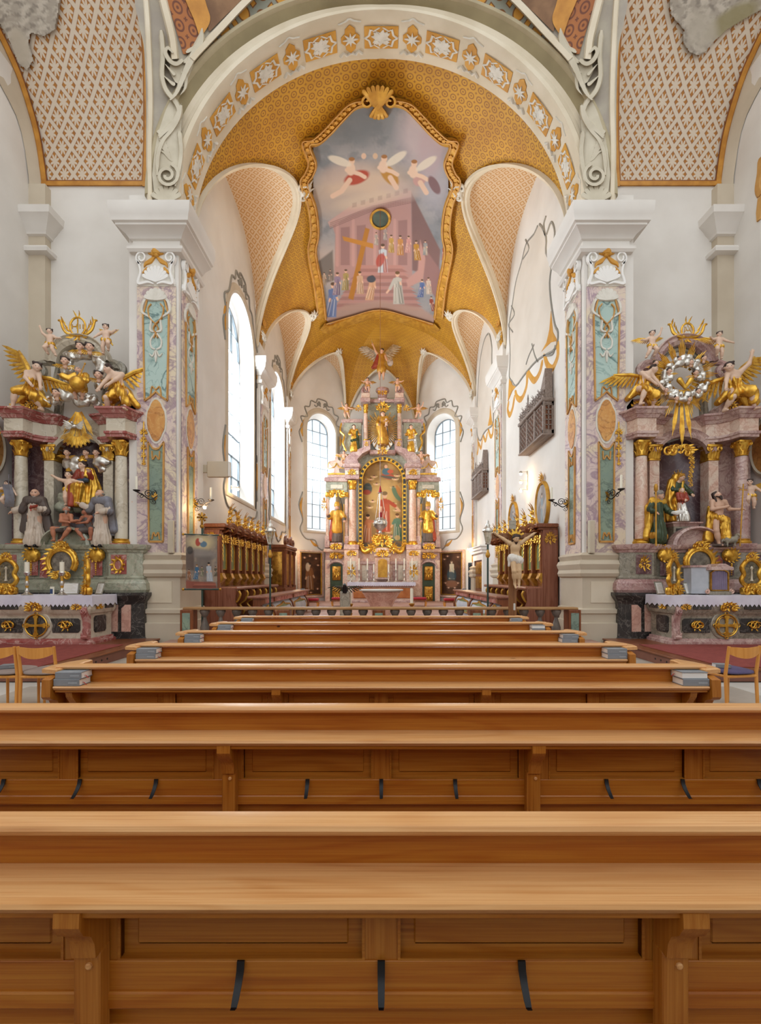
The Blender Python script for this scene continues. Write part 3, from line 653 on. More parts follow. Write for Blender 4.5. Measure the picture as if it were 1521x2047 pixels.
# stucco cartouches at the lunette tips and feet
def tuft(parent, c, ax, up, r=.3, m=None):
    c, ax, up = Vector(c), Vector(ax).normalized(), Vector(up).normalized(); side = ax.cross(up).normalized(); mb = MB()
    for k in range(9):
        a = lerp(-1.3, 1.3, k/8); d = up*math.cos(a)+side*math.sin(a)
        mb.tube([c, c+d*r*.6+ax*.10, c+d*r*(1.0+.25*(k % 2))+ax*.03], [r*.10, r*.17, r*.03], 6, .6)
    for q in (-1, 1):
        P = [c+side*q*(r*.45)+(side*q*math.cos(t)+up*math.sin(t)*-1)*r*.32*(1-.11*t)+ax*.08 for t in np.linspace(-.5, 6.5, 22)]
        mb.tube(P, r*.10, 6)
    mb.ball(tuple(c+ax*.08), r*.28, 8, 6); return O('stucco_tuft', mb, m or M['relief'], parent)
for s, nm in ((-1, 'left'), (1, 'right')):
    for k, (y0, y1, r) in enumerate(BAYS):
        t = math.asin(r/VB); x, z = arc(t); x = -s*x; ym = (y0+y1)/2; n = Vector((-x/VA**2, 0, -(z-Z0)/VB**2)).normalized()
        tuft(LUN[(nm, k)], (x-s*.12, ym, z+.02), n, Vector((-s*.85, 0, .5)), .36 if k == 0 else .30)
        for yy in ((y1+.1,) if k == 0 else (y1-.1,)):
            tuft(LUN[(nm, k)], (s*4.42, yy, 10.35), (-s, 0, 0), (0, 0, 1), .26); tuft(LUN[(nm, k)], (s*4.42, yy, 10.9), (-s, 0, 0), (0, 0, 1), .2, M['ochre'])
for side, nm in ((0, 'right_apse'), (2, 'left_apse')):
    p = Vector(apse_pt(side, .5, math.asin(3.2/VB))); tuft(LUN[nm], p, (-p.x, YD-p.y, -1.5), (-p.x*.6, (YD-p.y)*.6, 1), .26)
# ---- chancel walls with window openings
def hole_wall(mb, fn, u0, u1, zb, top, hole=None, n=48):
    us = list(np.linspace(u0, u1, n))
    if hole: uc, hw, sill, spring = hole; us += [uc-hw, uc+hw]+[uc-hw*math.cos(PI*k/24) for k in range(1, 24)]
    us = sorted(us)
    for a, b in zip(us, us[1:]):
        if b-a < 1e-6: continue
        mid = (a+b)/2
        if hole and abs(mid-uc) < hw:
            az = [spring+math.sqrt(max(0, hw*hw-(q-uc)**2)) for q in (a, b)]
            mb.add([fn(a, zb), fn(b, zb), fn(b, sill), fn(a, sill)], [(0, 1, 2, 3)])
            mb.add([fn(a, az[0]), fn(b, az[1]), fn(b, max(top(b), az[1])), fn(a, max(top(a), az[0]))], [(0, 1, 2, 3)])
        else: mb.add([fn(a, zb), fn(b, zb), fn(b, top(b)), fn(a, top(a))], [(0, 1, 2, 3)])
    return mb
def arch_outline(uc, hw, sill, spring, n=24): return [(uc-hw, sill), (uc+hw, sill)]+[(uc+hw*math.cos(PI*k/n), spring+hw*math.sin(PI*k/n)) for k in range(n+1)]
def window(num, fn, uc, hw, sill, spring, depth=.5, splay=.18, ncol=3, nrow=9, label=None):
    """fn(u, z, d): d>0 goes out through the wall"""
    g = (uc, hw-splay, sill+splay*.8, spring)
    o1, o2 = arch_outline(uc, hw, sill, spring), arch_outline(*g)
    w = S('window_%d' % num, MB().loft([[fn(u, z, 0) for u, z in o1], [fn(u, z, depth) for u, z in o2]], True, False), M['white'])
    ghw = g[1]; top = g[3]+ghw; mb = MB()
    def zt(u): return g[3]+math.sqrt(max(0, ghw*ghw-(u-uc)**2))
    cols = [uc-ghw+2*ghw*k/ncol for k in range(ncol+1)]; rws = [lerp(g[2], top, k/nrow) for k in range(nrow+1)]
    bw = .011
    for c in cols[1:-1]: mb.prism([(c-bw, g[2]), (c+bw, g[2]), (c+bw, zt(c)), (c-bw, zt(c))], fn, depth-.03, depth+.03)
    for r in rws[1:-1]:
        h = ghw if r <= g[3] else math.sqrt(max(0, ghw**2-(r-g[3])**2)); mb.prism([(uc-h, r-bw), (uc+h, r-bw), (uc+h, r+bw), (uc-h, r+bw)], fn, depth-.03, depth+.03)
    L, R = ribbon(o2+[o2[0]], .022)
    mb.loft([[fn(l[0], l[1], depth-.04), fn(r[0], r[1], depth-.04), fn(r[0], r[1], depth+.04), fn(l[0], l[1], depth+.04)] for l, r in zip(L, R)], True, False)
    O('window_bars', mb, M['lead'], w)
    for i in range(ncol):
        for j in range(nrow):
            a, b, c, d = cols[i], cols[i+1], rws[j], rws[j+1]; pts = [(a, c), (b, c)]
            q = [(u, min(d, zt(u))) for u in np.linspace(b, a, 6)]
            if max(z for _, z in q) <= c+.02: continue
            pts += [(u, max(z, c)) for u, z in q]
            O('pane', MB().prism(pts, fn, depth-.004, depth+.004), M['glass'], w)
    return w
for s, nm in ((-1, 'left'), (1, 'right')):
    mb = MB()
    for k, (y0, y1, r) in enumerate(BAYS):
        ya, yb = (11.0, 17.25) if k == 0 else (17.25, YD); top = lambda y, y0=y0, y1=y1, r=r: Z0+(wall_arch(max(-1, min(1, (2*y-y0-y1)/(y1-y0))), r+.05))
        hole = ((15.2, 1.38, 4.1, 9.3), (20.5, 1.32, 4.1, 9.25))[k] if s < 0 else None
        hole_wall(mb, lambda u, z, s=s: (s*VA, u, z), ya, yb, 0, top, hole)
    S('wall_chancel_'+nm, mb, M['plaster'])
window(1, lambda u, z, d: (-VA-d, u, z), 15.2, 1.38, 4.1, 9.3)
window(2, lambda u, z, d: (-VA-d, u, z), 20.5, 1.32, 4.1, 9.25)
mb = MB(); dl = math.hypot(2.7, 2.7)
def diag(s): return lambda u, z, d=0.0: (s*(4.6-2.7*u/dl+d*.7071), YD+2.7*u/dl+d*.7071, z)
for s, nm in ((-1, 'left'), (1, 'right')):
    mb = MB(); hole_wall(mb, diag(s), 0, dl, 0, lambda u: Z0+wall_arch(2*u/dl-1, 3.25), (dl*.55, .93, 3.95, 9.15)); S('wall_apse_'+nm, mb, M['plaster'])
    window(3 if s < 0 else 4, diag(s), dl*.55, .93, 3.95, 9.15)
mb = MB(); hole_wall(mb, lambda u, z: (u, YE, z), -1.9, 1.9, 0, lambda u: Z0+wall_arch(u/1.9, 2.95)); S('wall_end', mb, M['plaster'])
# ---- painted surrounds of the windows (thin stucco relief)
def surround(fn, uc, hw, sill, spring, name):
    b = S(name, MB(), M['beige']) if False else None
    mb = MB(); o = arch_outline(uc, hw+.16, sill-.1, spring)[1:]+[(uc-hw-.16, sill-.1)]; stroke(mb, o+[o[0], o[1]], .13, fn, .03)
    root = S(name, mb, M['beige'])
    mb = MB(); gl = MB()
    for q in (-1, 1):
        P = [(uc+q*a, z) for a, z in ((0, spring+hw+.75), (.28, spring+hw+.72), (.4, spring+hw+.5), (.7, spring+hw+.52), (.8, spring+hw+.2), (1.1, spring+hw+.1), (hw+.0, spring+hw*.62), (hw+.4, spring+.5), (hw+.28, spring+.1), (hw+.5, spring-.3), (hw+.33, spring-.8))]
        stroke(mb, spline(P, 4), .03, fn, .045)
        stroke(mb, spline([(uc+q*a, z) for a, z in ((.1, spring+hw+.35), (.2, spring+hw+.6), (.34, spring+hw+.3), (.5, spring+hw+.35))], 5), .025, fn, .045)
        stroke(gl, spline([(uc+q*a, z) for a, z in ((hw+.3, spring-.5), (hw+.36, spring-.1), (hw+.25, spring+.35))], 4), [.01, .03, .06, .08, .08, .08, .06, .03, .01], fn, .04)
        stroke(gl, spline([(uc+q*a, z) for a, z in ((hw+.32, sill+1.6), (hw+.42, sill+1.1), (hw+.3, sill+.6))], 4), [.01, .03, .06, .08, .08, .08, .06, .03, .01], fn, .04)
        stroke(mb, spline([(uc+q*a, z) for a, z in ((hw+.3, sill+1.9), (hw+.52, sill+1.2), (hw+.3, sill+.5), (hw+.45, sill), (hw+.1, sill-.45), (hw*.5, sill-.5), (hw*.3, sill-.85), (0, sill-1.0))], 4), .03, fn, .04)
        stroke(gl, spline([(uc+q*a, z) for a, z in ((.25, sill-.8), (.5, sill-.72), (.75, sill-.5))], 4), [.01, .04, .06, .08, .08, .06, .05, .03, .01], fn, .04)
        stroke(mb, [(uc+q*(.2+x), z) for x, z in spir((0, spring+hw+.5), .12, 1.4, 0, q)], .025, fn, .05)
    O('rocaille_line', mb, M['linegrey'], root); O('ochre_flame', gl, M['ochre'], root)
surround(lambda u, z, d: (-VA+d, u, z), 15.2, 1.38, 4.1, 9.3, 'trim_window_surround_1')
surround(lambda u, z, d: (-VA+d, u, z), 20.5, 1.32, 4.1, 9.25, 'trim_window_surround_2')
for s, k in ((-1, 3), (1, 4)): surround(lambda u, z, d, s=s: diag(s)(u, z, -d), dl*.55, .93, 3.95, 9.15, 'trim_window_surround_%d' % k)
# ---- painted cartouches on the right chancel wall
def rw(px, py): Y = VA*F/(px-CX); return (Y, EYE-(py-HY)*Y/F)
RWF = lambda u, z, d: (VA-d, u, z)
def c5(x, y): return rw(900+x/3.41, 400+y/3.41)
CART = [(610, 165), (655, 250), (655, 360), (692, 430), (680, 560), (690, 700), (715, 850), (737, 905), (720, 1010), (640, 1060), (585, 1100), (540, 1150), (500, 1200), (450, 1265), (425, 1235), (405, 1200), (412, 1060), (405, 850), (425, 720), (450, 560), (490, 420), (520, 300), (575, 230)]
root = S('trim_cartouche_1', MB().prism([c5(x, y) for x, y in CART], RWF, 0, .012), M['cart'])
mb = MB(); stroke(mb, spline([c5(x, y) for x, y in CART], 3, True), .035, RWF, .03)
for P in ([(655, 110), (640, 170), (655, 240), (690, 150), (715, 220), (700, 330)], [(515, 270), (540, 330), (500, 400)], [(420, 720), (440, 780), (400, 850), (430, 900)], [(575, 985), (540, 1060), (520, 1120)], [(600, 1100), (580, 1060), (560, 980)], [(640, 1060), (700, 1050), (720, 990)]): stroke(mb, spline([c5(x, y) for x, y in P], 4), .03, RWF, .03)
O('rocaille_line', mb, M['linegrey'], root)
mb = MB()
mb.prism([c5(x, y) for x, y in ((690, 755), (704, 900), (735, 960), (690, 970), (625, 1032), (660, 970), (680, 880))], RWF, 0, .02)
mb.prism([c5(x, y) for x, y in ((405, 1200), (425, 1260), (450, 1270), (425, 1300), (395, 1370))], RWF, 0, .02)
for P in ([(728, 955), (735, 1050), (712, 1120), (690, 1150), (660, 1120), (640, 1050)], [(630, 1090), (612, 1170), (575, 1230), (545, 1200), (528, 1165)], [(525, 1165), (520, 1270), (485, 1355), (455, 1345), (443, 1300)], [(440, 1330), (425, 1420), (405, 1465), (392, 1430), (400, 1370)]):
    stroke(mb, spline([c5(x, y) for x, y in P], 4), [.03]+[.10]*(4*(len(P)-1)-1)+[.04], RWF, .02)
O('ochre_drapery', mb, M['ochre'], root)
CART2 = [(268, 912), (285, 1000), (285, 1090), (290, 1300), (296, 1460), (290, 1530), (255, 1560), (230, 1590), (205, 1640), (187, 1600), (182, 1500), (190, 1300), (205, 1100), (225, 990), (245, 930)]
root = S('trim_cartouche_2', MB().prism([c5(x, y) for x, y in CART2], RWF, 0, .012), M['cart'])
mb = MB(); stroke(mb, spline([c5(x, y) for x, y in CART2], 3, True), .04, RWF, .03); O('rocaille_line', mb, M['linegrey'], root)
mb = MB()
mb.prism([c5(x, y) for x, y in ((275, 1400), (285, 1500), (295, 1530), (258, 1540), (270, 1480))], RWF, 0, .02)
for P in ([(294, 1520), (290, 1590), (275, 1612), (258, 1560)], [(255, 1580), (240, 1640), (222, 1600)], [(220, 1620), (210, 1690), (190, 1650)], [(188, 1600), (190, 1700), (180, 1730), (176, 1660)]): stroke(mb, spline([c5(x, y) for x, y in P], 4), [.03]+[.09]*(4*(len(P)-1)-1)+[.04], RWF, .02)
O('ochre_drapery', mb, M['ochre'], root)
# ---- door and grille at the far end of the right chancel wall
dr = S('door_1', MB().box(4.5, 4.62, 20.3, 22.0, .15, 2.35), M['walnut'])
O('door_frame', MB().prism([(20.05, .15), (20.3, .15), (20.3, 2.3), (22.0, 2.3), (22.0, .15), (22.25, .15), (22.25, 2.6), (20.05, 2.6)], lambda u, z, d: (VA-d, u, z), 0, .16), M['white'], dr)
O('door_cornice', MB().box(4.35, 4.6, 19.95, 22.35, 2.6, 2.72, .02).box(4.3, 4.6, 19.9, 22.4, 2.72, 2.86, .03).box(4.25, 4.6, 19.85, 22.45, 2.86, 2.92, .01), M['white'], dr)
for j in range(3): O('door_panel', MB().box(4.48, 4.5, 20.5, 21.85, .35+.66*j, .9+.66*j, .01), M['golddark'], dr)
# unseen low wall added behind the camera to block low frontal light
S('wall_light_block', MB().box(-8.8, 8.8, -2.6, -2.3, 0, 3.2), M['plaster'])
# ================================================================== FIGURES AND ORNAMENT
def surf_nets(D, h, o):
    s = D < 0; nx, ny, nz = D.shape; acc = np.zeros((nx-1, ny-1, nz-1, 3), np.float32); cnt = np.zeros((nx-1, ny-1, nz-1), np.float32); E = []
    for ax in range(3):
        sl0 = [slice(None)]*3; sl1 = [slice(None)]*3; sl0[ax] = slice(0, -1); sl1[ax] = slice(1, None)
        a, b = D[tuple(sl0)], D[tuple(sl1)]; cr = s[tuple(sl0)] != s[tuple(sl1)]; idx = np.argwhere(cr); 
        if len(idx) == 0: E.append(idx); continue
        da, db = a[cr], b[cr]; t = da/(da-db+1e-12); p = idx.astype(np.float32); p[:, ax] += t; E.append((idx, s[tuple(sl0)][cr]))
        o1, o2 = [(1, 2), (0, 2), (0, 1)][ax]
        for d1 in (0, 1):
            for d2 in (0, 1):
                c = idx.copy(); c[:, o1] -= d1; c[:, o2] -= d2
                ok = (c[:, o1] >= 0) & (c[:, o2] >= 0) & (c[:, 0] < nx-1) & (c[:, 1] < ny-1) & (c[:, 2] < nz-1)
                np.add.at(acc, tuple(c[ok].T), p[ok]); np.add.at(cnt, tuple(c[ok].T), 1)
    m = cnt > 0; ids = -np.ones(m.shape, np.int64); n = int(m.sum()); ids[m] = np.arange(n); V = acc[m]/cnt[m][:, None]*h+np.array(o); Fc = []
    for ax in range(3):
        if len(E[ax]) == 0: continue
        idx, sg = E[ax]; o1, o2 = [(1, 2), (2, 0), (0, 1)][ax]
        ok = (idx[:, o1] > 0) & (idx[:, o2] > 0) & (idx[:, o1] < ids.shape[o1]) & (idx[:, o2] < ids.shape[o2]) & (idx[:, ax] < ids.shape[ax]); idx, sg = idx[ok], sg[ok]
        q = []
        for d1, d2 in ((1, 1), (0, 1), (0, 0), (1, 0)):
            c = idx.copy(); c[:, o1] -= d1; c[:, o2] -= d2; q.append(ids[tuple(c.T)])
        q = np.stack(q, 1); q[~sg] = q[~sg][:, ::-1]; Fc.append(q)
    return V, np.concatenate(Fc)
def sdf(prims, h=0.02, k=0.03, warp=None, hem=None):
    """smooth union of tapered capsules ('c',a,b,ra,rb[,flat-y]) and ellipsoids ('e',c,(rx,ry,rz)[,yaw,tilt]) -> MB"""
    lo = np.full(3, 1e9); hi = -lo; pr = []
    for p in prims:
        if p[0] == 'c':
            a, b = np.array(p[1], float), np.array(p[2], float); r = max(p[3], p[4]); l, u = np.minimum(a, b)-r, np.maximum(a, b)+r
        else: c = np.array(p[1], float); R = max(p[2]); l, u = c-R, c+R
        pr.append((p, l, u)); lo = np.minimum(lo, l); hi = np.maximum(hi, u)
    pad = 3*h+k*0.3; lo -= pad; hi += pad; n = np.maximum(4, np.ceil((hi-lo)/h).astype(int)+1); D = np.full(n, 10.0, np.float32)
    ax = [lo[i]+h*np.arange(n[i]) for i in range(3)]
    for p, l, u in pr:
        i0 = np.maximum(0, np.floor((l-lo-k-2*h)/h).astype(int)); i1 = np.minimum(n, np.ceil((u-lo+k+2*h)/h).astype(int)+1)
        X, Y, Z = np.meshgrid(*[ax[i][i0[i]:i1[i]] for i in range(3)], indexing='ij', sparse=True); sl = tuple(slice(i0[i], i1[i]) for i in range(3))
        if p[0] == 'c':
            a, b = np.array(p[1], float), np.array(p[2], float); ba = b-a; L = max(1e-9, ba.dot(ba)); fy = p[5] if len(p) > 5 else 1.0
            t = np.clip(((X-a[0])*ba[0]+(Y-a[1])*ba[1]+(Z-a[2])*ba[2])/L, 0, 1); dx, dy, dz = X-a[0]-t*ba[0], (Y-a[1]-t*ba[1])/fy, Z-a[2]-t*ba[2]
            d = (np.sqrt(dx*dx+dy*dy+dz*dz)-(p[3]+(p[4]-p[3])*t))*min(1, fy)
        else:
            c, r = p[1], p[2]; dx, dy, dz = X-c[0], Y-c[1], Z-c[2]
            if len(p) > 3:
                yw = p[3]; cs, sn = math.cos(yw), math.sin(yw); dx, dy = dx*cs+dy*sn, -dx*sn+dy*cs
                if len(p) > 4: cs, sn = math.cos(p[4]), math.sin(p[4]); dx, dz = dx*cs+dz*sn, -dx*sn+dz*cs
            q = np.sqrt((dx/r[0])**2+(dy/r[1])**2+(dz/r[2])**2); d = (q-1)*min(r)
        A = D[sl]; m = np.maximum(k-np.abs(A-d), 0)/k; D[sl] = np.minimum(A, d)-m*m*k*0.25
    if warp: X, Y, Z = np.meshgrid(*ax, indexing='ij', sparse=True); D = D+warp(X, Y, Z).astype(np.float32)
    if hem is not None: D = np.maximum(D, (hem-ax[2])[None, None, :]).astype(np.float32)
    D[0], D[-1], D[:, 0], D[:, -1], D[:, :, 0], D[:, :, -1] = 1, 1, 1, 1, 1, 1
    V, Fq = surf_nets(D, h, lo); mb = MB(); mb.v = V.tolist(); mb.f = Fq.tolist(); return mb
def V3(*a): return np.array(a, float)
ADULT = dict(pel=(0, 0, .53), wai=(0, 0, .63), che=(0, 0, .735), nec=(0, .0, .825), hed=(0, -.012, .915), shl=(-.105, 0, .80), shr=(.105, 0, .80), ell=(-.15, .0, .64), elr=(.15, .0, .64),
             wrl=(-.15, -.07, .50), wrr=(.15, -.07, .50), hil=(-.05, 0, .51), hir=(.05, 0, .51), knl=(-.06, -.02, .28), knr=(.06, -.02, .28), anl=(-.06, .01, .04), anr=(.06, .01, .04), face=(0, -1, 0))
PUTTO = dict(pel=(0, 0, .44), wai=(0, 0, .53), che=(0, 0, .64), nec=(0, .0, .73), hed=(0, -.02, .86), shl=(-.12, 0, .70), shr=(.12, 0, .70), ell=(-.2, -.02, .56), elr=(.2, -.02, .56),
             wrl=(-.2, -.1, .44), wrr=(.2, -.1, .44), hil=(-.07, 0, .42), hir=(.07, 0, .42), knl=(-.09, -.04, .24), knr=(.09, -.04, .24), anl=(-.08, .02, .05), anr=(.08, .02, .05), face=(0, -1, 0))
def pose(base, **k):
    J = {a: np.array(b, float) for a, b in base.items()}
    for a, b in k.items(): J[a] = np.array(b, float)
    J['face'] = J['face']/np.linalg.norm(J['face']); return J
def mirror(J):
    s = {'l': 'r', 'r': 'l'}; R = {}
    for a, b in J.items():
        n = a[:2]+s[a[2]] if len(a) == 3 and a[2] in s and a[:2] in ('sh', 'el', 'wr', 'hi', 'kn', 'an') else a; R[n] = b*np.array([-1, 1, 1])
    return R
def frame_of(f):
    f = f/np.linalg.norm(f); side = np.cross(f, (0, 0, 1.0)); side = side/(np.linalg.norm(side)+1e-9); up = np.cross(side, f); return f, side, up
def head_prims(J, r, child):
    f, sd, up = frame_of(J['face']); c = J['hed']; P = [('e', c+up*r*.12, (r*.86, r*.9, r*.95)), ('e', c+f*r*.22-up*r*.42, (r*.62, r*.62, r*.62)), ('c', c+f*r*.82+up*r*.12, c+f*r*1.02-up*r*.22, r*.10, r*.17),
         ('e', c+f*r*.72-up*r*.55, (r*.34, r*.24, r*.18)), ('e', c+f*r*.60-up*r*.92, (r*.28, r*.26, r*.22)), ('c', c+f*r*.72+up*r*.32-sd*r*.4, c+f*r*.72+up*r*.32+sd*r*.4, r*.13, r*.13)]
    for q in (-1, 1): P += [('e', c+sd*q*r*.9-up*r*.1, (r*.16, r*.2, r*.28)), ('e', c+f*r*.55+sd*q*r*.42-up*r*.3, (r*.3, r*.28, r*.28))]
    return P
def body_prims(J, child=False, bare=True):
    a = 1.35 if child else 1.0; hr = .095 if child else .066; P = [('c', J['pel'], J['wai'], .082*a, .074*a, .8), ('c', J['wai'], J['che'], .074*a, .088*a, .75), ('c', J['che'], (J['shl']+J['shr'])/2, .085*a, .055*a, .75), ('c', J['che']*.3+(J['shl']+J['shr'])*.35, J['nec'], .05*a, .036*a), ('c', J['nec'], J['hed'], .034*a, .036*a)]
    for l in 'lr':
        P += [('c', J['sh'+l], J['el'+l], .041*a, .03*a), ('c', J['el'+l], J['wr'+l], .031*a, .021*a), ('c', (J['shl']+J['shr'])/2, J['sh'+l], .05*a, .042*a)]
        P += [('c', J['hi'+l], J['kn'+l], .066*a, .042*a), ('c', J['kn'+l], J['an'+l], .044*a, .025*a), ('c', J['kn'+l]*.7+J['an'+l]*.3, J['kn'+l]*.5+J['an'+l]*.5, .046*a, .042*a)]
        d = J.get('toe'+l, None); t = (J['an'+l]+np.array([0, -.085*(1 if not child else .9), -.02])) if d is None else d; P.append(('c', J['an'+l]-np.array([0, 0, .012]), t, .025*a, .018*a))
        w = J['wr'+l]-J['el'+l]; w = w/(np.linalg.norm(w)+1e-9); P.append(('c', J['wr'+l], J['wr'+l]+w*.045, .02*a, .024*a, .8))
    return P+head_prims(J, hr, child), hr
def hand_mesh(J, l, H, child, curl=.5):
    mb = MB(); w = J['wr'+l]-J['el'+l]; w = w/(np.linalg.norm(w)+1e-9); up = np.array([0, 0, 1.0]) if abs(w[2]) < .8 else np.array([0, -1.0, 0]); sd = np.cross(w, up); sd /= np.linalg.norm(sd)+1e-9; nn = np.cross(sd, w); a = 1.2 if child else 1.0; b = J['wr'+l]+w*.042
    for i, L in enumerate((.040, .048, .046, .036)):
        o = b+sd*(i-1.5)*.013*a; p1 = o+w*L*.5; p2 = o+w*L*.85-nn*L*.35*curl; p3 = o+w*L*(1.05-.4*curl)-nn*L*.8*curl
        mb.tube([tuple(p*H) for p in (o-w*.012, p1, p2, p3)], [.0075*a*H, .007*a*H, .0062*a*H, .004*a*H], 6)
    o = J['wr'+l]+w*.018-sd*.018*a; mb.tube([tuple(p*H) for p in (o, o-sd*.018+w*.018, o-sd*.02+w*.038-nn*.008)], [.008*a*H, .0075*a*H, .005*a*H], 6); return mb
def face_cols(V, J, H, hr, skin):
    c = np.tile(np.array(srgb(skin)), (len(V), 1)); P = np.asarray(V)/H; f, sd, up = frame_of(J['face']); hc = J['hed']
    def blot(p, rx, rz, col, w=1.0):
        d = P-p; x = d@sd/rx; z = d@up/rz; m = (x*x+z*z < 1) & ((P-hc)@f > hr*.3); c[m] = c[m]*(1-w)+np.array(srgb(col))*w
    for q in (-1, 1):
        blot(hc+f*hr*.8+sd*q*hr*.38+up*hr*.1, hr*.24, hr*.13, '#e8d8ca', .6); blot(hc+f*hr*.8+sd*q*hr*.38+up*hr*.1, hr*.13, hr*.11, '#3f2c22'); blot(hc+f*hr*.8+sd*q*hr*.38+up*hr*.36, hr*.28, hr*.05, '#7a5440', .7)
        blot(hc+f*hr*.6+sd*q*hr*.5-up*hr*.25, hr*.3, hr*.22, '#d98a78', .25)
    blot(hc+f*hr*.85-up*hr*.55, hr*.2, hr*.07, '#b4695c', .8); return c
def hair_prims(J, hr, style):
    f, sd, up = frame_of(J['face']); c = J['hed']; P = []
    if style == 'bald':
        P = [('c', c+sd*q*hr*.8-f*hr*.1, c-f*hr*.8+sd*q*hr*.3-up*hr*.1, hr*.26, hr*.3) for q in (-1, 1)]
    else:
        P = [('e', c-f*hr*.18+up*hr*.38, (hr*.98, hr*.98, hr*.84))]
        g = random.Random(int(abs(c[0]*1000+c[2]*777)))
        for k in range(9): a = g.uniform(-2.6, 2.6); P.append(('e', c+up*hr*g.uniform(.1, .9)-f*hr*math.cos(a)*.62+sd*hr*math.sin(a)*.85, (hr*.3,)*3))
        if style == 'long': P += [('c', c+sd*q*hr*.85+up*hr*.1-f*hr*.2, c+sd*q*hr*.85-up*hr*1.7-f*hr*.35, hr*.34, hr*.24) for q in (-1, 1)]+[('c', c-f*hr*.7, c-f*hr*.75-up*hr*1.9, hr*.6, hr*.4)]
    return P
def beard_prims(J, hr, L=1.0):
    f, sd, up = frame_of(J['face']); c = J['hed']
    return [('c', c+f*hr*.62-up*hr*.85, c+f*hr*.62-up*hr*(1.15+.7*L), hr*.42, hr*.22), ('c', c+sd*hr*.62+f*hr*.25-up*hr*.5, c+f*hr*.6-up*hr*.95, hr*.24, hr*.3), ('c', c-sd*hr*.62+f*hr*.25-up*hr*.5, c+f*hr*.6-up*hr*.95, hr*.24, hr*.3), ('c', c+f*hr*.86-up*hr*.40-sd*hr*.3, c+f*hr*.86-up*hr*.40+sd*hr*.3, hr*.1, hr*.1)]
def folds(amp, n=9, cx=0.0, cy=0.0, z0=.9, z1=.0, ph=0.0, H=1.0):
    def w(X, Y, Z):
        a = np.arctan2(X-cx*H, Y-cy*H); m = np.clip((z0*H-Z)/((z0-z1)*.45*H), .25, 1); return amp*H*m*((np.abs(np.sin(n*a*.75+ph+1.6*np.sin(a*2+Z*4/H)))*1.9-.9)+.45*np.sin(1.7*n*a+Z*14/H+X*20/H))
    return w
def scale_prims(P, H):
    out = []
    for p in P:
        if p[0] == 'c': out.append(('c', np.asarray(p[1])*H, np.asarray(p[2])*H, p[3]*H, p[4]*H)+tuple(p[5:]))
        else: out.append(('e', np.asarray(p[1])*H, tuple(np.asarray(p[2])*H))+tuple(p[3:]))
    return out
def sleeves(J, r0=.05, r1=.05, upto=.85):
    P = []
    for l in 'lr': P += [('c', J['sh'+l], J['el'+l], r0, r0*.95), ('c', J['el'+l], J['el'+l]*(1-upto)+J['wr'+l]*upto, r0*.95, r1)]
    return P
def torso(J, r=.09): return [('c', J['pel'], J['che'], r*1.02, r, .85), ('c', J['che'], (J['shl']+J['shr'])/2+V3(0, 0, .0), r*.95, r*.7, .8), ('c', J['shl'], J['shr'], .05, .05)]
def skirt(J, z=.03, r=.15, sx=0.0, fy=.85): return [('c', J['pel']+V3(0, 0, .03), J['pel']*V3(1, 1, 0)+V3(sx, 0, z+.08), .095, r, fy), ('c', J['pel']*V3(1, 1, 0)+V3(sx, 0, z+.16), J['pel']*V3(1, 1, 0)+V3(sx, 0, z), r*.95, r, fy)]
def lap(J, z=.04, r=.085): return [('c', J['pel'], J['knl'], r*1.1, r*.85), ('c', J['pel'], J['knr'], r*1.1, r*.85), ('c', (J['knl']+J['knr'])/2, (J['anl']+J['anr'])/2, r*1.1, r*1.15), ('c', J['knl'], J['anl'], r*.8, r), ('c', J['knr'], J['anr'], r*.8, r), ('c', J['pel'], (J['anl']+J['anr'])/2+V3(0, .06, .03), r, r*.9)]
def statue(name, label, cat, loc, H, J, rot=0.0, skin='#dcb49a', hair='long', hairm='hair', child=False, cloth=(), beard=None, group=None, wings=None, halo=None, hands=True, res=.013, extra=()):
    """cloth: [(part name, material key, prims, fold amplitude, fold count)...] in units of the figure's height H"""
    root = T(name, label, cat, loc, rot, group); P, hr = body_prims(J, child); h = res*H
    b = sdf(scale_prims(P, H), h, .022*H); b.c = face_cols(b.v, J, H, hr, skin)
    if hands:
        for l in 'lr':
            m = hand_mesh(J, l, H, child); n0 = len(b.v); b.add(m.v, m.f); b.c = np.concatenate([b.c, np.tile(np.array(srgb(skin)), (len(m.v), 1))])
    O('body', b, M['skin'], root, local=True, sharp=1.2)
    if hair: O('hair', sdf(scale_prims(hair_prims(J, hr, hair), H), h*.9, .012*H), M[hairm], root, local=True, sharp=1.2)
    if beard: O('beard', sdf(scale_prims(beard_prims(J, hr, beard), H), h*.8, .012*H), M[hairm], root, local=True, sharp=1.2)
    for c in cloth:
        nm, mk, pr = c[:3]; amp = c[3] if len(c) > 3 else .006; nf = c[4] if len(c) > 4 else 9
        O(nm, sdf(scale_prims(pr, H), h*1.05, .022*H, folds(amp*1.15, nf, H=H, cx=J['pel'][0], cy=J['pel'][1]), .012*H if len(c) < 6 else c[5]*H), M[mk], root, local=True, sharp=1.2)
    if wings:
        for q, (a, L, mk) in zip((-1, 1), wings):
            if L > 0: O('wing', wing(V3(q*.05, .05, (J['shl'][2]+J['che'][2])/2)*H+V3(J['che'][0], J['che'][1], 0)*H, q, a, L*H), M[mk], root, local=True, sharp=.5)
    if halo: O('halo', rays(tuple(J['hed']*H+V3(0, .06*H, .01*H)), .075*H, .15*H, 22, .012*H), M[halo], root, local=True)
    for nm, mb, mk in extra: O(nm, mb, M[mk], root, local=True)
    return root
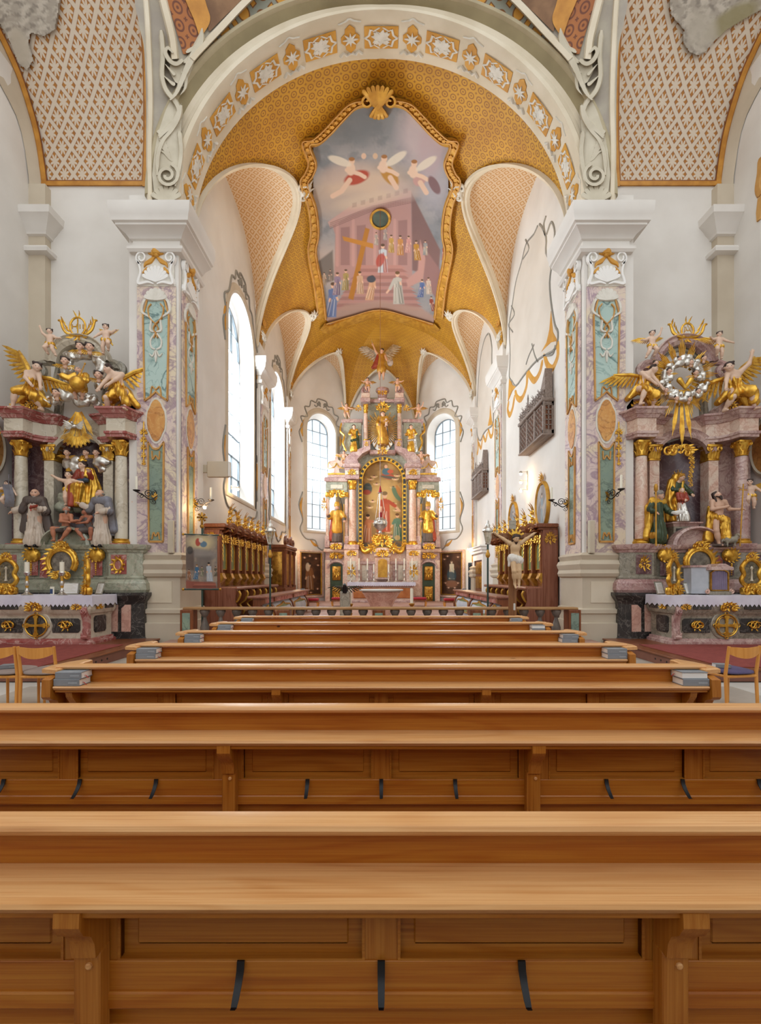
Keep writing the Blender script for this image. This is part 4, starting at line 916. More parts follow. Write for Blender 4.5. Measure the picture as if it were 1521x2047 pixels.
def wing(c, q, ang, L, n=9):
    """feathered wing from c, leading edge rising at angle ang (rad above horizontal, outward side q)"""
    mb = MB(); c = np.array(c); d = np.array([q*math.cos(ang), .25, math.sin(ang)]); dn = np.array([q*math.cos(ang-1.45), .12, math.sin(ang-1.45)]); dn2 = np.array([q*math.cos(ang-.5), .15, math.sin(ang-.5)])
    for row, (l0, w, off_) in enumerate(((.52, .055, .03), (.36, .05, .015), (.2, .05, 0.0))):
        for k in range(n):
            t = (k+.5)/n; p = c+d*L*.72*t**.9+np.array([0, off_*L, 0]); dr = dn*(1-t)+dn2*t; dr = dr/np.linalg.norm(dr); ll = L*l0*(.6+.55*t); sd = np.cross(dr, (0, 1, 0)); sd = sd/(np.linalg.norm(sd)+1e-9); hw = w*L
            pts = [p-sd*hw*.5, p+sd*hw*.5, p+dr*ll*.7+sd*hw*.62, p+dr*ll, p+dr*ll*.72-sd*hw*.62]; b = np.array([0, .010*L+.004, 0])
            mb.add([tuple(x) for x in pts]+[tuple(x+b) for x in pts], [(0, 1, 2, 3, 4), (9, 8, 7, 6, 5)]+[(i, (i+1) % 5, 5+(i+1) % 5, 5+i) for i in range(5)])
    mb.tube([tuple(c), tuple(c+d*L*.3+np.array([0, 0, .03*L])), tuple(c+d*L*.6), tuple(c+d*L*.78)], [.05*L, .055*L, .045*L, .015*L], 7); return mb
def rays(c, r0, r1, n, w, fn=None, alt=.7, a0=0.0, a1=2*PI, jit=0.0, g=None, d=.02):
    """sunburst: tapered bars in the XZ plane round c"""
    mb = MB(); g = g or random.Random(3)
    for k in range(n):
        a = a0+(a1-a0)*k/n; L = r1*(1 if k % 2 == 0 else alt)*(1+g.uniform(-jit, jit)); ca, sa = math.cos(a), math.sin(a); px, pz = -sa, ca; hw = w*.5; yy = g.uniform(-d, d)*.5
        b = [(c[0]+ca*r0+px*hw*.5, c[2]+sa*r0+pz*hw*.5), (c[0]+ca*r0-px*hw*.5, c[2]+sa*r0-pz*hw*.5), (c[0]+ca*L-px*hw, c[2]+sa*L-pz*hw), (c[0]+ca*L*1.03, c[2]+sa*L*1.03), (c[0]+ca*L+px*hw, c[2]+sa*L+pz*hw)]
        mb.prism(b, lambda u, v, e: (u, c[1]+yy+e, v), -d*.4, d*.4)
    return mb
def sector_rays(c, lst, w, fan_n=4, d=.02):
    """bundles of rays: lst of (angle, r0, r1, spread)"""
    mb = MB()
    for a, r0, r1, sp in lst:
        for k in range(fan_n):
            q = a+sp*((k+.5)/fan_n-.5); L = r1*(1-.10*abs(k-(fan_n-1)/2)); ca, sa = math.cos(q), math.sin(q); hw = w*.5
            mb.tube([(c[0]+ca*r0, c[1], c[2]+sa*r0), (c[0]+ca*L*.9, c[1]-.02, c[2]+sa*L*.9), (c[0]+ca*L, c[1]-.02, c[2]+sa*L)], [hw*.6, hw, hw*.2], 5)
    return mb
def cloud(c, rx, rz, n, seed, ry=.12, h=.03, r=(.06, .14)):
    g = random.Random(seed); P = []
    for k in range(n):
        a = g.uniform(0, 2*PI); t = math.sqrt(g.random()); R = g.uniform(*r); P.append(('e', (c[0]+rx*t*math.cos(a), c[1]+g.uniform(-ry, ry), c[2]+rz*t*math.sin(a)), (R*1.2, R*.9, R)))
    return sdf(P, h, .02, lambda X, Y, Z: .012*np.sin(X*38+Z*21)*np.sin(Z*33-X*12+Y*20))
def leaf(mb, p, d, L, w, curl=.3, nrm=(0, -1, 0)):
    """acanthus leaf: curling lobed blade"""
    p, d, nrm = Vector(p), Vector(d).normalized(), Vector(nrm).normalized(); sd = d.cross(nrm).normalized(); rings = []
    for k in range(7):
        t = k/6; c = p+d*L*(t-.12*curl*t*t*3)+nrm*L*curl*t*t; h = w*(.45+1.1*math.sin(PI*min(1, t*1.02))**.8)*(1 if k % 2 else .78)*(1-t*.6) if k < 6 else w*.05
        rings.append([tuple(c-sd*h-nrm*h*.25), tuple(c+nrm*h*.3), tuple(c+sd*h-nrm*h*.25), tuple(c-nrm*(.03*L+.004))])
    return mb.loft(rings, True, True)
def scroll(mb, c, r, w, turns=1.4, a0=0.0, sgn=1, axx=(1, 0, 0), axz=(0, 0, 1), lift=(0, -1, 0)):
    A, B, N_ = Vector(axx), Vector(axz), Vector(lift); c = Vector(c); n = 20
    P = [c+(A*math.cos(a0+sgn*2*PI*turns*k/n)+B*math.sin(a0+sgn*2*PI*turns*k/n))*r*(1-.82*k/n)+N_*w*.8*k/n for k in range(n+1)]
    return mb.tube(P, [w*(.5+.5*min(1, k/5))*(1-.25*k/n) for k in range(n+1)], 6)
def rocaille(mb, c, w, h, seed=1, n=10, y=None):
    """symmetric carved rococo ornament filling w x h round c in the XZ plane"""
    g = random.Random(seed); cx, cy, cz = c
    for q in (-1, 1):
        scroll(mb, (cx+q*w*.28, cy, cz-h*.12), w*.20, w*.055, 1.4, PI/2, -q); scroll(mb, (cx+q*w*.17, cy-.01, cz+h*.2), w*.13, w*.045, 1.3, -PI/2, q)
        for k in range(n//2):
            a = PI/2-q*(.25+k*2.5/(n/2)); r0 = .18; p = (cx+math.cos(a)*w*r0, cy, cz+math.sin(a)*h*r0); L = (.34+.16*g.random())
            leaf(mb, p, (math.cos(a)*w, 0, math.sin(a)*h), math.hypot(math.cos(a)*w, math.sin(a)*h)*L*1.0, w*.07, .35)
    leaf(mb, (cx, cy, cz+h*.1), (0, 0, 1), h*.42, w*.09, .3); leaf(mb, (cx, cy, cz-h*.1), (0, 0, -1), h*.40, w*.08, .3); mb.ball((cx, cy-.01, cz), min(w, h)*.11, 8, 5); return mb
def capital(mb, c, r, h, n=8):
    """composite capital round (x,y,z base), radius r, height h"""
    x, y, z = c; mb.lathe([(r*.98, 0), (r*1.06, h*.05), (r*.96, h*.08), (r*.98, h*.5), (r*1.2, h*.8), (r*1.3, h*.86)], c, 14)
    for row, (zz, L, nn, ph) in enumerate(((.08, .4, n, 0), (.36, .38, n, .5))):
        for k in range(nn):
            a = 2*PI*(k+ph)/nn; nr = (math.cos(a), math.sin(a), 0); leaf(mb, (x+nr[0]*r*.98, y+nr[1]*r*.98, z+h*zz), (0, 0, 1), h*L, r*.26, .42, nr)
    for k in range(4):
        a = PI/4+k*PI/2; nr = (math.cos(a), math.sin(a), 0); p = (x+nr[0]*r*1.25, y+nr[1]*r*1.25, z+h*.78)
        scroll(mb, p, r*.36, r*.13, 1.5, PI/2, -1, nr, (0, 0, 1), (0, 0, 0)); mb.ball(p, r*.16, 6, 4)
    b = r*1.42; P = []
    for k in range(4):
        a = PI/4+k*PI/2; P += [(x+b*1.06*math.cos(a-.12), y+b*1.06*math.sin(a-.12)), (x+b*1.06*math.cos(a+.12), y+b*1.06*math.sin(a+.12)), (x+b*.74*math.cos(a+PI/4), y+b*.74*math.sin(a+PI/4))]
    mb.prism(P, lambda u, v, d: (u, v, z+h*.88+d), 0, h*.12)
    for k in range(4): a = k*PI/2; mb.ball((x+r*1.2*math.cos(a), y+r*1.2*math.sin(a), z+h*.9), r*.18, 7, 5)
    return mb
def column(parent, c, r, hs, shaft, capm='gold', hb=.12, hc=.42, flute=False):
    """c: foot centre; shaft height hs (between base and capital). Part column with base ring and capital as sub-parts"""
    x, y, z = c; n = 18
    pr = [(r*(1.0-.14*max(0, (t-.33)/.67)), hb+hs*t) for t in (0, .33, .5, .66, .83, 1)]; pr = [(r*1.1, hb)]+pr+[(r*.94, hb+hs)]
    o = O('column', MB().lathe(pr, c, n), M[shaft], parent)
    O('base_ring', MB().lathe([(r*1.36, 0), (r*1.36, hb*.25), (r*1.4, hb*.4), (r*1.36, hb*.55), (r*1.16, hb*.62), (r*1.18, hb*.8), (r*1.26, hb*.9), (r*1.12, hb)], c, n), M['gold'], o)
    O('capital', capital(MB(), (x, y, z+hb+hs), r*.9, hc), M[capm], o); return o
def cherub(name, label, loc, r, group, rot=0.0, hairm='hair', skin='#dcb49a', cat='cherub head', wingm='gold', parent=None):
    """winged child's head"""
    J = pose(PUTTO, hed=(0, 0, 0), face=(0, -1, 0)); root = T(name, label, cat, loc, rot, group); k = r/.095
    b = sdf(scale_prims(head_prims(J, .095, True)+[('c', (0, 0.01, -.08), (0, .02, -.14), .045, .05)], k), r*.16, r*.2); b.c = face_cols(b.v, J, k, .095, skin); O('head', b, M['skin'], root, local=True, sharp=1.2)
    O('hair', sdf(scale_prims(hair_prims(J, .095, 'short'), k), r*.17, r*.12), M[hairm], root, local=True, sharp=1.2)
    for q in (-1, 1): O('wing', wing((q*r*.3, r*.25, -r*1.15), q, .3, r*2.6, 6), M[wingm], root, local=True, sharp=.5)
    return root
def move_copy(src, loc, label, rot=None, group=None):
    c = link_copy(src); c.location = loc; c['label'] = label
    if rot is not None: c.rotation_euler = (0, 0, rot)
    if group: c['group'] = group
    return c
# ------------------------------------------------------------------ painted canvases (flat paintings as vertex colours)
class Canvas:
    def __init__(s, x0, x1, y0, y1, step, base):
        s.xs = np.arange(x0, x1+step, step); s.ys = np.arange(y0, y1+step, step); s.X, s.Y = np.meshgrid(s.xs, s.ys); s.C = np.tile(np.array(srgb(base)), s.X.shape+(1,)); s.g = random.Random(5)
    def blend(s, m, c, a=1.0):
        m = np.clip(m, 0, 1)[..., None]*a; s.C = s.C*(1-m)+np.array(srgb(c))*m; return s
    def ell(s, cx, cy, rx, ry, c, a=1.0, rot=0.0, soft=.25):
        dx, dy = s.X-cx, s.Y-cy; cs, sn = math.cos(rot), math.sin(rot); u, v = (dx*cs+dy*sn)/rx, (-dx*sn+dy*cs)/ry; return s.blend((1-np.sqrt(u*u+v*v))/soft+.5, c, a)
    def poly(s, P, c, a=1.0, soft=1.0):
        ins = np.zeros(s.X.shape, bool); dm = np.full(s.X.shape, 1e9)
        for (x1, y1), (x2, y2) in zip(P, P[1:]+P[:1]):
            cr = ((y1 > s.Y) != (y2 > s.Y)) & (s.X < (x2-x1)*(s.Y-y1)/((y2-y1) or 1e-9)+x1); ins ^= cr
            L = max(1e-9, (x2-x1)**2+(y2-y1)**2); t = np.clip(((s.X-x1)*(x2-x1)+(s.Y-y1)*(y2-y1))/L, 0, 1); dm = np.minimum(dm, np.hypot(s.X-x1-t*(x2-x1), s.Y-y1-t*(y2-y1)))
        d = np.where(ins, dm, -dm); return s.blend(d/soft+.5, c, a)
    def line(s, P, w, c, a=1.0, soft=.6):
        dm = np.full(s.X.shape, 1e9)
        for (x1, y1), (x2, y2) in zip(P, P[1:]):
            L = max(1e-9, (x2-x1)**2+(y2-y1)**2); t = np.clip(((s.X-x1)*(x2-x1)+(s.Y-y1)*(y2-y1))/L, 0, 1); dm = np.minimum(dm, np.hypot(s.X-x1-t*(x2-x1), s.Y-y1-t*(y2-y1)))
        return s.blend((w-dm)/soft+.5, c, a)
    def noise(s, c, scale, lo, hi, a, seed=0):
        g = np.random.RandomState(seed); f = np.zeros(s.X.shape)
        for o in range(5):
            k = scale/2**o
            for _ in range(3): th = g.uniform(0, 2*PI); f += np.sin((s.X*math.cos(th)+s.Y*math.sin(th))/k*2*PI+g.uniform(0, 6)+1.5*np.sin((s.X*math.sin(th)-s.Y*math.cos(th))/k*3))/2**(o*.8)/3
        return s.blend((f-lo)/(hi-lo), c, a)
    def person(s, x, y, h, robe, skin='#d8a888', hair='#4a3426', lean=0.0, robe2=None, arms=None):
        """standing painted figure: feet at (x,y), height h (y grows downwards)"""
        tx = x+lean*h; r2 = robe2 or robe
        s.poly([(x-h*.17, y), (tx-h*.11, y-h*.72), (tx-h*.05, y-h*.82), (tx+h*.05, y-h*.82), (tx+h*.12, y-h*.7), (x+h*.17, y)], robe, 1, h*.028)
        s.poly([(x+h*.02, y), (tx+h*.01, y-h*.7), (tx+h*.1, y-h*.68), (x+h*.16, y)], r2, .8, h*.03); s.line([(x-h*.06, y-h*.05), (tx-h*.04, y-h*.6)], h*.015, '#3a2a22', .35, h*.03); s.line([(x-h*.11, y-h*.1), (tx-h*.08, y-h*.6)], h*.02, '#f0e0c8', .3, h*.03)
        for q in (arms or [(-.1, -.46), (.13, -.5)]): s.line([(tx+(h*.09 if q[0] > 0 else -h*.09), y-h*.74), (tx+q[0]*h*.8, y+(q[1]-.08)*h), (tx+q[0]*h, y+q[1]*h)], h*.03, skin, 1, h*.02); s.line([(tx+(h*.09 if q[0] > 0 else -h*.09), y-h*.75), (tx+q[0]*h*.7, y+(q[1]-.12)*h)], h*.045, robe, 1, h*.02)
        [s.line([(x+k*h*.05, y-h*.04), (tx+k*h*.03, y-h*.5)], h*.008, c_, .45, h*.015) for k, c_ in ((-2.2, '#2a1e1a'), (-1, '#f4e8d4'), (.6, '#2a1e1a'), (1.6, '#f4e8d4'), (2.6, '#2a1e1a'))]; s.ell(tx, y-h*.9, h*.06, h*.075, skin); s.ell(tx, y-h*.95, h*.07, h*.05, hair); return s
    def cherubic(s, x, y, r, wing='#e8dcc8'):
        s.ell(x-r*1.3, y+r*.3, r*1.1, r*.5, wing, .8, .5); s.ell(x+r*1.3, y+r*.3, r*1.1, r*.5, wing, .8, -.5); s.ell(x, y, r*.8, r*.9, '#d9ab8c'); s.ell(x, y-r*.5, r*.75, r*.4, '#6a4a34'); return s
    def mesh(s, fn, mask=None):
        P = np.empty(s.X.shape+(3,)); P[...] = np.array([[fn(x, y) for x in s.xs] for y in s.ys]); mb = MB().grid(P); mb.c = s.C.reshape(-1, 3)
        if mask is not None:
            k = mask.ravel(); mb.f = [f for f in mb.f if k[f[0]] and k[f[1]] and k[f[2]] and k[f[3]]]
            used = np.zeros(len(mb.v), bool); used[np.array(mb.f).ravel()] = True; ren = np.cumsum(used)-1; mb.v = [v for v, u in zip(mb.v, used) if u]; mb.c = mb.c[used]; mb.f = [tuple(int(ren[i]) for i in f) for f in mb.f]
        return mb
    def mask_poly(s, P):
        ins = np.zeros(s.X.shape, bool)
        for (x1, y1), (x2, y2) in zip(P, list(P[1:])+[P[0]]): ins ^= ((y1 > s.Y) != (y2 > s.Y)) & (s.X < (x2-x1)*(s.Y-y1)/((y2-y1) or 1e-9)+x1)
        return ins
# ================================================================== PEWS, BOOKS, CHAIRS
PS = 0.9
ORD = ['nearest', 'second', 'third', 'fourth', 'fifth', 'sixth', 'seventh']
def make_pew():
    p = T('pew', '', 'pew', (0, 0, 0)); K = dict(local=True)
    L = 1.97
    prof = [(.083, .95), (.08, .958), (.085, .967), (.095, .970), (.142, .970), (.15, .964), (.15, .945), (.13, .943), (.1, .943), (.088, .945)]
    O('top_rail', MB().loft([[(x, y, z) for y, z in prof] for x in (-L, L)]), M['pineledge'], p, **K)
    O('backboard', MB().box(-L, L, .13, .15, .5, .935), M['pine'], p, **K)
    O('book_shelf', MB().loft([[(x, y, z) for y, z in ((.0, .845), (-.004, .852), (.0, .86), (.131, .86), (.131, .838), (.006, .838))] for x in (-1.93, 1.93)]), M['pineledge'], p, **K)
    O('shelf_moulding', MB().box(-1.93, 1.93, .012, .03, .822, .838, .003), M['pinedark'], p, **K)
    O('top_frame_rail', MB().box(-L, L, .104, .13, .79, .838), M['pinedark'], p, **K)
    O('lower_frame_rail', MB().box(-L, L, .102, .13, .598, .664, .002), M['pine'], p, **K)
    O('skirting_board', MB().box(-L, L, .096, .13, .562, .600, .004), M['pine'], p, **K)
    for a, b in ((-1.90, -1.34), (-1.257, -.70), (-.57, -.042), (.042, .57), (.70, 1.257), (1.34, 1.90)):
        O('back_panel', MB().prism([(a, .662), (b, .662), (b, .80), (a, .80)], lambda u, v, d: (u, .124-d, v), 0, .004).box(a+.03, b-.03, .1165, .124, .69, .80, .004), M['pinedark'], p, **K)
        O('panel_bead', MB().box(a-.006, a, .103, .126, .66, .8).box(b, b+.006, .103, .126, .66, .8).box(a, b, .103, .126, .662, .668), M['pinedark'], p, **K)
    for a, b in ((-1.34, -1.257), (-.70, -.57), (-.042, .042), (.57, .70), (1.257, 1.34)): O('stile', MB().box(a, b, .106, .128, .66, .81), M['pineup'], p, **K)
    for x in (-.62, .62):
        po = O('post', MB().box(x-.028, x+.028, .066, .104, 0, .71, .003), M['pineup'], p, **K)
        P = [(.104, .838), (.004, .838), (.002, .81), (.016, .785), (.04, .765), (.052, .74), (.056, .708), (.104, .708)]
        O('bracket', MB().prism(P, lambda u, v, d: (x+d, u, v), -.026, .026), M['pineup'], po, **K)
        O('dowel', MB().lathe([(.007, 0), (.007, .004), (.004, .006)], (0, 0, 0), 10).xf(Matrix.Translation((x+.006, .066, .685)) @ Matrix.Rotation(PI/2, 4, 'X')), M['pineledge'], po, **K)
        O('foot', MB().prism([(-.12, 0), (.6, 0), (.6, .06), (.52, .1), (.0, .1), (-.09, .06)], lambda u, v, d: (x+d, u, v), .03, .075), M['pineup'], p, **K)
    for q in (-1, 1):
        x = q*1.965
        P = [(-.008, .9), (-.012, .80), (.0, .785), (.05, .765), (.085, .70), (.1, .62), (.1, .0), (.66, 0), (.66, .3), (.6, .42), (.48, .5), (.42, .6), (.42, .72), (.39, .8), (.36, .915), (.05, .915)]
        e = O('end_panel', MB().prism(P, lambda u, v, d: (x+d, u, v), -.026, .026), M['pineup'], p, **K)
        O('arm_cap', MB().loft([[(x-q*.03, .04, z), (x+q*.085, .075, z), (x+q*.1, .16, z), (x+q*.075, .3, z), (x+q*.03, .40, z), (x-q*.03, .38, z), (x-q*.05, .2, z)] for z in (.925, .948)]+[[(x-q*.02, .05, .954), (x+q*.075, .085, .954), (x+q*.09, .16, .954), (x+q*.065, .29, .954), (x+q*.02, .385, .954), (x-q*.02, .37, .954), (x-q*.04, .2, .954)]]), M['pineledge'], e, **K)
        O('corner_bracket', MB().prism([(.104, .835), (.02, .835), (.03, .79), (.07, .74), (.104, .69)], lambda u, v, d: (x-q*.11+d, u, v), -.02, .02), M['pineup'], e, **K)
    O('seat', MB().box(-L+.03, L-.03, .15, .56, .42, .45, .006), M['pine'], p, **K)
    O('kneeler', MB().box(-L+.05, L-.05, -.16, -.02, .16, .19, .008), M['pine'], p, **K)
    for x in (-1.56, -1.245, -.93, -.305, 0, .305, .93, 1.245, 1.56):
        mb = MB().loft([[(x-w, y, z), (x+w, y, z), (x+w, y+.004, z), (x-w, y+.004, z)] for y, z, w in ((.096, .668, .008), (.092, .650, .008), (.078, .632, .0075), (.058, .616, .007), (.048, .610, .006), (.040, .614, .005))])
        O('hook', mb, M['black'], p, **K)
    return p
pew0 = make_pew()
PEWS = []
for k in range(7):
    p = pew0 if k == 0 else link_copy(pew0)
    p.location = (0, PS*(k+1), 0); p['group'] = 'honey pine pews in rows'
    p['label'] = ['honey pine pew closest to the camera, its ledge and black hooks across the bottom', 'honey pine pew just beyond the closest one, spanning the full picture width', 'third honey pine pew from the camera, beside the wooden chairs', 'fourth honey pine pew from the camera', 'fifth honey pine pew from the camera', 'sixth honey pine pew from the camera', 'shortest looking front pew just before the stone balustrade'][k]
    PEWS.append(p)
def make_book():
    b = T('hymn_book', '', 'book'); w, d, h = .155, .108, .040; K = dict(local=True)
    O('cover', MB().box(0, w, 0, d, 0, .004, .001).box(0, w, 0, d, h-.004, h, .001).box(0, w, -.002, .004, 0, h, .002), M['bookgrey'], b, **K)
    O('page_block', MB().box(.003, w-.003, .004, d-.004, .004, h-.004), M['paper'], b, **K)
    O('spine_title', MB().box(w*.58, w*.92, -.0026, -.002, h*.35, h*.6), M['bookpale'], b, **K)
    O('ribbon', MB().loft([[(w+dx, d*.3, z), (w+dx, d*.3+.006, z), (w+dx+.001, d*.3+.006, z), (w+dx+.001, d*.3, z)] for dx, z in ((-.01, .018), (.004, .016), (.012, .006), (.02, .001))]), M['ribbon'], b, **K)
    return b
bk0 = make_book(); first = True
for k in range(2, 7):
    for q in (-1, 1):
        for lv in range(2):
            b = bk0 if first else link_copy(bk0); first = False
            x = -1.935 if q < 0 else 1.78; b.location = (x+rnd.uniform(-.004, .004)+(.004 if lv else 0), PS*(k+1)+.012+.004*lv, .8605+.0405*lv)
            flip = (q > 0 and k in (2, 5) and lv == 1)
            if flip: b.rotation_euler = (0, 0, PI); b.location = (x+.155, PS*(k+1)+.125, .8605+.0405*lv)
            else: b.rotation_euler = (0, 0, rnd.uniform(-.03, .03))
            b['group'] = 'grey hymn books on the pew ledges'
            b['label'] = '%s grey hymn book of the stack at the %s end of the %s pew' % ('upper' if lv else 'lower', 'left' if q < 0 else 'right', ['third', 'fourth', 'fifth', 'sixth', 'front'][k-2])
def make_chair(seatm):
    c = T('stacking_chair', '', 'chair'); K = dict(local=True); w = .20
    for q in (-1, 1):
        O('back_leg', MB().tube([(q*w, -.19, 0), (q*w, -.17, .42), (q*w, -.215, .735)], [.017, .019, .016], 10), M['beech'], c, **K)
        O('front_leg', MB().tube([(q*(w-.015), .17, 0), (q*(w-.015), .17, .40)], [.014, .018], 10), M['beech'], c, **K)
    rings = []
    for i in range(13):
        t = i/12; x = lerp(-w+.01, w-.01, t); bow = -.03*math.sin(PI*t); y = -.205+bow*-1*.0+bow; zt = .725+.004*math.cos(2*PI*t); zb = .60+.05*abs(2*t-1)**2.2
        rings.append([(x, y, zb), (x, y-.012, zb), (x, y-.018, zt), (x, y-.006, zt)])
    O('backrest', MB().loft(rings), M['beech'], c, **K)
    O('seat_frame', MB().box(-w, w, -.19, .18, .375, .405, .01), M['beech'], c, **K)
    mb = MB(); prof = [(0, .41), (.80, .412), (.98, .418), (1.03, .43), (1.0, .445), (.85, .456), (0, .46)]
    mb.loft([[((1.0 if r < 1 else 1)*r*w*(math.copysign(abs(math.cos(a))**.6, math.cos(a)))*1.04, r*.2*(math.copysign(abs(math.sin(a))**.6, math.sin(a)))*1.04-.0, z) for a in np.linspace(0, 2*PI, 28, False)] for r, z in [(max(r, .02), z) for r, z in prof]])
    O('cushion', mb, M[seatm], c, **K)
    O('link_clip', MB().box(w, w+.02, -.02, .03, .38, .395, .003), M['beech'], c, **K); return c
ch = make_chair('taupe'); ch.location = (-3.84, 5.32, 0); ch['label'] = 'beech stacking chair with taupe cushion, right one of the left pair'; ch['group'] = 'beech stacking chairs'
c2 = link_copy(ch); c2.location = (-4.28, 5.32, 0); c2['label'] = 'beech stacking chair at the left picture edge with a book on its taupe cushion'
c3 = make_chair('purple'); c3.location = (4.03, 5.35, 0); c3.rotation_euler = (0, 0, .16); c3['label'] = 'beech stacking chair with purple cushion at the right picture edge'; c3['group'] = 'beech stacking chairs'
for loc, rz, lab in (((-4.34, 5.22, .462), .35, 'grey hymn book lying on the taupe cushion at the left edge'), ((3.86, 5.3, .462), -.25, 'pale hymn book lying on the purple chair cushion')):
    b = link_copy(bk0); b.location = loc; b.rotation_euler = (0, 0, rz); b['label'] = lab; b['group'] = 'hymn books left on chairs'
# ================================================================== SIDE ALTARS
PXM = 10.25/F
def pz(y, Y=10.25): return EYE-(y-HY)*Y/F
def px_(x, Y=10.25): return (x-CX)*Y/F
def ent_profile(z0, z1): return [(0, z0), (.03, z0), (.03, z0+.05), (.06, z0+.07), (.06, z0+.12), (.02, z0+.13), (.02, z1-.2), (.05, z1-.19), (.09, z1-.13), (.12, z1-.12), (.16, z1-.06), (.2, z1-.04), (.2, z1), (0, z1)]
def split_mold(path, prof, cuts, mats, parent, names, side=1):
    """moulding whose profile is divided into differently coloured horizontal bands"""
    for (a, b), m, nm in zip(cuts, mats, names):
        p = [(o, z) for o, z in prof if a-1e-6 <= z <= b+1e-6]; p = [(-.05, a)]+[q for q in p]+[(-.05, b)]
        O(nm, mold(path, p, side=side), M[m], parent)
def side_altar(s, st):
    """s: -1 left, +1 right; built round x = s*6.87"""
    cx = s*6.87; Y = 10.25; nm = 'left' if s < 0 else 'right'
    # raised wooden platform with carpet
    pf = T('altar_platform', 'red carpeted wooden platform with boarded sides under the %s side altar' % nm, 'platform', (s*6.7, 8.2, 0))
    x0, x1 = s*4.78, s*8.6
    O('deck', MB().box(x0, x1, 6.6, 9.95, .155, .19, .012), M['walnutx'], pf); O('riser_board', MB().box(x0+s*.03, x1, 6.64, 9.95, .0, .155), M['redmarble'] if False else plain('riser_'+nm, '#8a5a48', .5, 0, '#794c3c', 3), pf)
    O('carpet', MB().box(x0+s*.25, x1, 6.7, 8.97, .19, .2, .004), M['carpet'], pf)
    for k in range(7): O('vent_hole', MB().lathe([(.018, 0), (.018, .004)], (0, 0, 0), 10).xf(Matrix.Translation((x0+s*.03-s*.002, 7.1+.16*k, .08)) @ Matrix.Rotation(PI/2, 4, 'Y')), M['black'], pf)
    # mensa
    mc = s*6.76; a = T('altar_table', '%s side altar table with dark inlaid frontal and gilt cross medallion' % nm, 'altar', (mc, 9.35, .19))
    body, acc, foot = ('palemarble', 'redmarble', 'redmarble') if s < 0 else ('greymarble', 'rosemarble', 'rosemarble')
    def ring(h, y0, y1): return [(mc-h, y0), (mc+h, y0), (mc+h, y1), (mc-h, y1)]
    lv = [(.19, 1.10, 8.97), (.24, 1.10, 8.97), (.26, 1.05, 9.0), (.30, 1.04, 9.02), (.31, .98, 9.06)]
    O('foot_moulding', MB().loft([[(x, y, z) for x, y in ring(h, y, 9.8)] for z, h, y in lv]), M[foot], a)
    lv = [(.30, 1.0, 9.04), (.72, 1.0, 9.04), (.78, 1.03, 9.02), (.80, 1.06, 9.0), (.88, 1.10, 8.965), (.95, 1.10, 8.96), (1.02, 1.07, 8.98), (1.06, 1.02, 9.02), (1.10, 1.10, 8.97), (1.14, 1.10, 8.97)]
    O('body', MB().loft([[(x, y, z) for x, y in ring(h, y, 9.8)] for z, h, y in lv]), M[body], a)
    for q in (-1, 1):
        x = mc+q*.96; fr = O('corner_console', MB().loft([[(x-.06, y, z), (x+.06, y, z), (x+.06, 9.08, z), (x-.06, 9.08, z)] for z, y in ((.30, 8.96), (.34, 8.94), (.40, 8.97), (.5, 9.01), (.66, 9.0), (.74, 8.97), (.82, 8.935), (.90, 8.935), (.94, 8.96))]), M[acc], a)
        mb = MB(); scroll(mb, (x, 8.93, .84), .06, .02, 1.5, -PI/2, q); leaf(mb, (x, 8.96, .38), (0, 0, 1), .14, .03, .2); leaf(mb, (x-.03, 8.96, .34), (-.3, 0, 1), .1, .03, .2); leaf(mb, (x+.03, 8.96, .34), (.3, 0, 1), .1, .03, .2); O('console_carving', mb, M[acc], fr)
        c = .08; P = [(mc+q*(.30+c*0), .42), (mc+q*.80, .42), (mc+q*.84, .46), (mc+q*.84, .66), (mc+q*.80, .70), (mc+q*.24, .70), (mc+q*.29, .62), (mc+q*.31, .56), (mc+q*.29, .48)]
        O('inlaid_panel', MB().prism(P, XZ(9.037), -.012, .01), M['blackmarble'], a)
        mb = MB(); scroll(mb, (mc+q*.56, 9.01, .56), .10, .016, 1.2, 0, 1); scroll(mb, (mc+q*.50, 9.005, .56), .085, .014, 1.1, PI, -1); scroll(mb, (mc+q*.62, 9.005, .56), .085, .014, 1.1, 0, 1)
        for k in range(6): t = k*PI/3; leaf(mb, (mc+q*.56+.07*math.cos(t), 9.01, .56+.07*math.sin(t)), (math.cos(t), 0, math.sin(t)), .06, .014, .3)
        O('gilt_arabesque', mb, M['gold'], a)
        O('frieze_inlay', MB().box(mc+q*.32, mc+q*.68, 8.945, 8.97, .88, .96, .006), M['blackmarble'], a)
        mb = MB(); rocaille(mb, (mc+q*.83, 8.94, .93), .2, .14, 3); O('gilt_corner_ornament', mb, M['gold'], a)
        O('end_inlay', MB().prism([(9.24, .40), (9.56, .40), (9.60, .44), (9.60, .70), (9.56, .74), (9.24, .74), (9.20, .70), (9.20, .44)], lambda u, v, d: (mc+q*(1.0+d), u, v), -.01, .012), M['blackmarble'], a)
        O('end_frieze_inlay', MB().box(mc+q*1.09, mc+q*1.112, 9.4, 9.7, .88, .96, .004), M['blackmarble'], a)
        mb = MB(); rocaille(mb, (0, 0, 0), .2, .13, 5); O('end_gilt_ornament', mb.xf(Matrix.Translation((mc+q*1.115, 9.2, .93)) @ Matrix.Rotation(q*PI/2, 4, 'Z')), M['gold'], a)
    O('medallion_ground', MB().lathe([(.27, 0), (.285, .02), (.27, .035), (.24, .03), (.01, .03)], (0, 0, 0), 32).xf(Matrix.Translation((mc, 9.045, .565)) @ Matrix.Rotation(PI/2, 4, 'X')), M[body], a)
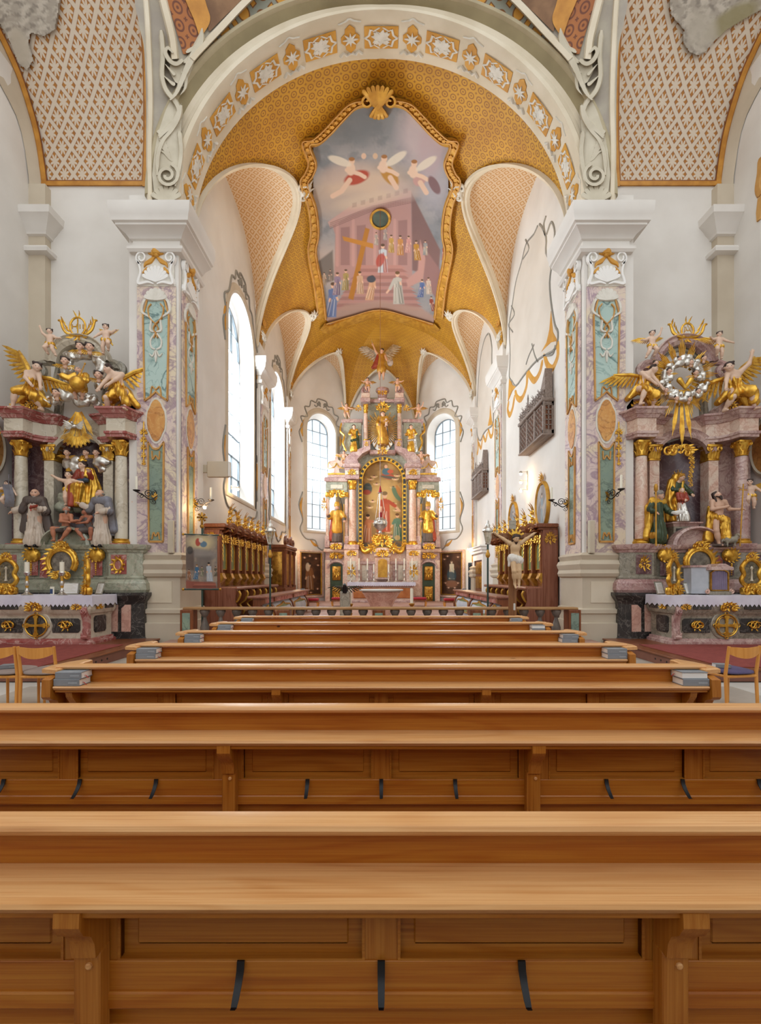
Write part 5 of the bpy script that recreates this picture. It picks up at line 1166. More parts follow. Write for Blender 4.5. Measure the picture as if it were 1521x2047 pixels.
    if s < 0:
        O('medallion_field', MB().lathe([(.22, .03), (.215, .04), (.01, .04)], (0, 0, 0), 28).xf(Matrix.Translation((mc, 9.045, .565)) @ Matrix.Rotation(PI/2, 4, 'X')), M['blackmarble'], a)
    mb = MB(); R = .215; c = (mc, 8.99, .565)
    mb.tube([(c[0]+R*math.cos(t), c[1], c[2]+R*math.sin(t)) for t in np.linspace(0, 2*PI, 40)], .014, 6)
    for k in range(4):
        t = k*PI/2; d = (math.cos(t), math.sin(t)); n = (-d[1], d[0]); mb.prism([(c[0]+d[0]*r+n[0]*w, c[2]+d[1]*r+n[1]*w) for r, w in ((.024, .022), (.13, .028), (.165, .05), (.185, .05), (.2, .0), (.185, -.05), (.165, -.05), (.13, -.028), (.024, -.022))], XZ(c[1]), -.014, .01)
        mb.tube([(c[0]+d[0]*(R+.015)+.03*math.cos(u), c[1], c[2]+d[1]*(R+.015)+.03*math.sin(u)) for u in np.linspace(0, 2*PI, 16)], .009, 6)
        if s > 0: t2 = t+PI/4; mb.tube([(c[0]+.11*math.cos(t2)+.075*math.cos(u), c[1], c[2]+.11*math.sin(t2)+.075*math.sin(u)) for u in np.linspace(0, 2*PI, 20)], .008, 6)
    mb.box(c[0]-.024, c[0]+.024, c[1]-.016, c[1]+.01, c[2]-.024, c[2]+.024); O('gilt_cross', mb, M['gold'], a)
    mb = MB(); rocaille(mb, (mc, 8.93, .93), .34, .19, 2); O('gilt_frieze_ornament', mb, M['gold'], a)
    # altar cloth with zigzag lace
    cl = MB(); zt, zb = 1.152, .985; n = 27; hx = 1.125; yF, yB = 8.945, 9.79
    P = [(mc-hx, yB)]+[(mc-hx, lerp(yB, yF, k/10)) for k in range(1, 11)]+[(mc+lerp(-hx, hx, k/(2*n)), yF) for k in range(1, 2*n+1)]+[(mc+hx, lerp(yF, yB, k/10)) for k in range(1, 11)]
    rows_ = []
    for z, o in ((zt, -.01), (zt-.004, .0), (zt-.10, .006), (zb, .01)):
        r = []
        for i, (x, y) in enumerate(P):
            zz = z-(.055 if (z == zb and i % 2 == 0) else 0); wv = .004*math.sin(i*.9); r.append((x+(o+wv)*(1 if x > mc+hx-.001 else -1 if x < mc-hx+.001 else 0), y-(o+wv)*(1 if abs(y-yF) < .001 else 0), zz))
        rows_.append(r)
    cl.loft(rows_, False, False); cl.add([(mc-hx+.01, yF+.01, zt), (mc+hx-.01, yF+.01, zt), (mc+hx-.01, yB, zt), (mc-hx+.01, yB, zt)], [(0, 1, 2, 3)])
    O('altar_cloth', cl, M['linen'], label='white altar cloth with zigzag lace edge on the %s side altar' % nm, cat='altar cloth', group='side altar cloths')
    # ---------------- retable
    st_body, st_ent, st_dark, col_m = ('greengrey', 'redmarble', 'violetmarble', 'palemarble') if s < 0 else ('greymarble', 'rosemarble', 'violetmarble', 'rosemarble')
    r = T('side_altar_retable', ('left side altar retable of pale columns under a red marble cornice' if s < 0 else 'right side altar retable of rose columns around a dark violet niche'), 'altarpiece', (cx, Y, 0))
    X = lambda v: cx+v
    # dark socle
    pth = [(X(-1.72), 10.9), (X(-1.72), 10.0), (X(-1.5), 9.88), (X(-.95), 9.88), (X(-.8), 10.0), (X(.8), 10.0), (X(.95), 9.88), (X(1.5), 9.88), (X(1.72), 10.0), (X(1.72), 10.9)]
    O('socle', mold(pth, [(-.4, 0), (.06, 0), (.06, .16), (.0, .2), (-.02, .9), (.0, .98), (.05, 1.05), (.09, 1.12), (.09, 1.18), (-.4, 1.18)]), M['blackmarble'], r)
    for q in (-1, 1):
        for a_, b_ in ((.98, 1.2), (1.28, 1.48)): O('socle_panel', MB().prism([(X(q*a_), .34), (X(q*b_), .34), (X(q*b_), .92), (X(q*lerp(a_, b_, .4)), .92), (X(q*a_), .84)], XZ(9.88+.01), -.012, .01), M['salmon'], r)
        O('socle_side_panel', MB().box(X(q*1.738), X(q*1.745), 10.15, 10.6, .34, .92), M['salmon'], r)
    # predella
    O('predella_swell', mold(pth, [(-.4, 1.18), (.02, 1.18), (.05, 1.24), (.04, 1.38), (-.02, 1.46), (-.05, 1.48), (-.4, 1.48)]), M[st_body if s < 0 else 'rosemarble'], r)
    O('predella', mold(pth, [(-.4, 1.48), (-.03, 1.48), (-.03, 1.52), (-.06, 1.54), (-.06, 2.05), (-.4, 2.05)]), M[st_body], r)
    O('predella_cornice', mold(pth, [(-.4, 2.05), (-.04, 2.05), (-.02, 2.1), (.02, 2.12), (.05, 2.17), (.06, 2.22), (-.4, 2.22)]), M[st_body if s < 0 else 'rosemarble'], r)
    for q in (-1, 1):
        O('pedestal_panel', MB().box(X(q*1.02), X(q*1.36), 9.925, 9.945, 1.58, 2.0, .006), M['redmarble' if s < 0 else 'violetmarble'], r)
        mb = MB()
        if s < 0:
            mb.tube([(X(q*1.19)+.09*math.cos(t), 9.91, 1.78+.12*math.sin(t)) for t in np.linspace(0, 2*PI, 24)], .02, 6); 
            for k in range(10): t = k*PI/5; leaf(mb, (X(q*1.19)+.09*math.cos(t), 9.915, 1.78+.12*math.sin(t)), (math.cos(t), 0, math.sin(t)), .09, .03, .35)
        else: rocaille(mb, (X(q*1.19), 9.92, 1.8), .24, .36, 6)
        O('gilt_pedestal_ornament', mb, M['gold'], r)
        mb = MB(); hx_ = X(q*.70); hz = 1.99
        mb.loft([[(hx_+w*math.cos(t)*(1 if math.sin(t) < 0 else 1.0), 9.93-d*.0-d, hz+.14*math.sin(t)*w/.15-.03*(abs(math.cos(t)) < .3 and math.sin(t) > 0)) for t in np.linspace(0, 2*PI, 26, False)] for w, d in ((.165, -.06), (.16, .0), (.12, .035), (.03, .05))])
        for k in range(12): t = k*PI/6; leaf(mb, (hx_+.14*math.cos(t), 9.90, hz+.13*math.sin(t)), (math.cos(t+.8), 0, math.sin(t+.8)), .06, .02, .3)
        for k in range(6): mb.ball((hx_, 9.925, hz-.2-.045*k), .03-.003*k, 6, 4)
        O('gilt_heart_cartouche', mb, M['gold'], r)
        O('cartouche_panel', MB().box(X(q*.60), X(q*.80), 9.99, 10.0, 1.55, 2.0), M['violetmarble' if s > 0 else 'redmarble'], r)
        O('side_niche', MB().prism([(X(q*.42), 1.5), (X(q*.58), 1.5), (X(q*.58), 1.9), (X(q*.5), 2.0), (X(q*.42), 1.9)], XZ(10.03), -.01, .02), M['redmarble'], r)
    # oval reliquary picture with carved gold frame in the middle of the predella
    mb = MB(); oc = (X(.02 if s < 0 else -.04), 9.86, 1.83)
    mb.tube([(oc[0]+.3*math.cos(t), oc[1], oc[2]+.3*math.sin(t)) for t in np.linspace(-.6, PI+.6, 30)], .05, 8); mb.tube([(oc[0]+.25*math.cos(t), oc[1]-.03, oc[2]+.25*math.sin(t)) for t in np.linspace(-.6, PI+.6, 30)], .022, 6)
    for k in range(15): t = -.5+k*(PI+1)/14; leaf(mb, (oc[0]+.3*math.cos(t), oc[1]-.02, oc[2]+.3*math.sin(t)), (math.cos(t+.8), 0, math.sin(t+.8)), .13+.04*(k % 2), .035, .5)
    rocaille(mb, (oc[0], oc[1]-.03, oc[2]+.36), .34, .22, 4); rocaille(mb, (oc[0], oc[1]-.03, oc[2]-.27), .42, .18, 5)
    O('gilt_oval_frame', mb, M['gold'], r); O('oval_picture', MB().lathe([(.25, 0), (.24, .01), (.01, .012)], (0, 0, 0), 28).xf(Matrix.Translation((oc[0], oc[1]+.01, oc[2])) @ Matrix.Rotation(PI/2, 4, 'X')), M['greymarble'] if False else plain('reliquary_glass_'+nm, '#5d554c', .15, 0, '#8a8072', 14), r)
    # domed hood behind it
    O('hood', MB().loft([[(X(.55*f*math.cos(t)), 10.05-d, 2.2+.42*f*math.sin(t)) for t in np.linspace(0, PI, 20)] for f, d in ((1.0, -.1), (1.0, .1), (.9, .14), (.86, .08), (.84, -.05), (.02, -.06))], False, False), M[st_body if s < 0 else 'rosemarble'], r)
    # back wall of the retable with niche
    nichem = 'violetmarble'
    O('back_panel', MB().box(X(-1.75), X(-.72), 10.72, 10.9, 2.2, 5.1).box(X(.72), X(1.75), 10.72, 10.9, 2.2, 5.1), M['violetmarble' if s < 0 else 'rosemarble'], r)
    O('niche', MB().loft([[(X(w*math.cos(t)), 10.55+.5*math.sin(t), z) for t in np.linspace(0, PI, 16)] for z, w in ((2.2, .74), (4.1, .74), (4.4, .66), (4.65, .45), (4.74, .1))], False, False), M[nichem], r)
    for q in (-1, 1):
        # inner pilasters
        p = O('pilaster', MB().box(X(q*.56), X(q*.78), 10.42, 10.7, 2.3, 4.2).box(X(q*.53), X(q*.81), 10.39, 10.7, 2.22, 2.32, .01), M[col_m if s < 0 else 'lightrose'], r)
        mb = MB()
        for k in range(4): leaf(mb, (X(q*(.58+.06*k)), 10.41, 4.2), (0, 0, 1), .2, .05, .35)
        scroll(mb, (X(q*.57), 10.39, 4.42), .07, .025, 1.4, PI/2, 1); scroll(mb, (X(q*.77), 10.39, 4.42), .07, .025, 1.4, PI/2, -1); mb.box(X(q*.54), X(q*.80), 10.40, 10.7, 4.16, 4.2, .006).box(X(q*.56), X(q*.78), 10.42, 10.7, 4.2, 4.48).box(X(q*.5), X(q*.84), 10.36, 10.7, 4.46, 4.52, .01)
        O('pilaster_capital', mb, M['gold'], p)
        O('pilaster_foot', MB().box(X(q*.54), X(q*.80), 10.385, 10.4, 2.24, 2.34, .006), M['gold'], p)
        column(r, (X(q*1.11), 10.18, 2.24), .135, 1.82, col_m if s < 0 else ('rosemarble' if q > 0 else 'lightrose'), hb=.12, hc=.34)
        O('column_plinth', MB().box(X(q*.90), X(q*1.32), 9.98, 10.4, 2.2, 2.25, .01), M[st_ent], r)
        # outer scroll wing
        O('outer_wing', MB().prism([(X(q*1.3), 2.2), (X(q*1.56), 2.2), (X(q*1.52), 2.9), (X(q*1.62), 3.3), (X(q*1.5), 3.9), (X(q*1.58), 4.3), (X(q*1.48), 4.55), (X(q*1.3), 4.55)], XZ(10.55), 0, .2), M['violetmarble' if s < 0 else 'rosemarble'], r)
        mb = MB(); gx = X(q*1.62)
        for k in range(5): rocaille(mb, (gx, 10.15, 4.72-.17*k), .17-.02*k, .16, 10+k, 8)
        mb.tube([(gx, 10.15, 4.95), (gx, 10.15, 4.0)], .014, 5); O('gilt_pendant', mb, M['gold'], r)
    # entablature: projecting blocks over the columns, swinging back to the centre
    for q in (-1, 1):
        z0, z1 = 4.56, 5.16
        path = [(X(q*1.62), 10.9), (X(q*1.5), 10.35), (X(q*1.34), 10.12), (X(q*1.3), 9.98), (X(q*.92), 9.98), (X(q*.88), 10.2), (X(q*.74), 10.36), (X(q*.5), 10.42), (X(q*.42), 10.72)]
        pr = ent_profile(z0, z1); sd = 1 if q < 0 else -1
        split_mold(path, pr, ((z0, z0+.13), (z0+.13, z1-.2), (z1-.2, z1)), (st_ent, 'palemarble' if s < 0 else 'lightrose', st_ent), r, ('architrave', 'frieze', 'cornice'), sd)
        O('entablature_core', MB().prism([(x, y) for x, y in path], XY(z0), .004, z1-z0-.004), M[st_ent], r)
    O('niche_arch', MB().loft([[(X(w*math.cos(t)), 10.46-d, 4.28+h*math.sin(t)) for t in np.linspace(.12, PI-.12, 24)] for w, h, d in ((.56, .42, -.05), (.56, .42, .06), (.62, .48, .09), (.68, .55, .05), (.72, .6, .1), (.74, .62, -.05))], False, False), M['palemarble' if s < 0 else 'rosemarble'], r)
    O('niche_spandrel', MB().prism([(X(-.72), 4.2)]+[(X(.6*math.cos(t)), 4.28+.46*math.sin(t)) for t in np.linspace(PI-.1, .1, 20)]+[(X(.72), 4.2), (X(.72), 5.1), (X(-.72), 5.1)], XZ(10.5), 0, .2), M['palemarble' if s < 0 else 'lightrose'], r)
    # attic with round arched head
    zA = 6.38; ext = .56; mb = MB()
    mb.prism([(X(-.62), 5.1), (X(-.5), 5.6), (X(-.52), zA)]+[(X(-.52*math.cos(t)), zA+.46*math.sin(t)) for t in np.linspace(.1, PI-.1, 20)]+[(X(.52), zA), (X(.5), 5.6), (X(.62), 5.1)], XZ(10.6), 0, .12)
    O('attic_panel', mb, M['whitecloth'] if s < 0 else M['plaster'], r)
    mb = MB(); pts = [(X(-.60), 5.15), (X(-.56), 5.6), (X(-.6), 6.1), (X(-.54), zA)]+[(X(-.54*math.cos(t)), zA+.48*math.sin(t)) for t in np.linspace(.15, PI-.15, 20)]+[(X(.54), zA), (X(.6), 6.1), (X(.56), 5.6), (X(.60), 5.15)]
    stroke(mb, pts, .06, lambda u, v, d: (u, 10.6-d, v), .09); stroke(mb, [(X((x-cx)*.84), 5.1+(z-5.1)*.93) for x, z in pts], .03, lambda u, v, d: (u, 10.6-d, v), .07); O('attic_frame', mb, M['blackmarble'] if False else M['greymarble'], r)
    O('attic_hood', MB().loft([[(X(w*math.cos(t)), 10.5-d, zA-.02+h*math.sin(t)) for t in np.linspace(.05, PI-.05, 24)] for w, h, d in ((.5, .44, -.05), (.5, .44, .1), (.58, .52, .16), (.66, .58, .14), (.7, .62, .2), (.72, .64, .18), (.72, .64, -.05))], False, False), M['rosemarble' if s > 0 else 'palemarble'], r)
    for q in (-1, 1):
        mb = MB(); scroll(mb, (X(q*.86), 10.45, 6.2), .2, .08, 1.2, PI/2, -q); mb.tube(spline([(X(q*.6), 10.5, 6.4), (X(q*.85), 10.45, 6.38), (X(q*1.0), 10.45, 6.15), (X(q*.9), 10.45, 6.0)], 5), .07, 7); O('attic_scroll', mb, M['rosemarble' if s > 0 else 'greymarble'], r)
        mb = MB().prism([(X(q*.62), 5.14), (X(q*1.4), 5.14), (X(q*1.42), 5.3), (X(q*1.3), 5.46), (X(q*1.0), 5.5), (X(q*.76), 5.42), (X(q*.64), 5.3)], XZ(10.2), 0, .35); O('pediment_scroll', mb, M['palemarble' if s < 0 else 'rosemarble'], r)
        mb = MB(); rocaille(mb, (X(q*.85), 10.16, 5.3), .3, .24, 8)
        for k in range(7): leaf(mb, (X(q*(.98+.05*k)), 10.17, 5.24+.012*k*(7-k)), (q, 0, .4), .09, .03, .3)
        O('gilt_swag', mb, M['gold'], r)
    # crowning ornament
    mb = MB(); tc = (X(.03), 10.35, pz(648 if s < 0 else 656)); rr = .19 if s < 0 else .15
    mb.tube([(tc[0]+rr*.9*math.cos(t), tc[1], tc[2]+rr*1.08*math.sin(t)) for t in np.linspace(0, 2*PI, 30)], .022, 6)
    for k in range(18): t = k*2*PI/18; leaf(mb, (tc[0]+rr*.9*math.cos(t), tc[1], tc[2]+rr*1.08*math.sin(t)), (math.cos(t+1.4), 0, math.sin(t+1.4)), .07, .014, .2)
    for q in (-1, 1):
        mb.tube(spline([(tc[0], tc[1], tc[2]-rr*1.1), (tc[0]+q*.2, tc[1]-.02, tc[2]-rr*.95), (tc[0]+q*.32, tc[1], tc[2]-rr*.3), (tc[0]+q*.38, tc[1], tc[2]+.12), (tc[0]+q*.44, tc[1], tc[2]+.14)], 5), [.02+.012*math.sin(PI*k/20) for k in range(21)], 6)
        for k in range(5): leaf(mb, (tc[0]+q*(.12+.055*k), tc[1], tc[2]-rr*.95+.07*k), (q*(.9-.2*k), 0, .3+.25*k), .13, .022, .4)
        leaf(mb, (tc[0], tc[1], tc[2]-rr*1.1), (q*.5, 0, -1), .16, .03, .3); leaf(mb, (tc[0]+q*.02, tc[1], tc[2]+rr*1.05), (q*.35, 0, 1), .17, .018, .4); leaf(mb, (tc[0]+q*.1, tc[1], tc[2]-rr*1.15), (q, 0, -.3), .17, .03, .3)
    if s < 0:
        mb.box(tc[0]-.010, tc[0]+.010, tc[1]-.012, tc[1]+.012, tc[2]-rr*.9, tc[2]+rr*.9); mb.box(tc[0]-.12, tc[0]-.02, tc[1]-.01, tc[1]+.01, tc[2]-.01, tc[2]+.01)
        for x in (-.12, -.02, .05, .12): mb.box(tc[0]+x-.007, tc[0]+x+.007, tc[1]-.01, tc[1]+.01, tc[2]-.05, tc[2]+.05)
    else:
        z0_, z1_ = tc[2]-.08, tc[2]+.09
        for P in ([(-.08, z0_), (-.07, z1_), (0, tc[2]-.02), (.07, z1_), (.08, z0_)], [(-.06, tc[2]-.03), (0, z1_+.03), (.06, tc[2]-.03)], [(-.045, tc[2]-.005), (.045, tc[2]-.005)]): mb.tube([(tc[0]+x, tc[1]-.01, z) for x, z in P], .008, 5)
    O('crowning_monogram', mb, M['gold'], r); return r
RL = side_altar(-1, 'l'); RR = side_altar(1, 'r')
# rays over the left niche with the dove
mb = sector_rays((px_(160), 10.2, pz(815)), [(-PI/2+a, .12 if abs(a) < .5 else .2, L, .2) for a, L in ((0, .92), (-.22, .84), (.22, .84), (-.48, .72), (.48, .74))], .018, 5)
mb.merge(sector_rays((px_(160), 10.15, pz(860)), [(-PI/2+a, .18, .46, .26) for a in (-1.0, -.75, -.5, -.25, 0, .25, .5, .75, 1.0)], .018, 4)); O('gilt_rays', mb, M['gold'], RL)
J = None
mb = MB().ball((px_(160), 10.05, pz(858)), .07, 10, 6, 1, .8, .7); mb.ball((px_(160), 9.98, pz(853)), .035, 8, 5)
for q in (-1, 1):
    for k in range(5): leaf(mb, (px_(160)+q*.04, 10.05, pz(858)), (q, 0, .7-.3*k), .24-.02*k, .03, .1)
O('silver_dove', mb, M['silver'], RL)
# sunburst of the right altar
sb = T('sunburst', 'large gilt sunburst with silver cloud wreath above the right side altar', 'sunburst', (px_(1362, 10.1), 10.1, pz(757, 10.1)))
c = tuple(sb.location); L = []
for a, r1 in ((PI/2, .92), (PI/2-.34, .86), (PI/2+.36, .86), (PI/2-.72, .82), (PI/2+.74, .78), (.42, .86), (.14, .82), (-.14, .78), (-.42, .78), (-.74, .8), (-1.05, .84), (-1.32, .92), (-PI/2, 1.55), (-1.42, 1.35), (-1.74, 1.3), (-1.98, .95), (-2.3, .82), (-2.62, .74), (-2.9, .72), (PI, .72), (2.84, .8), (2.56, .76)): L.append((a, .25, r1, .24 if r1 < 1 else .10))
O('gilt_rays', sector_rays(c, L, .024, 5), M['gold'], sb)
g = random.Random(2); P = []
for k in range(58): a = k*2*PI/29+g.uniform(-.1, .1); R = .30+.10*(k % 2)+(.1 if math.sin(a) < -.2 else 0); P.append(('e', (c[0]+R*math.cos(a)*1.05, c[1]-.08+g.uniform(-.05, .03), c[2]+R*math.sin(a)), (g.uniform(.05, .085),)*3))
O('silver_cloud', sdf(P, .02, .02, lambda X, Y, Z: .008*np.sin(X*50+Z*31)*np.sin(Z*43-X*22+Y*20)), M['silver'], sb)
O('gilt_heart', sdf([('c', (c[0]-.12, c[1]-.12, c[2]-.08), (c[0], c[1]-.12, c[2]-.25), .06, .03), ('c', (c[0]+.12, c[1]-.12, c[2]-.08), (c[0], c[1]-.12, c[2]-.25), .06, .03)], .02, .02), M['gold'], sb)
for i, (x, y) in enumerate(((1357, 718), (1381, 724), (1338, 742), (1391, 745), (1331, 780), (1396, 782), (1352, 796), (1377, 798), (1311, 726), (1407, 716))):
    cherub('cherub_head', 'gilt-winged cherub head %s of the right altar sunburst' % ['at the top left', 'at the top right', 'at the upper left', 'at the upper right', 'at the lower left', 'at the lower right', 'at the bottom left', 'at the bottom right', 'far left outside the clouds', 'far right outside the clouds'][i], (px_(x, 9.95), 9.95, pz(y, 9.95)), .055, 'cherub heads of the right sunburst', rot=g.uniform(-.4, .4))
# ---------------- clouds of the left altar
cloudL = T('silver_clouds', 'silver leaf clouds around the globe bearer over the left side altar', 'clouds', (px_(160), 10.2, pz(800)))
O('lower_cloud', cloud((px_(163), 10.15, pz(800)), .42, .15, 34, 4, .12, .025, (.05, .11)), M['silver'], cloudL)
O('left_cloud', cloud((px_(135), 10.25, pz(735)), .10, .32, 20, 5, .06, .025, (.05, .09)), M['silver'], cloudL); O('right_cloud', cloud((px_(198), 10.25, pz(745)), .10, .38, 22, 6, .06, .025, (.05, .09)), M['silver'], cloudL); O('top_cloud', cloud((px_(165), 10.25, pz(711)), .32, .07, 18, 7, .06, .025, (.05, .09)), M['silver'], cloudL)
O('volute_cloud', cloud((px_(110), 10.15, pz(805)), .22, .09, 14, 8, .06, .025, (.05, .09)), M['silver'], cloudL)
for i, (x, y, w) in enumerate(((160, 693, 'black'), (179, 694, 'hair'), (130, 722, 'hair'), (197, 750, 'hair'), (113, 786, 'hair'), (219, 790, 'hair'))):
    cherub('cherub_head', 'gilt-winged cherub head %s of the left altar top' % ['left in the pair', 'right in the pair', 'on the upper left cloud', 'on the right cloud', 'on the left volute', 'on the right volute'][i], (px_(x, 10.0), 10.0, pz(y, 10.0)), .085, 'cherub heads of the left altar', rot=rnd.uniform(-.5, .5), hairm='hair')
for i, (x, y) in enumerate(((134, 905), (172, 905), (192, 905))):
    cherub('cherub_head', 'cherub head %s under the left altar rays' % ['left', 'middle', 'right'][i], (px_(x, 10.3), 10.3, pz(y, 10.3)), .07, 'cherub heads in the left niche', rot=rnd.uniform(-.4, .4))
nc = T('niche_clouds', 'dull silver clouds in the left altar niche behind the seated mother', 'clouds', (px_(160), 10.5, pz(960)))
O('cloud_left', cloud((px_(133), 10.5, pz(925)), .14, .22, 16, 11, .06, .03), M['silver'], nc); O('cloud_right', cloud((px_(196), 10.45, pz(925)), .10, .14, 12, 12, .06, .03), M['silver'], nc); O('cloud_base', cloud((px_(150), 10.45, pz(1010)), .38, .14, 24, 13, .1, .03), M['greengrey'], nc); O('cloud_low', cloud((px_(122), 10.4, pz(1005)), .10, .16, 12, 14, .08, .03), M['greengrey'], nc)
# ================================================================== STATUES OF THE SIDE ALTARS
def at_base(x, y, Y): return (px_(x, Y), Y, pz(y, Y))
SA = 'statues of the left side altar'; SB = 'statues of the right side altar'
# --- two friars in cream habits
def friar(name, label, loc, J, capem, beard, H=1.27, rot=0.0, book=False):
    cl = [('habit', 'habit', torso(J, .10)+skirt(J, .02, .155)+sleeves(J, .05, .055, .8), .011, 13),
          ('cape', capem, [('c', J['shl']+V3(-.02, .02, .01), J['shl']+V3(-.09, .05, -.5), .055, .07, .8), ('c', J['shr']+V3(.02, .02, .01), J['shr']+V3(.09, .05, -.5), .055, .07, .8), ('c', V3(0, .07, .78), V3(0, .09, .2), .11, .17, .5), ('c', J['shl']+V3(0, -.02, .0), J['shr']+V3(0, -.02, .0), .068, .068), ('c', V3(-.07, -.05, .76), V3(.07, -.05, .76), .045, .045)]+[('c', J['sh'+l], J['el'+l]+V3(0, .01, -.03), .062, .07) for l in 'lr'], .009, 15, .2)]
    ex = [('scapular_cross', MB().box(-.006*H, .006*H, -.112*H, -.104*H, .60*H, .70*H).box(-.022*H, .022*H, -.112*H, -.104*H, .655*H, .667*H), 'ribbon')] if book else []
    if book:
        b = MB().box(-.07*H, .07*H, -.05*H, .0, -.012*H, .0).box(-.065*H, .065*H, -.048*H, -.002*H, 0, .012*H); b.xf(Matrix.Translation(((J['wrr'][0]-.02)*H, (J['wrr'][1]-.05)*H, (J['wrr'][2]+.05)*H)) @ Matrix.Rotation(.9, 4, 'X') @ Matrix.Rotation(-.3, 4, 'Y')); ex.append(('book', b, 'redcloth'))
    ex.append(('shoes', sdf(scale_prims([('c', V3(q*.06, .0, .022), V3(q*.068, -.13, .018), .03, .026) for q in (-1, 1)], H), .012*H, .01), 'black'))
    return statue(name, label, 'statue', loc, H, J, rot, '#d4a88c', 'bald', 'greyhair', cloth=cl, beard=beard, group=SA, extra=ex)
J = pose(ADULT, face=(.25, -1, -.15), ell=(-.2, -.02, .66), wrl=(-.30, -.06, .60), elr=(.19, -.03, .64), wrr=(.12, -.14, .63), hed=(.01, -.02, .915))
friar('friar_statue', 'grey-bearded friar statue in cream habit and brown cape holding an open book', at_base(70, 1094, 10.0), J, 'cape', .6, 1.28, .1, True)
J = pose(ADULT, face=(-.7, -1, .1), ell=(-.19, -.06, .66), wrl=(-.28, -.13, .72), elr=(.18, -.03, .64), wrr=(.08, -.14, .58), hed=(-.01, -.02, .915))
friar('friar_statue', 'white-bearded friar statue in cream habit and blue-grey cape, right hand raised', at_base(203, 1094, 10.0), J, 'capeblue', 1.3, 1.27, -.15)
# --- seated mother and child
J = pose(ADULT, pel=(0, .06, .40), wai=(0, .05, .49), che=(0, .03, .60), nec=(0, .02, .69), hed=(-.01, .0, .775), shl=(-.1, .03, .665), shr=(.1, .03, .665), ell=(-.16, -.02, .52), wrl=(-.15, -.13, .48), elr=(.16, .0, .53), wrr=(.19, -.10, .62), hil=(-.06, .04, .39), hir=(.06, .04, .39), knl=(-.09, -.16, .36), knr=(.10, -.16, .37), anl=(-.07, -.14, .08), anr=(.07, -.12, .08), face=(-.2, -1, -.1))
cl = [('red_dress', 'redcloth', torso(J, .088)+sleeves(J, .046, .046)+[('c', J['knl']+V3(.02, 0, .0), J['anl']+V3(0, -.03, -.03), .07, .075)], .006, 9), ('blue_sash', 'bluecloth', [('c', V3(-.07, -.07, .47), V3(.12, -.08, .49), .04, .045)], .004, 9),
      ('gold_mantle', 'gold', lap(J, .04, .075)+[('c', J['shr']+V3(.0, .03, .02), V3(.19, .03, .36), .06, .11), ('c', V3(.06, .03, .70), V3(.07, -.02, .58), .05, .04), ('c', V3(.17, 0, .35), V3(.14, -.05, .10), .1, .10)], .011, 12)]
statue('seated_mother_statue', 'crowned seated mother statue in gold mantle in the left altar niche', 'statue', at_base(166, 1018, 10.32), 1.28, J, -.1, '#e2bfa4', 'long', 'hair', cloth=cl, group=SA, extra=[('crown', rays((-.01*1.28, .0, .845*1.28), .03, .11, 11, .03, a0=.1, a1=PI-.1).merge(MB().lathe([(.07, 0), (.075, .03), (.07, .05)], (-.013, 0, 1.06), 14)), 'gold')])
J = pose(PUTTO, shl=(-.12, 0, .70), ell=(-.26, -.02, .74), wrl=(-.40, -.04, .82), elr=(.22, -.03, .68), wrr=(.36, -.05, .66), knl=(-.06, -.06, .24), face=(.2, -1, 0))
statue('child_statue', 'small standing child statue with gold loincloth reaching left in the left niche', 'statue', at_base(138, 1012, 10.15), .80, J, 0, '#e2bfa4', 'short', 'hair', True, cloth=[('loincloth', 'gold', [('c', V3(-.09, 0, .45), V3(.09, 0, .42), .09, .10), ('c', V3(.1, .02, .42), V3(.14, .02, .24), .05, .03)], .01, 9)], group=SA, extra=[('crown', MB().lathe([(.05, 0), (.06, .04), (.03, .07), (.01, .09)], (0, -.01, .76), 12), 'gold')])
# --- two kneeling captives
J = pose(ADULT, pel=(0, .05, .30), wai=(.02, .03, .39), che=(.05, .0, .50), nec=(.07, -.01, .60), hed=(.07, -.03, .69), shl=(-.05, .0, .575), shr=(.16, -.02, .565), ell=(-.02, -.08, .44), wrl=(.14, -.12, .42), elr=(.22, -.08, .44), wrr=(.32, -.10, .45), hil=(-.05, .05, .29), hir=(.06, .05, .29), knl=(-.16, -.12, .28), knr=(.20, -.14, .26), anl=(-.14, -.10, .04), anr=(.02, -.12, .04), face=(.6, -1, .5))
statue('captive_statue', 'bare-chested kneeling captive statue with dark skirt looking up, left of the hood', 'statue', at_base(128, 1084, 9.98), 1.02, J, 0, '#b87a5c', 'short', 'greyhair', cloth=[('dark_skirt', 'cape', [('c', V3(-.05, .06, .28), V3(-.14, -.05, .27), .09, .075), ('c', V3(.05, .06, .28), V3(.13, -.08, .25), .09, .07), ('c', V3(-.1, .1, .27), V3(-.16, .12, .08), .08, .06)], .008, 9)], beard=.8, group=SA)
statue('captive_statue', 'dark-clad captive statue leaning in chains, right of the hood on the left altar', 'statue', at_base(178, 1082, 9.98), .92, mirror(J), -.2, '#a86a50', 'short', 'hair', cloth=[('dark_tunic', 'cape', [('c', V3(.05, .06, .28), V3(.14, -.05, .27), .09, .075), ('c', V3(-.05, .06, .28), V3(-.13, -.08, .25), .09, .07), ('c', V3(0, .05, .32), V3(-.06, 0, .5), .085, .09)], .008, 9)], group=SA)
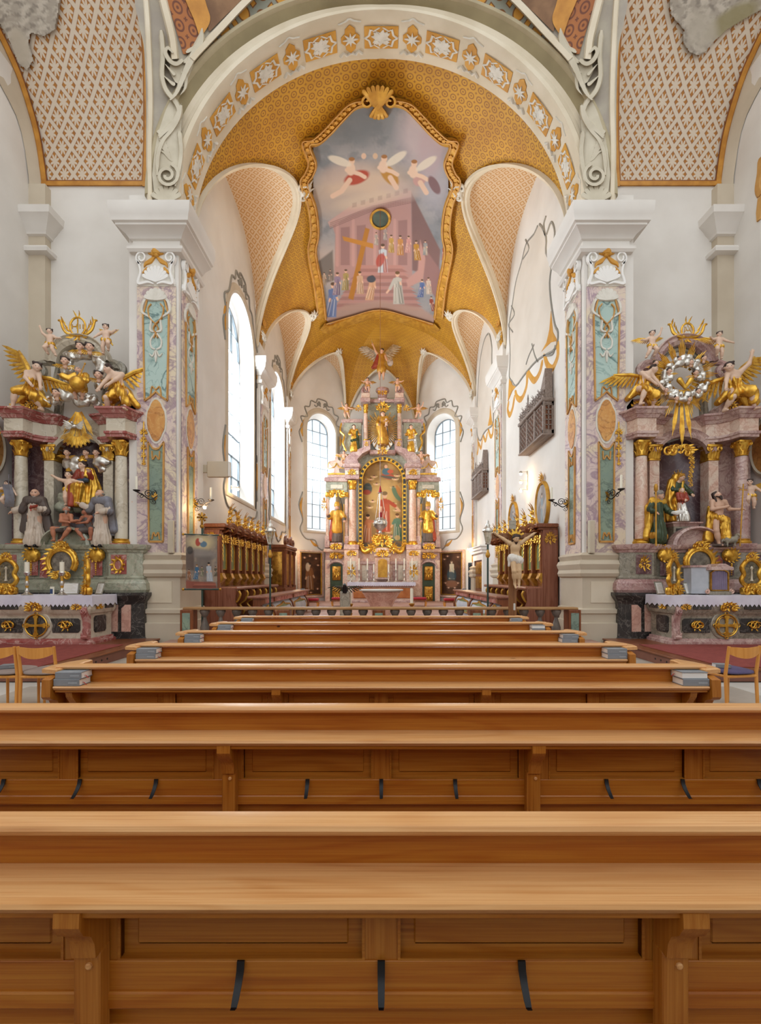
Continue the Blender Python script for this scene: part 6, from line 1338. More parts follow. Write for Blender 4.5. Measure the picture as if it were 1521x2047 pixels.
# --- large gilded angels seated on the pediments
def big_angel(name, label, loc, H, J, rot, group, wg, goldm='gold'):
    cl = [('gold_robe', goldm, [('c', J['pel'], J['che']-V3(0, 0, .05), .10, .085, .85), ('c', J['pel'], J['knr'], .10, .075), ('c', J['pel'], J['knl'], .10, .06), ('c', J['knr'], J['anr']+V3(0, 0, .10), .075, .07), ('c', J['pel']+V3(-.05, .05, 0), J['pel']+V3(-.22, .08, -.16), .08, .05), ('c', J['pel']+V3(.05, .05, .0), J['pel']+V3(.22, .07, -.2), .085, .05), ('c', J['shl'], J['pel'], .035, .05)], .012, 10)]
    return statue(name, label, 'statue', loc, H, J, rot, '#dcbca4', 'short', 'hair', cloth=cl, group=group, wings=wg)
JA = pose(ADULT, pel=(0, .04, .42), wai=(.02, .02, .51), che=(.05, .0, .61), nec=(.10, -.02, .70), hed=(.17, -.05, .76), shl=(-.03, .0, .685), shr=(.16, -.01, .66), ell=(.02, -.10, .56), wrl=(.12, -.14, .46), elr=(.22, -.06, .54), wrr=(.27, -.12, .42), hil=(-.06, .03, .41), hir=(.06, .03, .41), knl=(-.10, -.16, .33), knr=(.16, -.12, .26), anl=(-.17, -.12, .08), anr=(.20, .02, .10), face=(.7, -1, -.25))
big_angel('angel_statue', 'large gilded angel statue with raised wing on the left pediment of the left altar', at_base(58, 830, 10.0), 1.35, JA, 0, SA, ((1.0, .75, 'gold'), (-.2, .6, 'gold')))
big_angel('angel_statue', 'large gilded angel statue with spread wing on the right pediment of the left altar', at_base(240, 832, 10.0), 1.32, mirror(JA), 0, SA, ((-.9, .55, 'gold'), (.55, .7, 'gold')))
big_angel('angel_statue', 'gilded angel statue bowing on the left pediment of the right altar', at_base(1286, 822, 10.0), 1.2, JA, .2, SB, ((.1, .62, 'gold'), (.4, .45, 'gold')))
big_angel('angel_statue', 'gilded angel statue with arm raised on the right pediment of the right altar', at_base(1474, 832, 10.0), 1.38, pose(mirror(JA), elr=(.14, -.05, .80), wrr=(.16, -.08, .93)), 0, SB, ((-.3, .66, 'gold'), (.75, .75, 'gold')))
# --- globe bearer (bearded figure with gold globe)
J = pose(ADULT, pel=(0, .05, .30), wai=(0, .04, .40), che=(0, .02, .51), nec=(-.01, .0, .60), hed=(-.03, -.02, .69), shl=(-.11, .02, .58), shr=(.11, .02, .58), ell=(-.22, -.04, .48), wrl=(-.34, -.08, .53), elr=(.17, -.06, .44), wrr=(.06, -.15, .42), hil=(-.05, .05, .29), hir=(.05, .05, .29), knl=(-.10, -.1, .24), knr=(.12, -.1, .24), anl=(-.06, -.02, .06), anr=(.06, -.02, .06), face=(.2, -1, -.2))
statue('globe_bearer_statue', 'bearded half figure in gold robe holding a gold globe over the left altar', 'statue', at_base(160, 803, 10.0), 1.0, J, 0, '#d8ae94', 'short', 'greyhair', cloth=[('gold_robe', 'gold', torso(J, .105)+sleeves(J, .065, .075)+[('c', J['pel'], J['knl'], .11, .09), ('c', J['pel'], J['knr'], .11, .09)], .01, 9)], beard=1.4, group=SA, extra=[('globe', MB().ball((.09, -.22, .30), .155, 18, 12), 'gold'), ('sceptre', MB().tube([(.1, -.2, .42), (.23, -.2, .72)], [.012, .01], 6).ball((.235, -.2, .735), .022, 6, 4), 'goldpaint')])
# --- putti
def putto(label, loc, H, J, rot=0.0, group=None, wg=None, clothm='gold', extra=(), skin='#e0c0a8'):
    pv = J['pel']; return statue('putto_statue', label, 'statue', loc, H, J, rot, skin, 'short', 'hair', True, cloth=[('sash', clothm, [('c', pv+V3(-.1, -.01, -.01), pv+V3(.1, -.01, -.03), .085, .09), ('c', pv+V3(.1, .02, 0), pv+V3(.2, .04, -.16), .05, .03), ('c', pv+V3(-.1, .02, 0), J['che']+V3(.1, .03, 0), .04, .04)], .012, 9)], group=group, wings=wg, res=.02, extra=extra)
PF = pose(PUTTO, knl=(-.12, -.12, .26), anl=(-.1, .06, .12), knr=(.12, -.06, .22), anr=(.2, .02, .04), ell=(-.25, -.03, .80), wrl=(-.30, -.06, .98), elr=(.24, -.05, .62), wrr=(.38, -.08, .60), face=(.5, -1, 0))
PD = pose(PUTTO, knl=(-.13, -.12, .28), anl=(-.06, .04, .12), knr=(.10, -.02, .20), anr=(.12, .06, .02), ell=(-.24, -.06, .66), wrl=(-.36, -.1, .70), elr=(.22, -.05, .60), wrr=(.30, -.10, .50), face=(-.4, -1, -.1))
putto('putto statue waving with raised arm at the upper left of the left altar', at_base(100, 712, 10.05), .62, PF, 0, SA)
putto('gold-draped putto statue leaning at the upper right of the left altar', at_base(212, 706, 10.1), .66, mirror(PD), 0, SA, ((.9, .3, 'gold'), (.8, .3, 'gold')))
putto('putto statue with gold wings raising one arm, upper left of the right altar', at_base(1303, 716, 10.05), .62, mirror(PF), 0, SB, ((.3, .5, 'gold'), (.5, .4, 'gold')))
putto('putto statue with one gold wing pointing right at the upper right of the right altar', at_base(1437, 716, 10.05), .60, pose(PD, elr=(.26, -.05, .60), wrr=(.42, -.08, .54)), 0, SB, ((.4, .55, 'gold'), (.2, 0, 'gold')))
putto('putto statue holding a draped banner at the far left of the left altar', at_base(15, 1016, 10.0), .62, PD, .2, SA, ((.1, .4, 'gold'), (.2, 0, 'gold')), extra=[('banner', MB().loft([[(x+.03*math.sin(z*9), y, z) for x, y in ((-.02, -.1), (.12, -.12), (.16, -.09), (.0, -.07))] for z in (.02, .2, .38, .5)]).tube([(.05, -.1, .0), (.08, -.1, .72)], .01, 5), 'capeblue')])
putto('putto statue with raised arm on the dark right wing of the left altar', at_base(277, 1020, 10.3), .66, PF, -.2, SA)
putto('pale putto statue stretching an arm to the wall candle on the right altar', at_base(1238, 1018, 10.3), .58, pose(PD, ell=(-.26, -.06, .74), wrl=(-.42, -.1, .80)), .1, SB, ((.1, 0, 'gold'), (.2, .35, 'gold')), skin='#e6d8cc')
putto('putto statue with gold wing flying at the right edge of the right altar', at_base(1500, 1016, 10.1), .66, pose(PD, hed=(-.06, -.06, .86)), -.2, SB, ((.1, 0, 'gold'), (.5, .5, 'gold')))
# --- right altar: pilgrim, mother with girl, half-naked prophet
J = pose(ADULT, face=(.7, -1, -.35), hed=(.02, -.03, .905), ell=(-.19, -.03, .66), wrl=(-.17, -.12, .60), elr=(.17, -.05, .64), wrr=(.17, -.18, .57))
H = 1.22
bk = MB().box(-.09*H, .09*H, -.10*H, .02*H, -.015*H, 0).box(-.085*H, .085*H, -.095*H, .015*H, 0, .018*H).xf(Matrix.Translation((.2*H, -.2*H, .60*H)) @ Matrix.Rotation(.35, 4, 'X') @ Matrix.Rotation(-.2, 4, 'Y'))
statue('pilgrim_statue', 'pilgrim statue in green robe and gold cloak reading beside a staff, right altar', 'statue', at_base(1314, 1093, 9.98), H, J, .25, '#cfa488', 'short', 'greyhair', cloth=[('green_robe', 'greencloth', torso(J, .098)+skirt(J, .16, .15)+sleeves(J, .05, .055, .8), .010, 10), ('gold_cloak', 'gold', [('c', J['shl']+V3(0, .0, .02), V3(-.20, .03, .18), .07, .06, .8), ('c', J['shr']+V3(0, .03, .02), V3(.16, .08, .2), .06, .09, .7), ('c', J['shl'], J['shr']+V3(0, -.02, 0), .065, .06), ('c', V3(-.1, .07, .7), V3(-.05, .10, .15), .1, .12, .6)], .008, 11), ('gold_hem', 'goldpaint', [('c', V3(-.09, -.02, .20), V3(.10, -.02, .19), .085, .085, .85)], .008, 10), ('gold_boots', 'gold', [('c', V3(q*.06, 0, .16), V3(q*.06, -.0, .03), .042, .036) for q in (-1, 1)]+[('c', V3(q*.06, 0, .025), V3(q*.07, -.1, .02), .032, .022) for q in (-1, 1)], .002, 9)], beard=1.6, group=SB,
       extra=[('staff', MB().tube([(-.19*H, -.16*H, .0), (-.185*H, -.15*H, 1.02*H)], .014*H, 7).lathe([(.012*H, .94*H), (.03*H, .97*H), (.032*H, 1.04*H), (.015*H, 1.08*H)], (-.186*H, -.152*H, 0), 10), 'goldpaint'), ('open_book', bk, 'paper'), ('cap', MB().lathe([(.075*H, 0), (.08*H, .02*H), (.06*H, .05*H), (.01*H, .065*H)], (.02*H, -.01*H, .945*H), 12), 'greyhair')])
J = pose(ADULT, hed=(.05, -.06, .905), nec=(.03, -.02, .825), face=(.5, -1, -.55), ell=(-.15, -.06, .66), wrl=(.0, -.16, .60), elr=(.20, -.06, .65), wrr=(.18, -.18, .55))
statue('mother_statue', 'mother statue in gold mantle and green dress bending over a girl, right niche', 'statue', at_base(1352, 1045, 10.35), 1.12, J, .1, '#d9b296', 'long', 'goldpaint', cloth=[('green_dress', 'greencloth', torso(J, .09)+sleeves(J, .045, .05)+skirt(J, .04, .13, .06), .008, 9), ('gold_mantle', 'gold', [('c', V3(.0, .02, .93), V3(-.06, .03, .80), .07, .08), ('c', J['shl']+V3(0, 0, .02), V3(-.16, -.02, .45), .075, .10), ('c', V3(-.14, 0, .45), V3(-.12, -.04, .05), .10, .13), ('c', V3(-.06, -.08, .4), V3(-.02, -.12, .06), .08, .10), ('c', J['shr'], V3(.14, .05, .4), .06, .07)], .012, 12)], halo='gold', group=SB)
J = pose(ADULT, hed=(-.0, -.02, .90), face=(-.3, -1, .3), ell=(-.12, -.06, .64), wrl=(-.02, -.14, .62), elr=(.13, -.06, .64), wrr=(.04, -.14, .60))
statue('girl_statue', 'small girl statue in red and white dress in front of the mother, right niche', 'statue', at_base(1362, 1044, 10.12), .78, J, 0, '#e4c4ac', 'long', 'goldpaint', cloth=[('red_bodice', 'redcloth', torso(J, .10)+sleeves(J, .05, .05), .006, 9), ('white_skirt', 'silver', skirt(J, .02, .17, .04), .012, 10)], group=SB)
J = pose(ADULT, hed=(-.03, -.0, .915), face=(.3, -1, .55), shl=(-.11, .0, .80), ell=(-.15, -.05, .66), wrl=(.03, -.12, .69), elr=(.19, .0, .67), wrr=(.33, -.06, .66), hil=(-.06, 0, .51), knl=(-.08, -.06, .28), anl=(-.02, -.04, .04), pel=(-.02, 0, .53))
H = 1.22
statue('prophet_statue', 'half-naked bearded prophet statue with gold cloth and tall cross staff, right altar', 'statue', at_base(1436, 1093, 9.98), H, J, 0, '#d2aa90', 'long', 'hair', cloth=[('gold_cloth', 'gold', [('c', V3(-.09, 0, .53), V3(.09, -.02, .46), .08, .085), ('c', V3(.08, -.01, .46), V3(.10, -.02, .16), .09, .10), ('c', V3(-.12, .02, .56), V3(-.15, .05, .14), .06, .08), ('c', V3(-.14, .03, .70), V3(-.13, .03, .54), .035, .06), ('c', V3(.14, .02, .5), V3(.18, .0, .36), .04, .02)], .012, 10)], beard=.9, group=SB,
       extra=[('cross_staff', MB().tube([(.29*H, -.12*H, 0), (.365*H, -.10*H, 1.10*H)], .011*H, 7).tube([(.29*H, -.1*H, 1.0*H), (.43*H, -.1*H, .99*H)], .009*H, 6), 'goldpaint'), ('rock', sdf([('e', (x*H, y*H, .02*H), (.09*H, .08*H, .03*H)) for x, y in ((-.06, 0), (.06, 0), (.16, 0), (0, -.06))], .02, .02), 'cape')])
J = None
lamb = [('c', (-.07, 0, .13), (.07, 0, .13), .06, .065), ('c', (.08, 0, .15), (.13, -.02, .21), .035, .035), ('c', (.13, -.02, .22), (.17, -.04, .20), .034, .02)]+[('c', (x, y, .10), (x, y, .01), .018, .014) for x in (-.07, .07) for y in (-.03, .03)]+[('c', (-.12, 0, .15), (-.15, 0, .10), .02, .015), ('c', (.12, -.05, .23), (.11, -.08, .21), .012, .01), ('c', (.12, .02, .23), (.10, .05, .21), .012, .01)]
t = T('lamb_statue', 'small grey lamb statue lying at the feet of the prophet', 'statue', at_base(1459, 1093, 9.9)); O('body', sdf(scale_prims(lamb, 1.15), .012, .02, lambda X, Y, Z: .003*np.sin(X*90)*np.sin(Z*90+Y*80)), M['greymarble'], t, local=True)
t = T('statue_pedestal', 'rose marble pedestal with dark panel under the mother in the right niche', 'pedestal', (px_(1358, 10.4), 10.4, pz(1093, 10.4)))
z0, z1 = pz(1093, 10.4), pz(1046, 10.4); w = .27
O('block', MB().box(px_(1358, 10.4)-w, px_(1358, 10.4)+w, 10.18, 10.6, z0, z1-.1), M['greymarble'], t); O('cap', mold([(px_(1358, 10.4)-w, 10.6), (px_(1358, 10.4)-w, 10.18), (px_(1358, 10.4)+w, 10.18), (px_(1358, 10.4)+w, 10.6)], [(-.2, z1-.1), (.0, z1-.1), (.03, z1-.05), (.07, z1-.03), (.07, z1), (-.2, z1)]), M['rosemarble'], t); O('panel', MB().box(px_(1358, 10.4)-w+.05, px_(1358, 10.4)+w-.05, 10.165, 10.18, z0+.1, z1-.14, .004), M['blackmarble'], t)
mb = MB(); rocaille(mb, (px_(1362), 10.28, pz(898)), .62, .22, 9); scroll(mb, (px_(1335), 10.25, pz(903)), .12, .03, 1.3, 0, 1); scroll(mb, (px_(1372), 10.25, pz(906)), .10, .03, 1.3, PI, -1)
for k in range(7): rocaille(mb, (px_(1381)+.02*math.sin(k), 10.25, pz(915+9*k)), .13-.006*k, .13, 20+k, 8)
O('gilt_canopy', mb, M['gold'], RR)
# ================================================================== HIGH ALTAR
HYA, HC = 23.8, 764.5
def hx(d): return (HC-CX+d)*HYA/F
def hz(y): return EYE-(y-HY)*HYA/F
HA = T('high_altar_retable', 'tall gilded high altar retable with arched painting at the far end of the chancel', 'altarpiece', (hx(0), HYA, .3))
def hb(nm, d0, d1, y0, y1, ya, yb, m, b=.02, parent=None): return O(nm, MB().box(hx(d0), hx(d1), ya, yb, hz(y0), hz(y1), b), M[m], parent or HA)
def orn(nm, d, y, w, h, Y, seed=1, m='gold', parent=None): return O(nm, rocaille(MB(), (hx(d), Y, hz(y)), w, h, seed, 8), M[m], parent or HA)
hb('step', -62, 62, 1212, 1202, 22.9, 24.6, 'rosemarble'); hb('central_base', -48, 48, 1202, 1096, 23.7, 24.7, 'lightrose')
hb('central_cornice', -50, 50, 1128, 1122, 23.6, 24.7, 'rosemarble'); hb('painting_wall', -49, 49, 1096, 905, 24.1, 24.7, 'greengrey')
for q in (-1, 1):
    def W_(nm, a, b, y0, y1, ya, yb, m, bb=.02): return hb(nm, q*a, q*b, y0, y1, ya, yb, m, bb)
    W_('column_pedestal', 47, 75, 1212, 1100, 23.35, 24.6, 'lightrose'); W_('pedestal_cap', 46, 76, 1100, 1090, 23.3, 24.6, 'rosemarble', .03); W_('pedestal_foot', 46, 76, 1212, 1190, 23.3, 24.6, 'rosemarble', .03)
    orn('gilt_pedestal_panel', q*61, 1142, .46, .7, 23.32, 3); W_('pedestal_inlay', 53, 69, 1160, 1122, 23.33, 23.4, 'palemarble', .01); orn('gilt_cherub_ornament', q*61, 1107, .5, .3, 23.3, 4)
    column(HA, (hx(q*60), 23.75, hz(1090)), .20, 110*HYA/F-.2, 'lightrose', hb=.2, hc=.46)
    W_('entablature_block', 46, 74, 960, 936, 23.45, 24.6, 'rosemarble'); W_('entablature_frieze', 47, 73, 952, 944, 23.4, 24.6, 'palemarble', .01); W_('entablature_cornice', 43, 77, 938, 930, 23.3, 24.6, 'rosemarble', .05); orn('gilt_frieze_leaf', q*60, 948, .42, .36, 23.38, 5)
    O('broken_pediment', MB().prism([(hx(q*a), hz(y)) for a, y in ((76, 932), (74, 920), (62, 908), (44, 900), (24, 894), (24, 902), (40, 910), (50, 922), (46, 932))], XZ(23.45), 0, .8), M['rosemarble'], HA)
    # niche wing with door below
    for d in (110, 72):
        W_('niche_pilaster', d-3, d+3, 1090, 984, 23.75, 24.2, 'lightrose'); W_('niche_capital', d-4, d+4, 994, 984, 23.7, 24.2, 'gold', .03); W_('niche_base', d-5, d+5, 1095, 1072, 23.65, 24.2, 'rosemarble')
    O('niche_arch', MB().prism([(hx(q*112), hz(982)), (hx(q*112), hz(996))]+[(hx(q*(91+15*math.cos(t))), hz(998-12*math.sin(t))) for t in np.linspace(0, PI, 12)]+[(hx(q*70), hz(996)), (hx(q*70), hz(982))], XZ(23.72), 0, .35), M['greengrey'], HA)
    W_('wing_entablature', 70, 113, 982, 962, 23.7, 24.2, 'greengrey'); W_('wing_cornice', 68, 116, 964, 955, 23.6, 24.25, 'rosemarble', .04); W_('wing_inlay', 79, 103, 978, 970, 23.66, 23.7, 'palemarble', .01); orn('gilt_arch_ornament', q*91, 988, .9, .4, 23.62, 6); orn('gilt_side_bracket', q*116, 1010, .3, .8, 23.7, 7)
    W_('wing_base', 70, 114, 1212, 1096, 23.75, 24.25, 'rosemarble'); W_('wing_base_cornice', 68, 117, 1104, 1097, 23.6, 24.25, 'lightrose', .03); orn('gilt_cherub_panel', q*92, 1111, .7, .34, 23.68, 8)
    for d in (74, 109): W_('door_pilaster', d-5, d+5, 1212, 1120, 23.6, 23.8, 'lightrose')
    dr_ = O('wing_door', MB().prism([(hx(q*78), hz(1212)), (hx(q*78), hz(1136))]+[(hx(q*(91.5+13.5*math.cos(t))), hz(1136-11*math.sin(t))) for t in np.linspace(PI, 0, 12)]+[(hx(q*105), hz(1212))], XZ(23.7), 0, .06), M['greencloth'], HA)
    for y0, y1 in ((1160, 1132), (1206, 1172)): O('door_panel', MB().box(hx(q*83), hx(q*100), 23.66, 23.7, hz(y0), hz(y1), .02), M['golddark'], dr_); O('gilt_relief', rocaille(MB(), (hx(q*91.5), 23.64, hz((y0+y1)/2)), .3, .5, 9, 8), M['gold'], dr_)
    mb = MB()
    stroke(mb, [(hx(q*(91.5+17*math.cos(t))), hz(1136-14*math.sin(t))) for t in np.linspace(0, PI, 14)], .06, XZ(23.62), -.08); O('door_arch_moulding', mb, M['rosemarble'], HA)
    W_('statue_console', 79, 103, 1096, 1086, 23.35, 24.1, 'rosemarble', .05); orn('gilt_console_bowl', q*91, 1094, .6, .34, 23.3, 10)
    # flat urn on the wing
    O('painted_urn', MB().prism([(hx(q*(92+x)), hz(y)) for x, y in ((-17, 953), (17, 953), (16, 946), (6, 944), (5, 938), (14, 928), (15, 922), (4, 920), (2, 912), (0, 906), (-2, 912), (-4, 920), (-15, 922), (-14, 928), (-5, 938), (-6, 944), (-16, 946))], XZ(23.8), 0, .08), M['lightrose'], HA)
    mb = MB()
    for e in (-1, 1): stroke(mb, spline([(hx(q*92+e*15), hz(924)), (hx(q*92+e*17), hz(936)), (hx(q*92+e*5), hz(934)), (hx(q*92), hz(926))], 4), .025, XZ(23.78), -.05)
    mb.box(hx(q*92-17), hx(q*92+17), 23.76, 23.8, hz(949), hz(946)); O('gilt_urn_garland', mb, M['gold'], HA)
    # upper tier
    W_('upper_wall', 42, 78, 900, 842, 23.9, 24.2, 'greengrey'); W_('upper_ledge', 40, 82, 844, 838, 23.75, 24.25, 'rosemarble', .03)
    W_('upper_pedestal', 24, 39, 900, 882, 23.6, 24.3, 'rosemarble'); W_('pedestal_inlay', 28, 36, 898, 885, 23.56, 23.6, 'lightrose', .01); orn('gilt_inlay', q*32, 891, .2, .3, 23.55, 11)
    column(HA, (hx(q*33.5), 23.8, hz(882)), .115, 52*HYA/F, 'lightrose', hb=.08, hc=.46)
    W_('upper_entablature', 24, 44, 806, 798, 23.55, 24.3, 'rosemarble', .03); W_('upper_block', 25, 42, 798, 788, 23.6, 24.3, 'lightrose'); O('upper_scroll', scroll(MB(), (hx(q*33), 23.8, hz(782)), .22, .1, 1.2, PI/2, -q), M['rosemarble'], HA)
    O('gilt_scroll_edge', MB().tube(spline([(hx(q*82), 23.8, hz(845)), (hx(q*84), 23.75, hz(862)), (hx(q*76), 23.75, hz(872)), (hx(q*79), 23.75, hz(886)), (hx(q*72), 23.75, hz(903))], 5), [.02]+[.05]*19+[.02], 6), M['gold'], HA)
    orn('gilt_capital_swag', q*48, 818, .34, .4, 23.7, 12)
hb('upper_back', -30, 30, 905, 790, 24.1, 24.4, 'greengrey'); hb('lower_pediment_band', -26, 26, 908, 900, 23.7, 24.4, 'rosemarble', .03); hb('upper_cornice', -24, 24, 802, 796, 23.9, 24.4, 'rosemarble')
O('crown_block', MB().lathe([(.3, 0), (.34, .1), (.22, .2), (.26, .45), (.36, .55), (.34, .66), (.12, .74)], (hx(0), 24.1, hz(799)), 14), M['rosemarble'], HA); orn('gilt_crown_ornament', 0, 782, .5, .5, 23.85, 13); orn('gilt_keystone', 0, 905, .5, .5, 23.5, 14); orn('gilt_upper_shell', 0, 812, .7, .5, 23.9, 15)
# silver oval with rays, lit spots
O('silver_mandorla', MB().loft([[(hx(0)+w*math.cos(t), 24.02-d, hz(866)+w*1.5*math.sin(t)) for t in np.linspace(0, 2*PI, 40, False)] for w, d in ((.62, 0), (.62, .05), (.5, .07), (.02, .06))], True, False), M['silver'], HA)
O('gilt_rays', rays((hx(0), 23.9, hz(858)), .3, .98, 44, .05, alt=.8), M['goldpaint'], HA)
# painting frame
def archline(hw, yb, yc, n=24): return [(hx(-hw), hz(yb))]+[(hx(hw*math.cos(t)), hz(yc)+hw*math.sin(t)*HYA/F) for t in np.linspace(PI, 0, n)]+[(hx(hw), hz(yb))]
mb = MB(); stroke(mb, archline(44, 1098, 960), .10, XZ(24.08), -.16); mb.box(hx(-47), hx(47), 23.9, 24.1, hz(1100), hz(1094)); O('frame_moulding', mb, M['blackmarble'], HA)
mb = MB(); stroke(mb, archline(40.5, 1094, 960), .035, XZ(24.06), -.2); stroke(mb, archline(47.5, 1094, 960), .02, XZ(24.06), -.16); mb.box(hx(-40), hx(40), 23.86, 24.05, hz(1096), hz(1093))
for k in range(15):
    for q in (-1, 1): mb.box(hx(q*42), hx(q*46.5), 23.88, 24.0, hz(1088-8.6*k)-.05, hz(1088-8.6*k)+.03)
for t in np.linspace(.12, PI-.12, 15): c = (hx(44*math.cos(t)), hz(960)+44*math.sin(t)*HYA/F); mb.merge(MB().box(-.06, .06, -.05, .05, -.05, .05).xf(Matrix.Translation((c[0], 23.92, c[1])) @ Matrix.Rotation(-t, 4, 'Y')))
O('gilt_frame_studs', mb, M['gold'], HA)
cv = Canvas(-41, 41, 917, 1096, .55, '#8a6b42'); cv.noise('#b08a52', 60, -.3, .6, .8, 1).noise('#5a4530', 40, .1, .9, .6, 2)
cv.ell(-5, 985, 32, 22, '#c09a5c', .7, 0, .8).ell(8, 1000, 22, 40, '#c8a468', .6, 0, .9); cv.ell(12, 950, 14, 6, '#a8523c', 1, .2).ell(8, 940, 9, 7, '#4f6a72', 1).ell(16, 940, 6, 4, '#b8583e', 1).ell(7, 930, 3.2, 3.6, '#d0a080').ell(14, 952, 18, 3, '#3f5a50', .8, .15)
for x, y in ((-24, 955), (-17, 950), (26, 955), (30, 948), (-12, 965), (-28, 970), (22, 972), (-20, 1000), (22, 1005), (-26, 1012), (28, 1018), (12, 1062), (18, 1070), (-8, 1066)): cv.cherubic(x, y, 3.2, '#c8ac7c')
cv.ell(-30, 975, 9, 12, '#2f4448', .9).ell(-32, 982, 8, 5, '#9a4634', .9).ell(28, 985, 6, 16, '#4f7058', .9, -.5).ell(33, 980, 4, 14, '#b07038', .8, -.4)
cv.person(2, 1062, 82, '#a84c34', '#d0a482', '#7a6040', .03, '#b85a3e', [(-.12, -.55), (.36, -.52)]).person(-32, 1084, 58, '#a86a48', '#cfa07c', '#3a281c', .04, '#b87a50', [(.3, -.62)]).person(30, 1080, 56, '#5d7a64', '#cfa07c', '#6a4a2c', 0, '#4c6850', [(-.22, -.5), (.12, -.5)]); cv.poly([(-40, 1096), (-40, 1085), (-14, 1082), (0, 1066), (24, 1080), (40, 1088), (40, 1096)], '#6f685c', .85, 6); cv.ell(30, 1074, 6, 5, '#c8a468', .7)
O('altar_painting', cv.mesh(lambda x, y: (hx(x), 24.09, hz(y)), cv.mask_poly([(x_, y_) for x_, y_ in [(-40, 1096), (-40, 960)]+[(40*math.cos(t), 960-40*math.sin(t)) for t in np.linspace(PI, 0, 30)]+[(40, 1096)]])), M['paint'], HA)
# gilded group, tabernacle, garlands
O('gilt_cherub_wreath', rocaille(rocaille(MB(), (hx(0), 23.5, hz(1082)), 1.0, .7, 16, 16), (hx(-12), 23.5, hz(1078)), .5, .5, 17), M['gold'], HA)
for q in (-1, 1):
    mb = MB(); mb.tube(spline([(hx(q*44), 23.6, hz(1092)), (hx(q*34), 23.45, hz(1104)), (hx(q*20), 23.4, hz(1096))], 6), [.05]+[.12]*11+[.06], 7); rocaille(mb, (hx(q*44), 23.55, hz(1092)), .4, .5, 18); rocaille(mb, (hx(q*22), 23.4, hz(1098)), .5, .6, 19)
    O('gilt_garland', mb, M['gold'], HA)
tb = O('tabernacle', MB().box(hx(-14), hx(14), 23.2, 23.8, hz(1158), hz(1114), .04).box(hx(-16), hx(16), 23.1, 23.8, hz(1114), hz(1109), .03).box(hx(-13), hx(13), 23.25, 23.8, hz(1109), hz(1096), .1), M['lightrose'], HA)
O('tabernacle_door', MB().prism([(hx(-9), hz(1154)), (hx(-9), hz(1124))]+[(hx(9*math.cos(t)), hz(1124-6*math.sin(t))) for t in np.linspace(PI, 0, 12)]+[(hx(9), hz(1154))], XZ(23.2), -.06, 0), M['goldpaint'], tb); O('gilt_tabernacle_crest', rocaille(MB(), (hx(0), 23.1, hz(1108)), .6, .4, 20), M['gold'], tb)
for d in (-36, -25, 25, 36): hb('base_panel', d-5, d+5, 1160, 1130, 23.66, 23.72, 'palemarble' if abs(d) > 30 else 'rosemarble', .01)
# altar table with cloth and candlesticks
TY = 22.3
def tx(x): return (x-CX)*TY/F
def tz(y): return EYE-(y-HY)*TY/F
at_ = T('high_altar_table', 'high altar table with orange marble front under a white cloth', 'altar', (tx(763), TY, .3)); O('block', MB().box(tx(700), tx(826), TY+.1, 23.5, .3, tz(1172), .03), M['orangemarble'] if False else M['lightrose'], at_); O('front_inlay', MB().box(tx(706), tx(820), TY+.06, TY+.1, tz(1196), tz(1175), .02), plain('amber_marble', '#c07a44', .25, 0, '#a8602f', 3), at_); O('plinth', MB().box(tx(696), tx(830), TY, 23.5, .3, tz(1200), .02), M['rosemarble'], at_); O('top_slab', MB().box(tx(696), tx(830), TY, 23.5, tz(1172), tz(1168), .01), M['rosemarble'], at_)
zz = [tz(1166)-.002]
mb = MB(); n = 60; mb.loft([[(lerp(tx(694), tx(831), k/n), TY-.02-.01*(k % 2), z-(.05*(k % 2) if i else 0)) for k in range(n+1)] for i, z in enumerate((tz(1164), tz(1170)))], False, False); mb.box(tx(694), tx(831), TY-.02, 23.3, tz(1164)-.004, tz(1164)+.002); O('altar_cloth', mb, M['linen'], label='long white lace cloth on the high altar table', cat='altar cloth')
def candlestick(loc, h, ch, m='silver', cr=.035, sc=1.0):
    t = T('candlestick', '', 'candlestick', loc); O('stand', MB().lathe([(.11*sc, 0), (.115*sc, .02*h), (.07*sc, .08*h), (.03*sc, .14*h), (.045*sc, .2*h), (.02*sc, .26*h), (.035*sc, .45*h), (.05*sc, .55*h), (.02*sc, .64*h), (.022*sc, .82*h), (.05*sc, .9*h), (.07*sc, .97*h), (.06*sc, h)], (0, 0, 0), 14), M[m], t, local=True)
    O('candle', MB().lathe([(cr, h), (cr, h+ch*.985), (cr*.4, h+ch), (.003, h+ch), (.003, h+ch+.03)], (0, 0, 0), 10), M['candle'], t, local=True); return t
c0 = None
for i, x in enumerate((700, 717, 734, 747, 777, 792, 809, 825)):
    sm = x in (747, 777); loc = (tx(x), TY+.45 if not sm else TY+.4, tz(1164)+.003)
    c = candlestick(loc, .50 if sm else .62, .38 if sm else .55) if i in (0, 3) else link_copy(c0 if not sm else c3_); c.location = loc
    if i == 0: c0 = c
    if i == 3: c3_ = c
    c['label'] = '%s silver candlestick with white candle on the high altar' % ['leftmost', 'second', 'third', 'fourth and short', 'fifth and short', 'sixth', 'seventh', 'rightmost'][i]; c['group'] = 'high altar candlesticks'
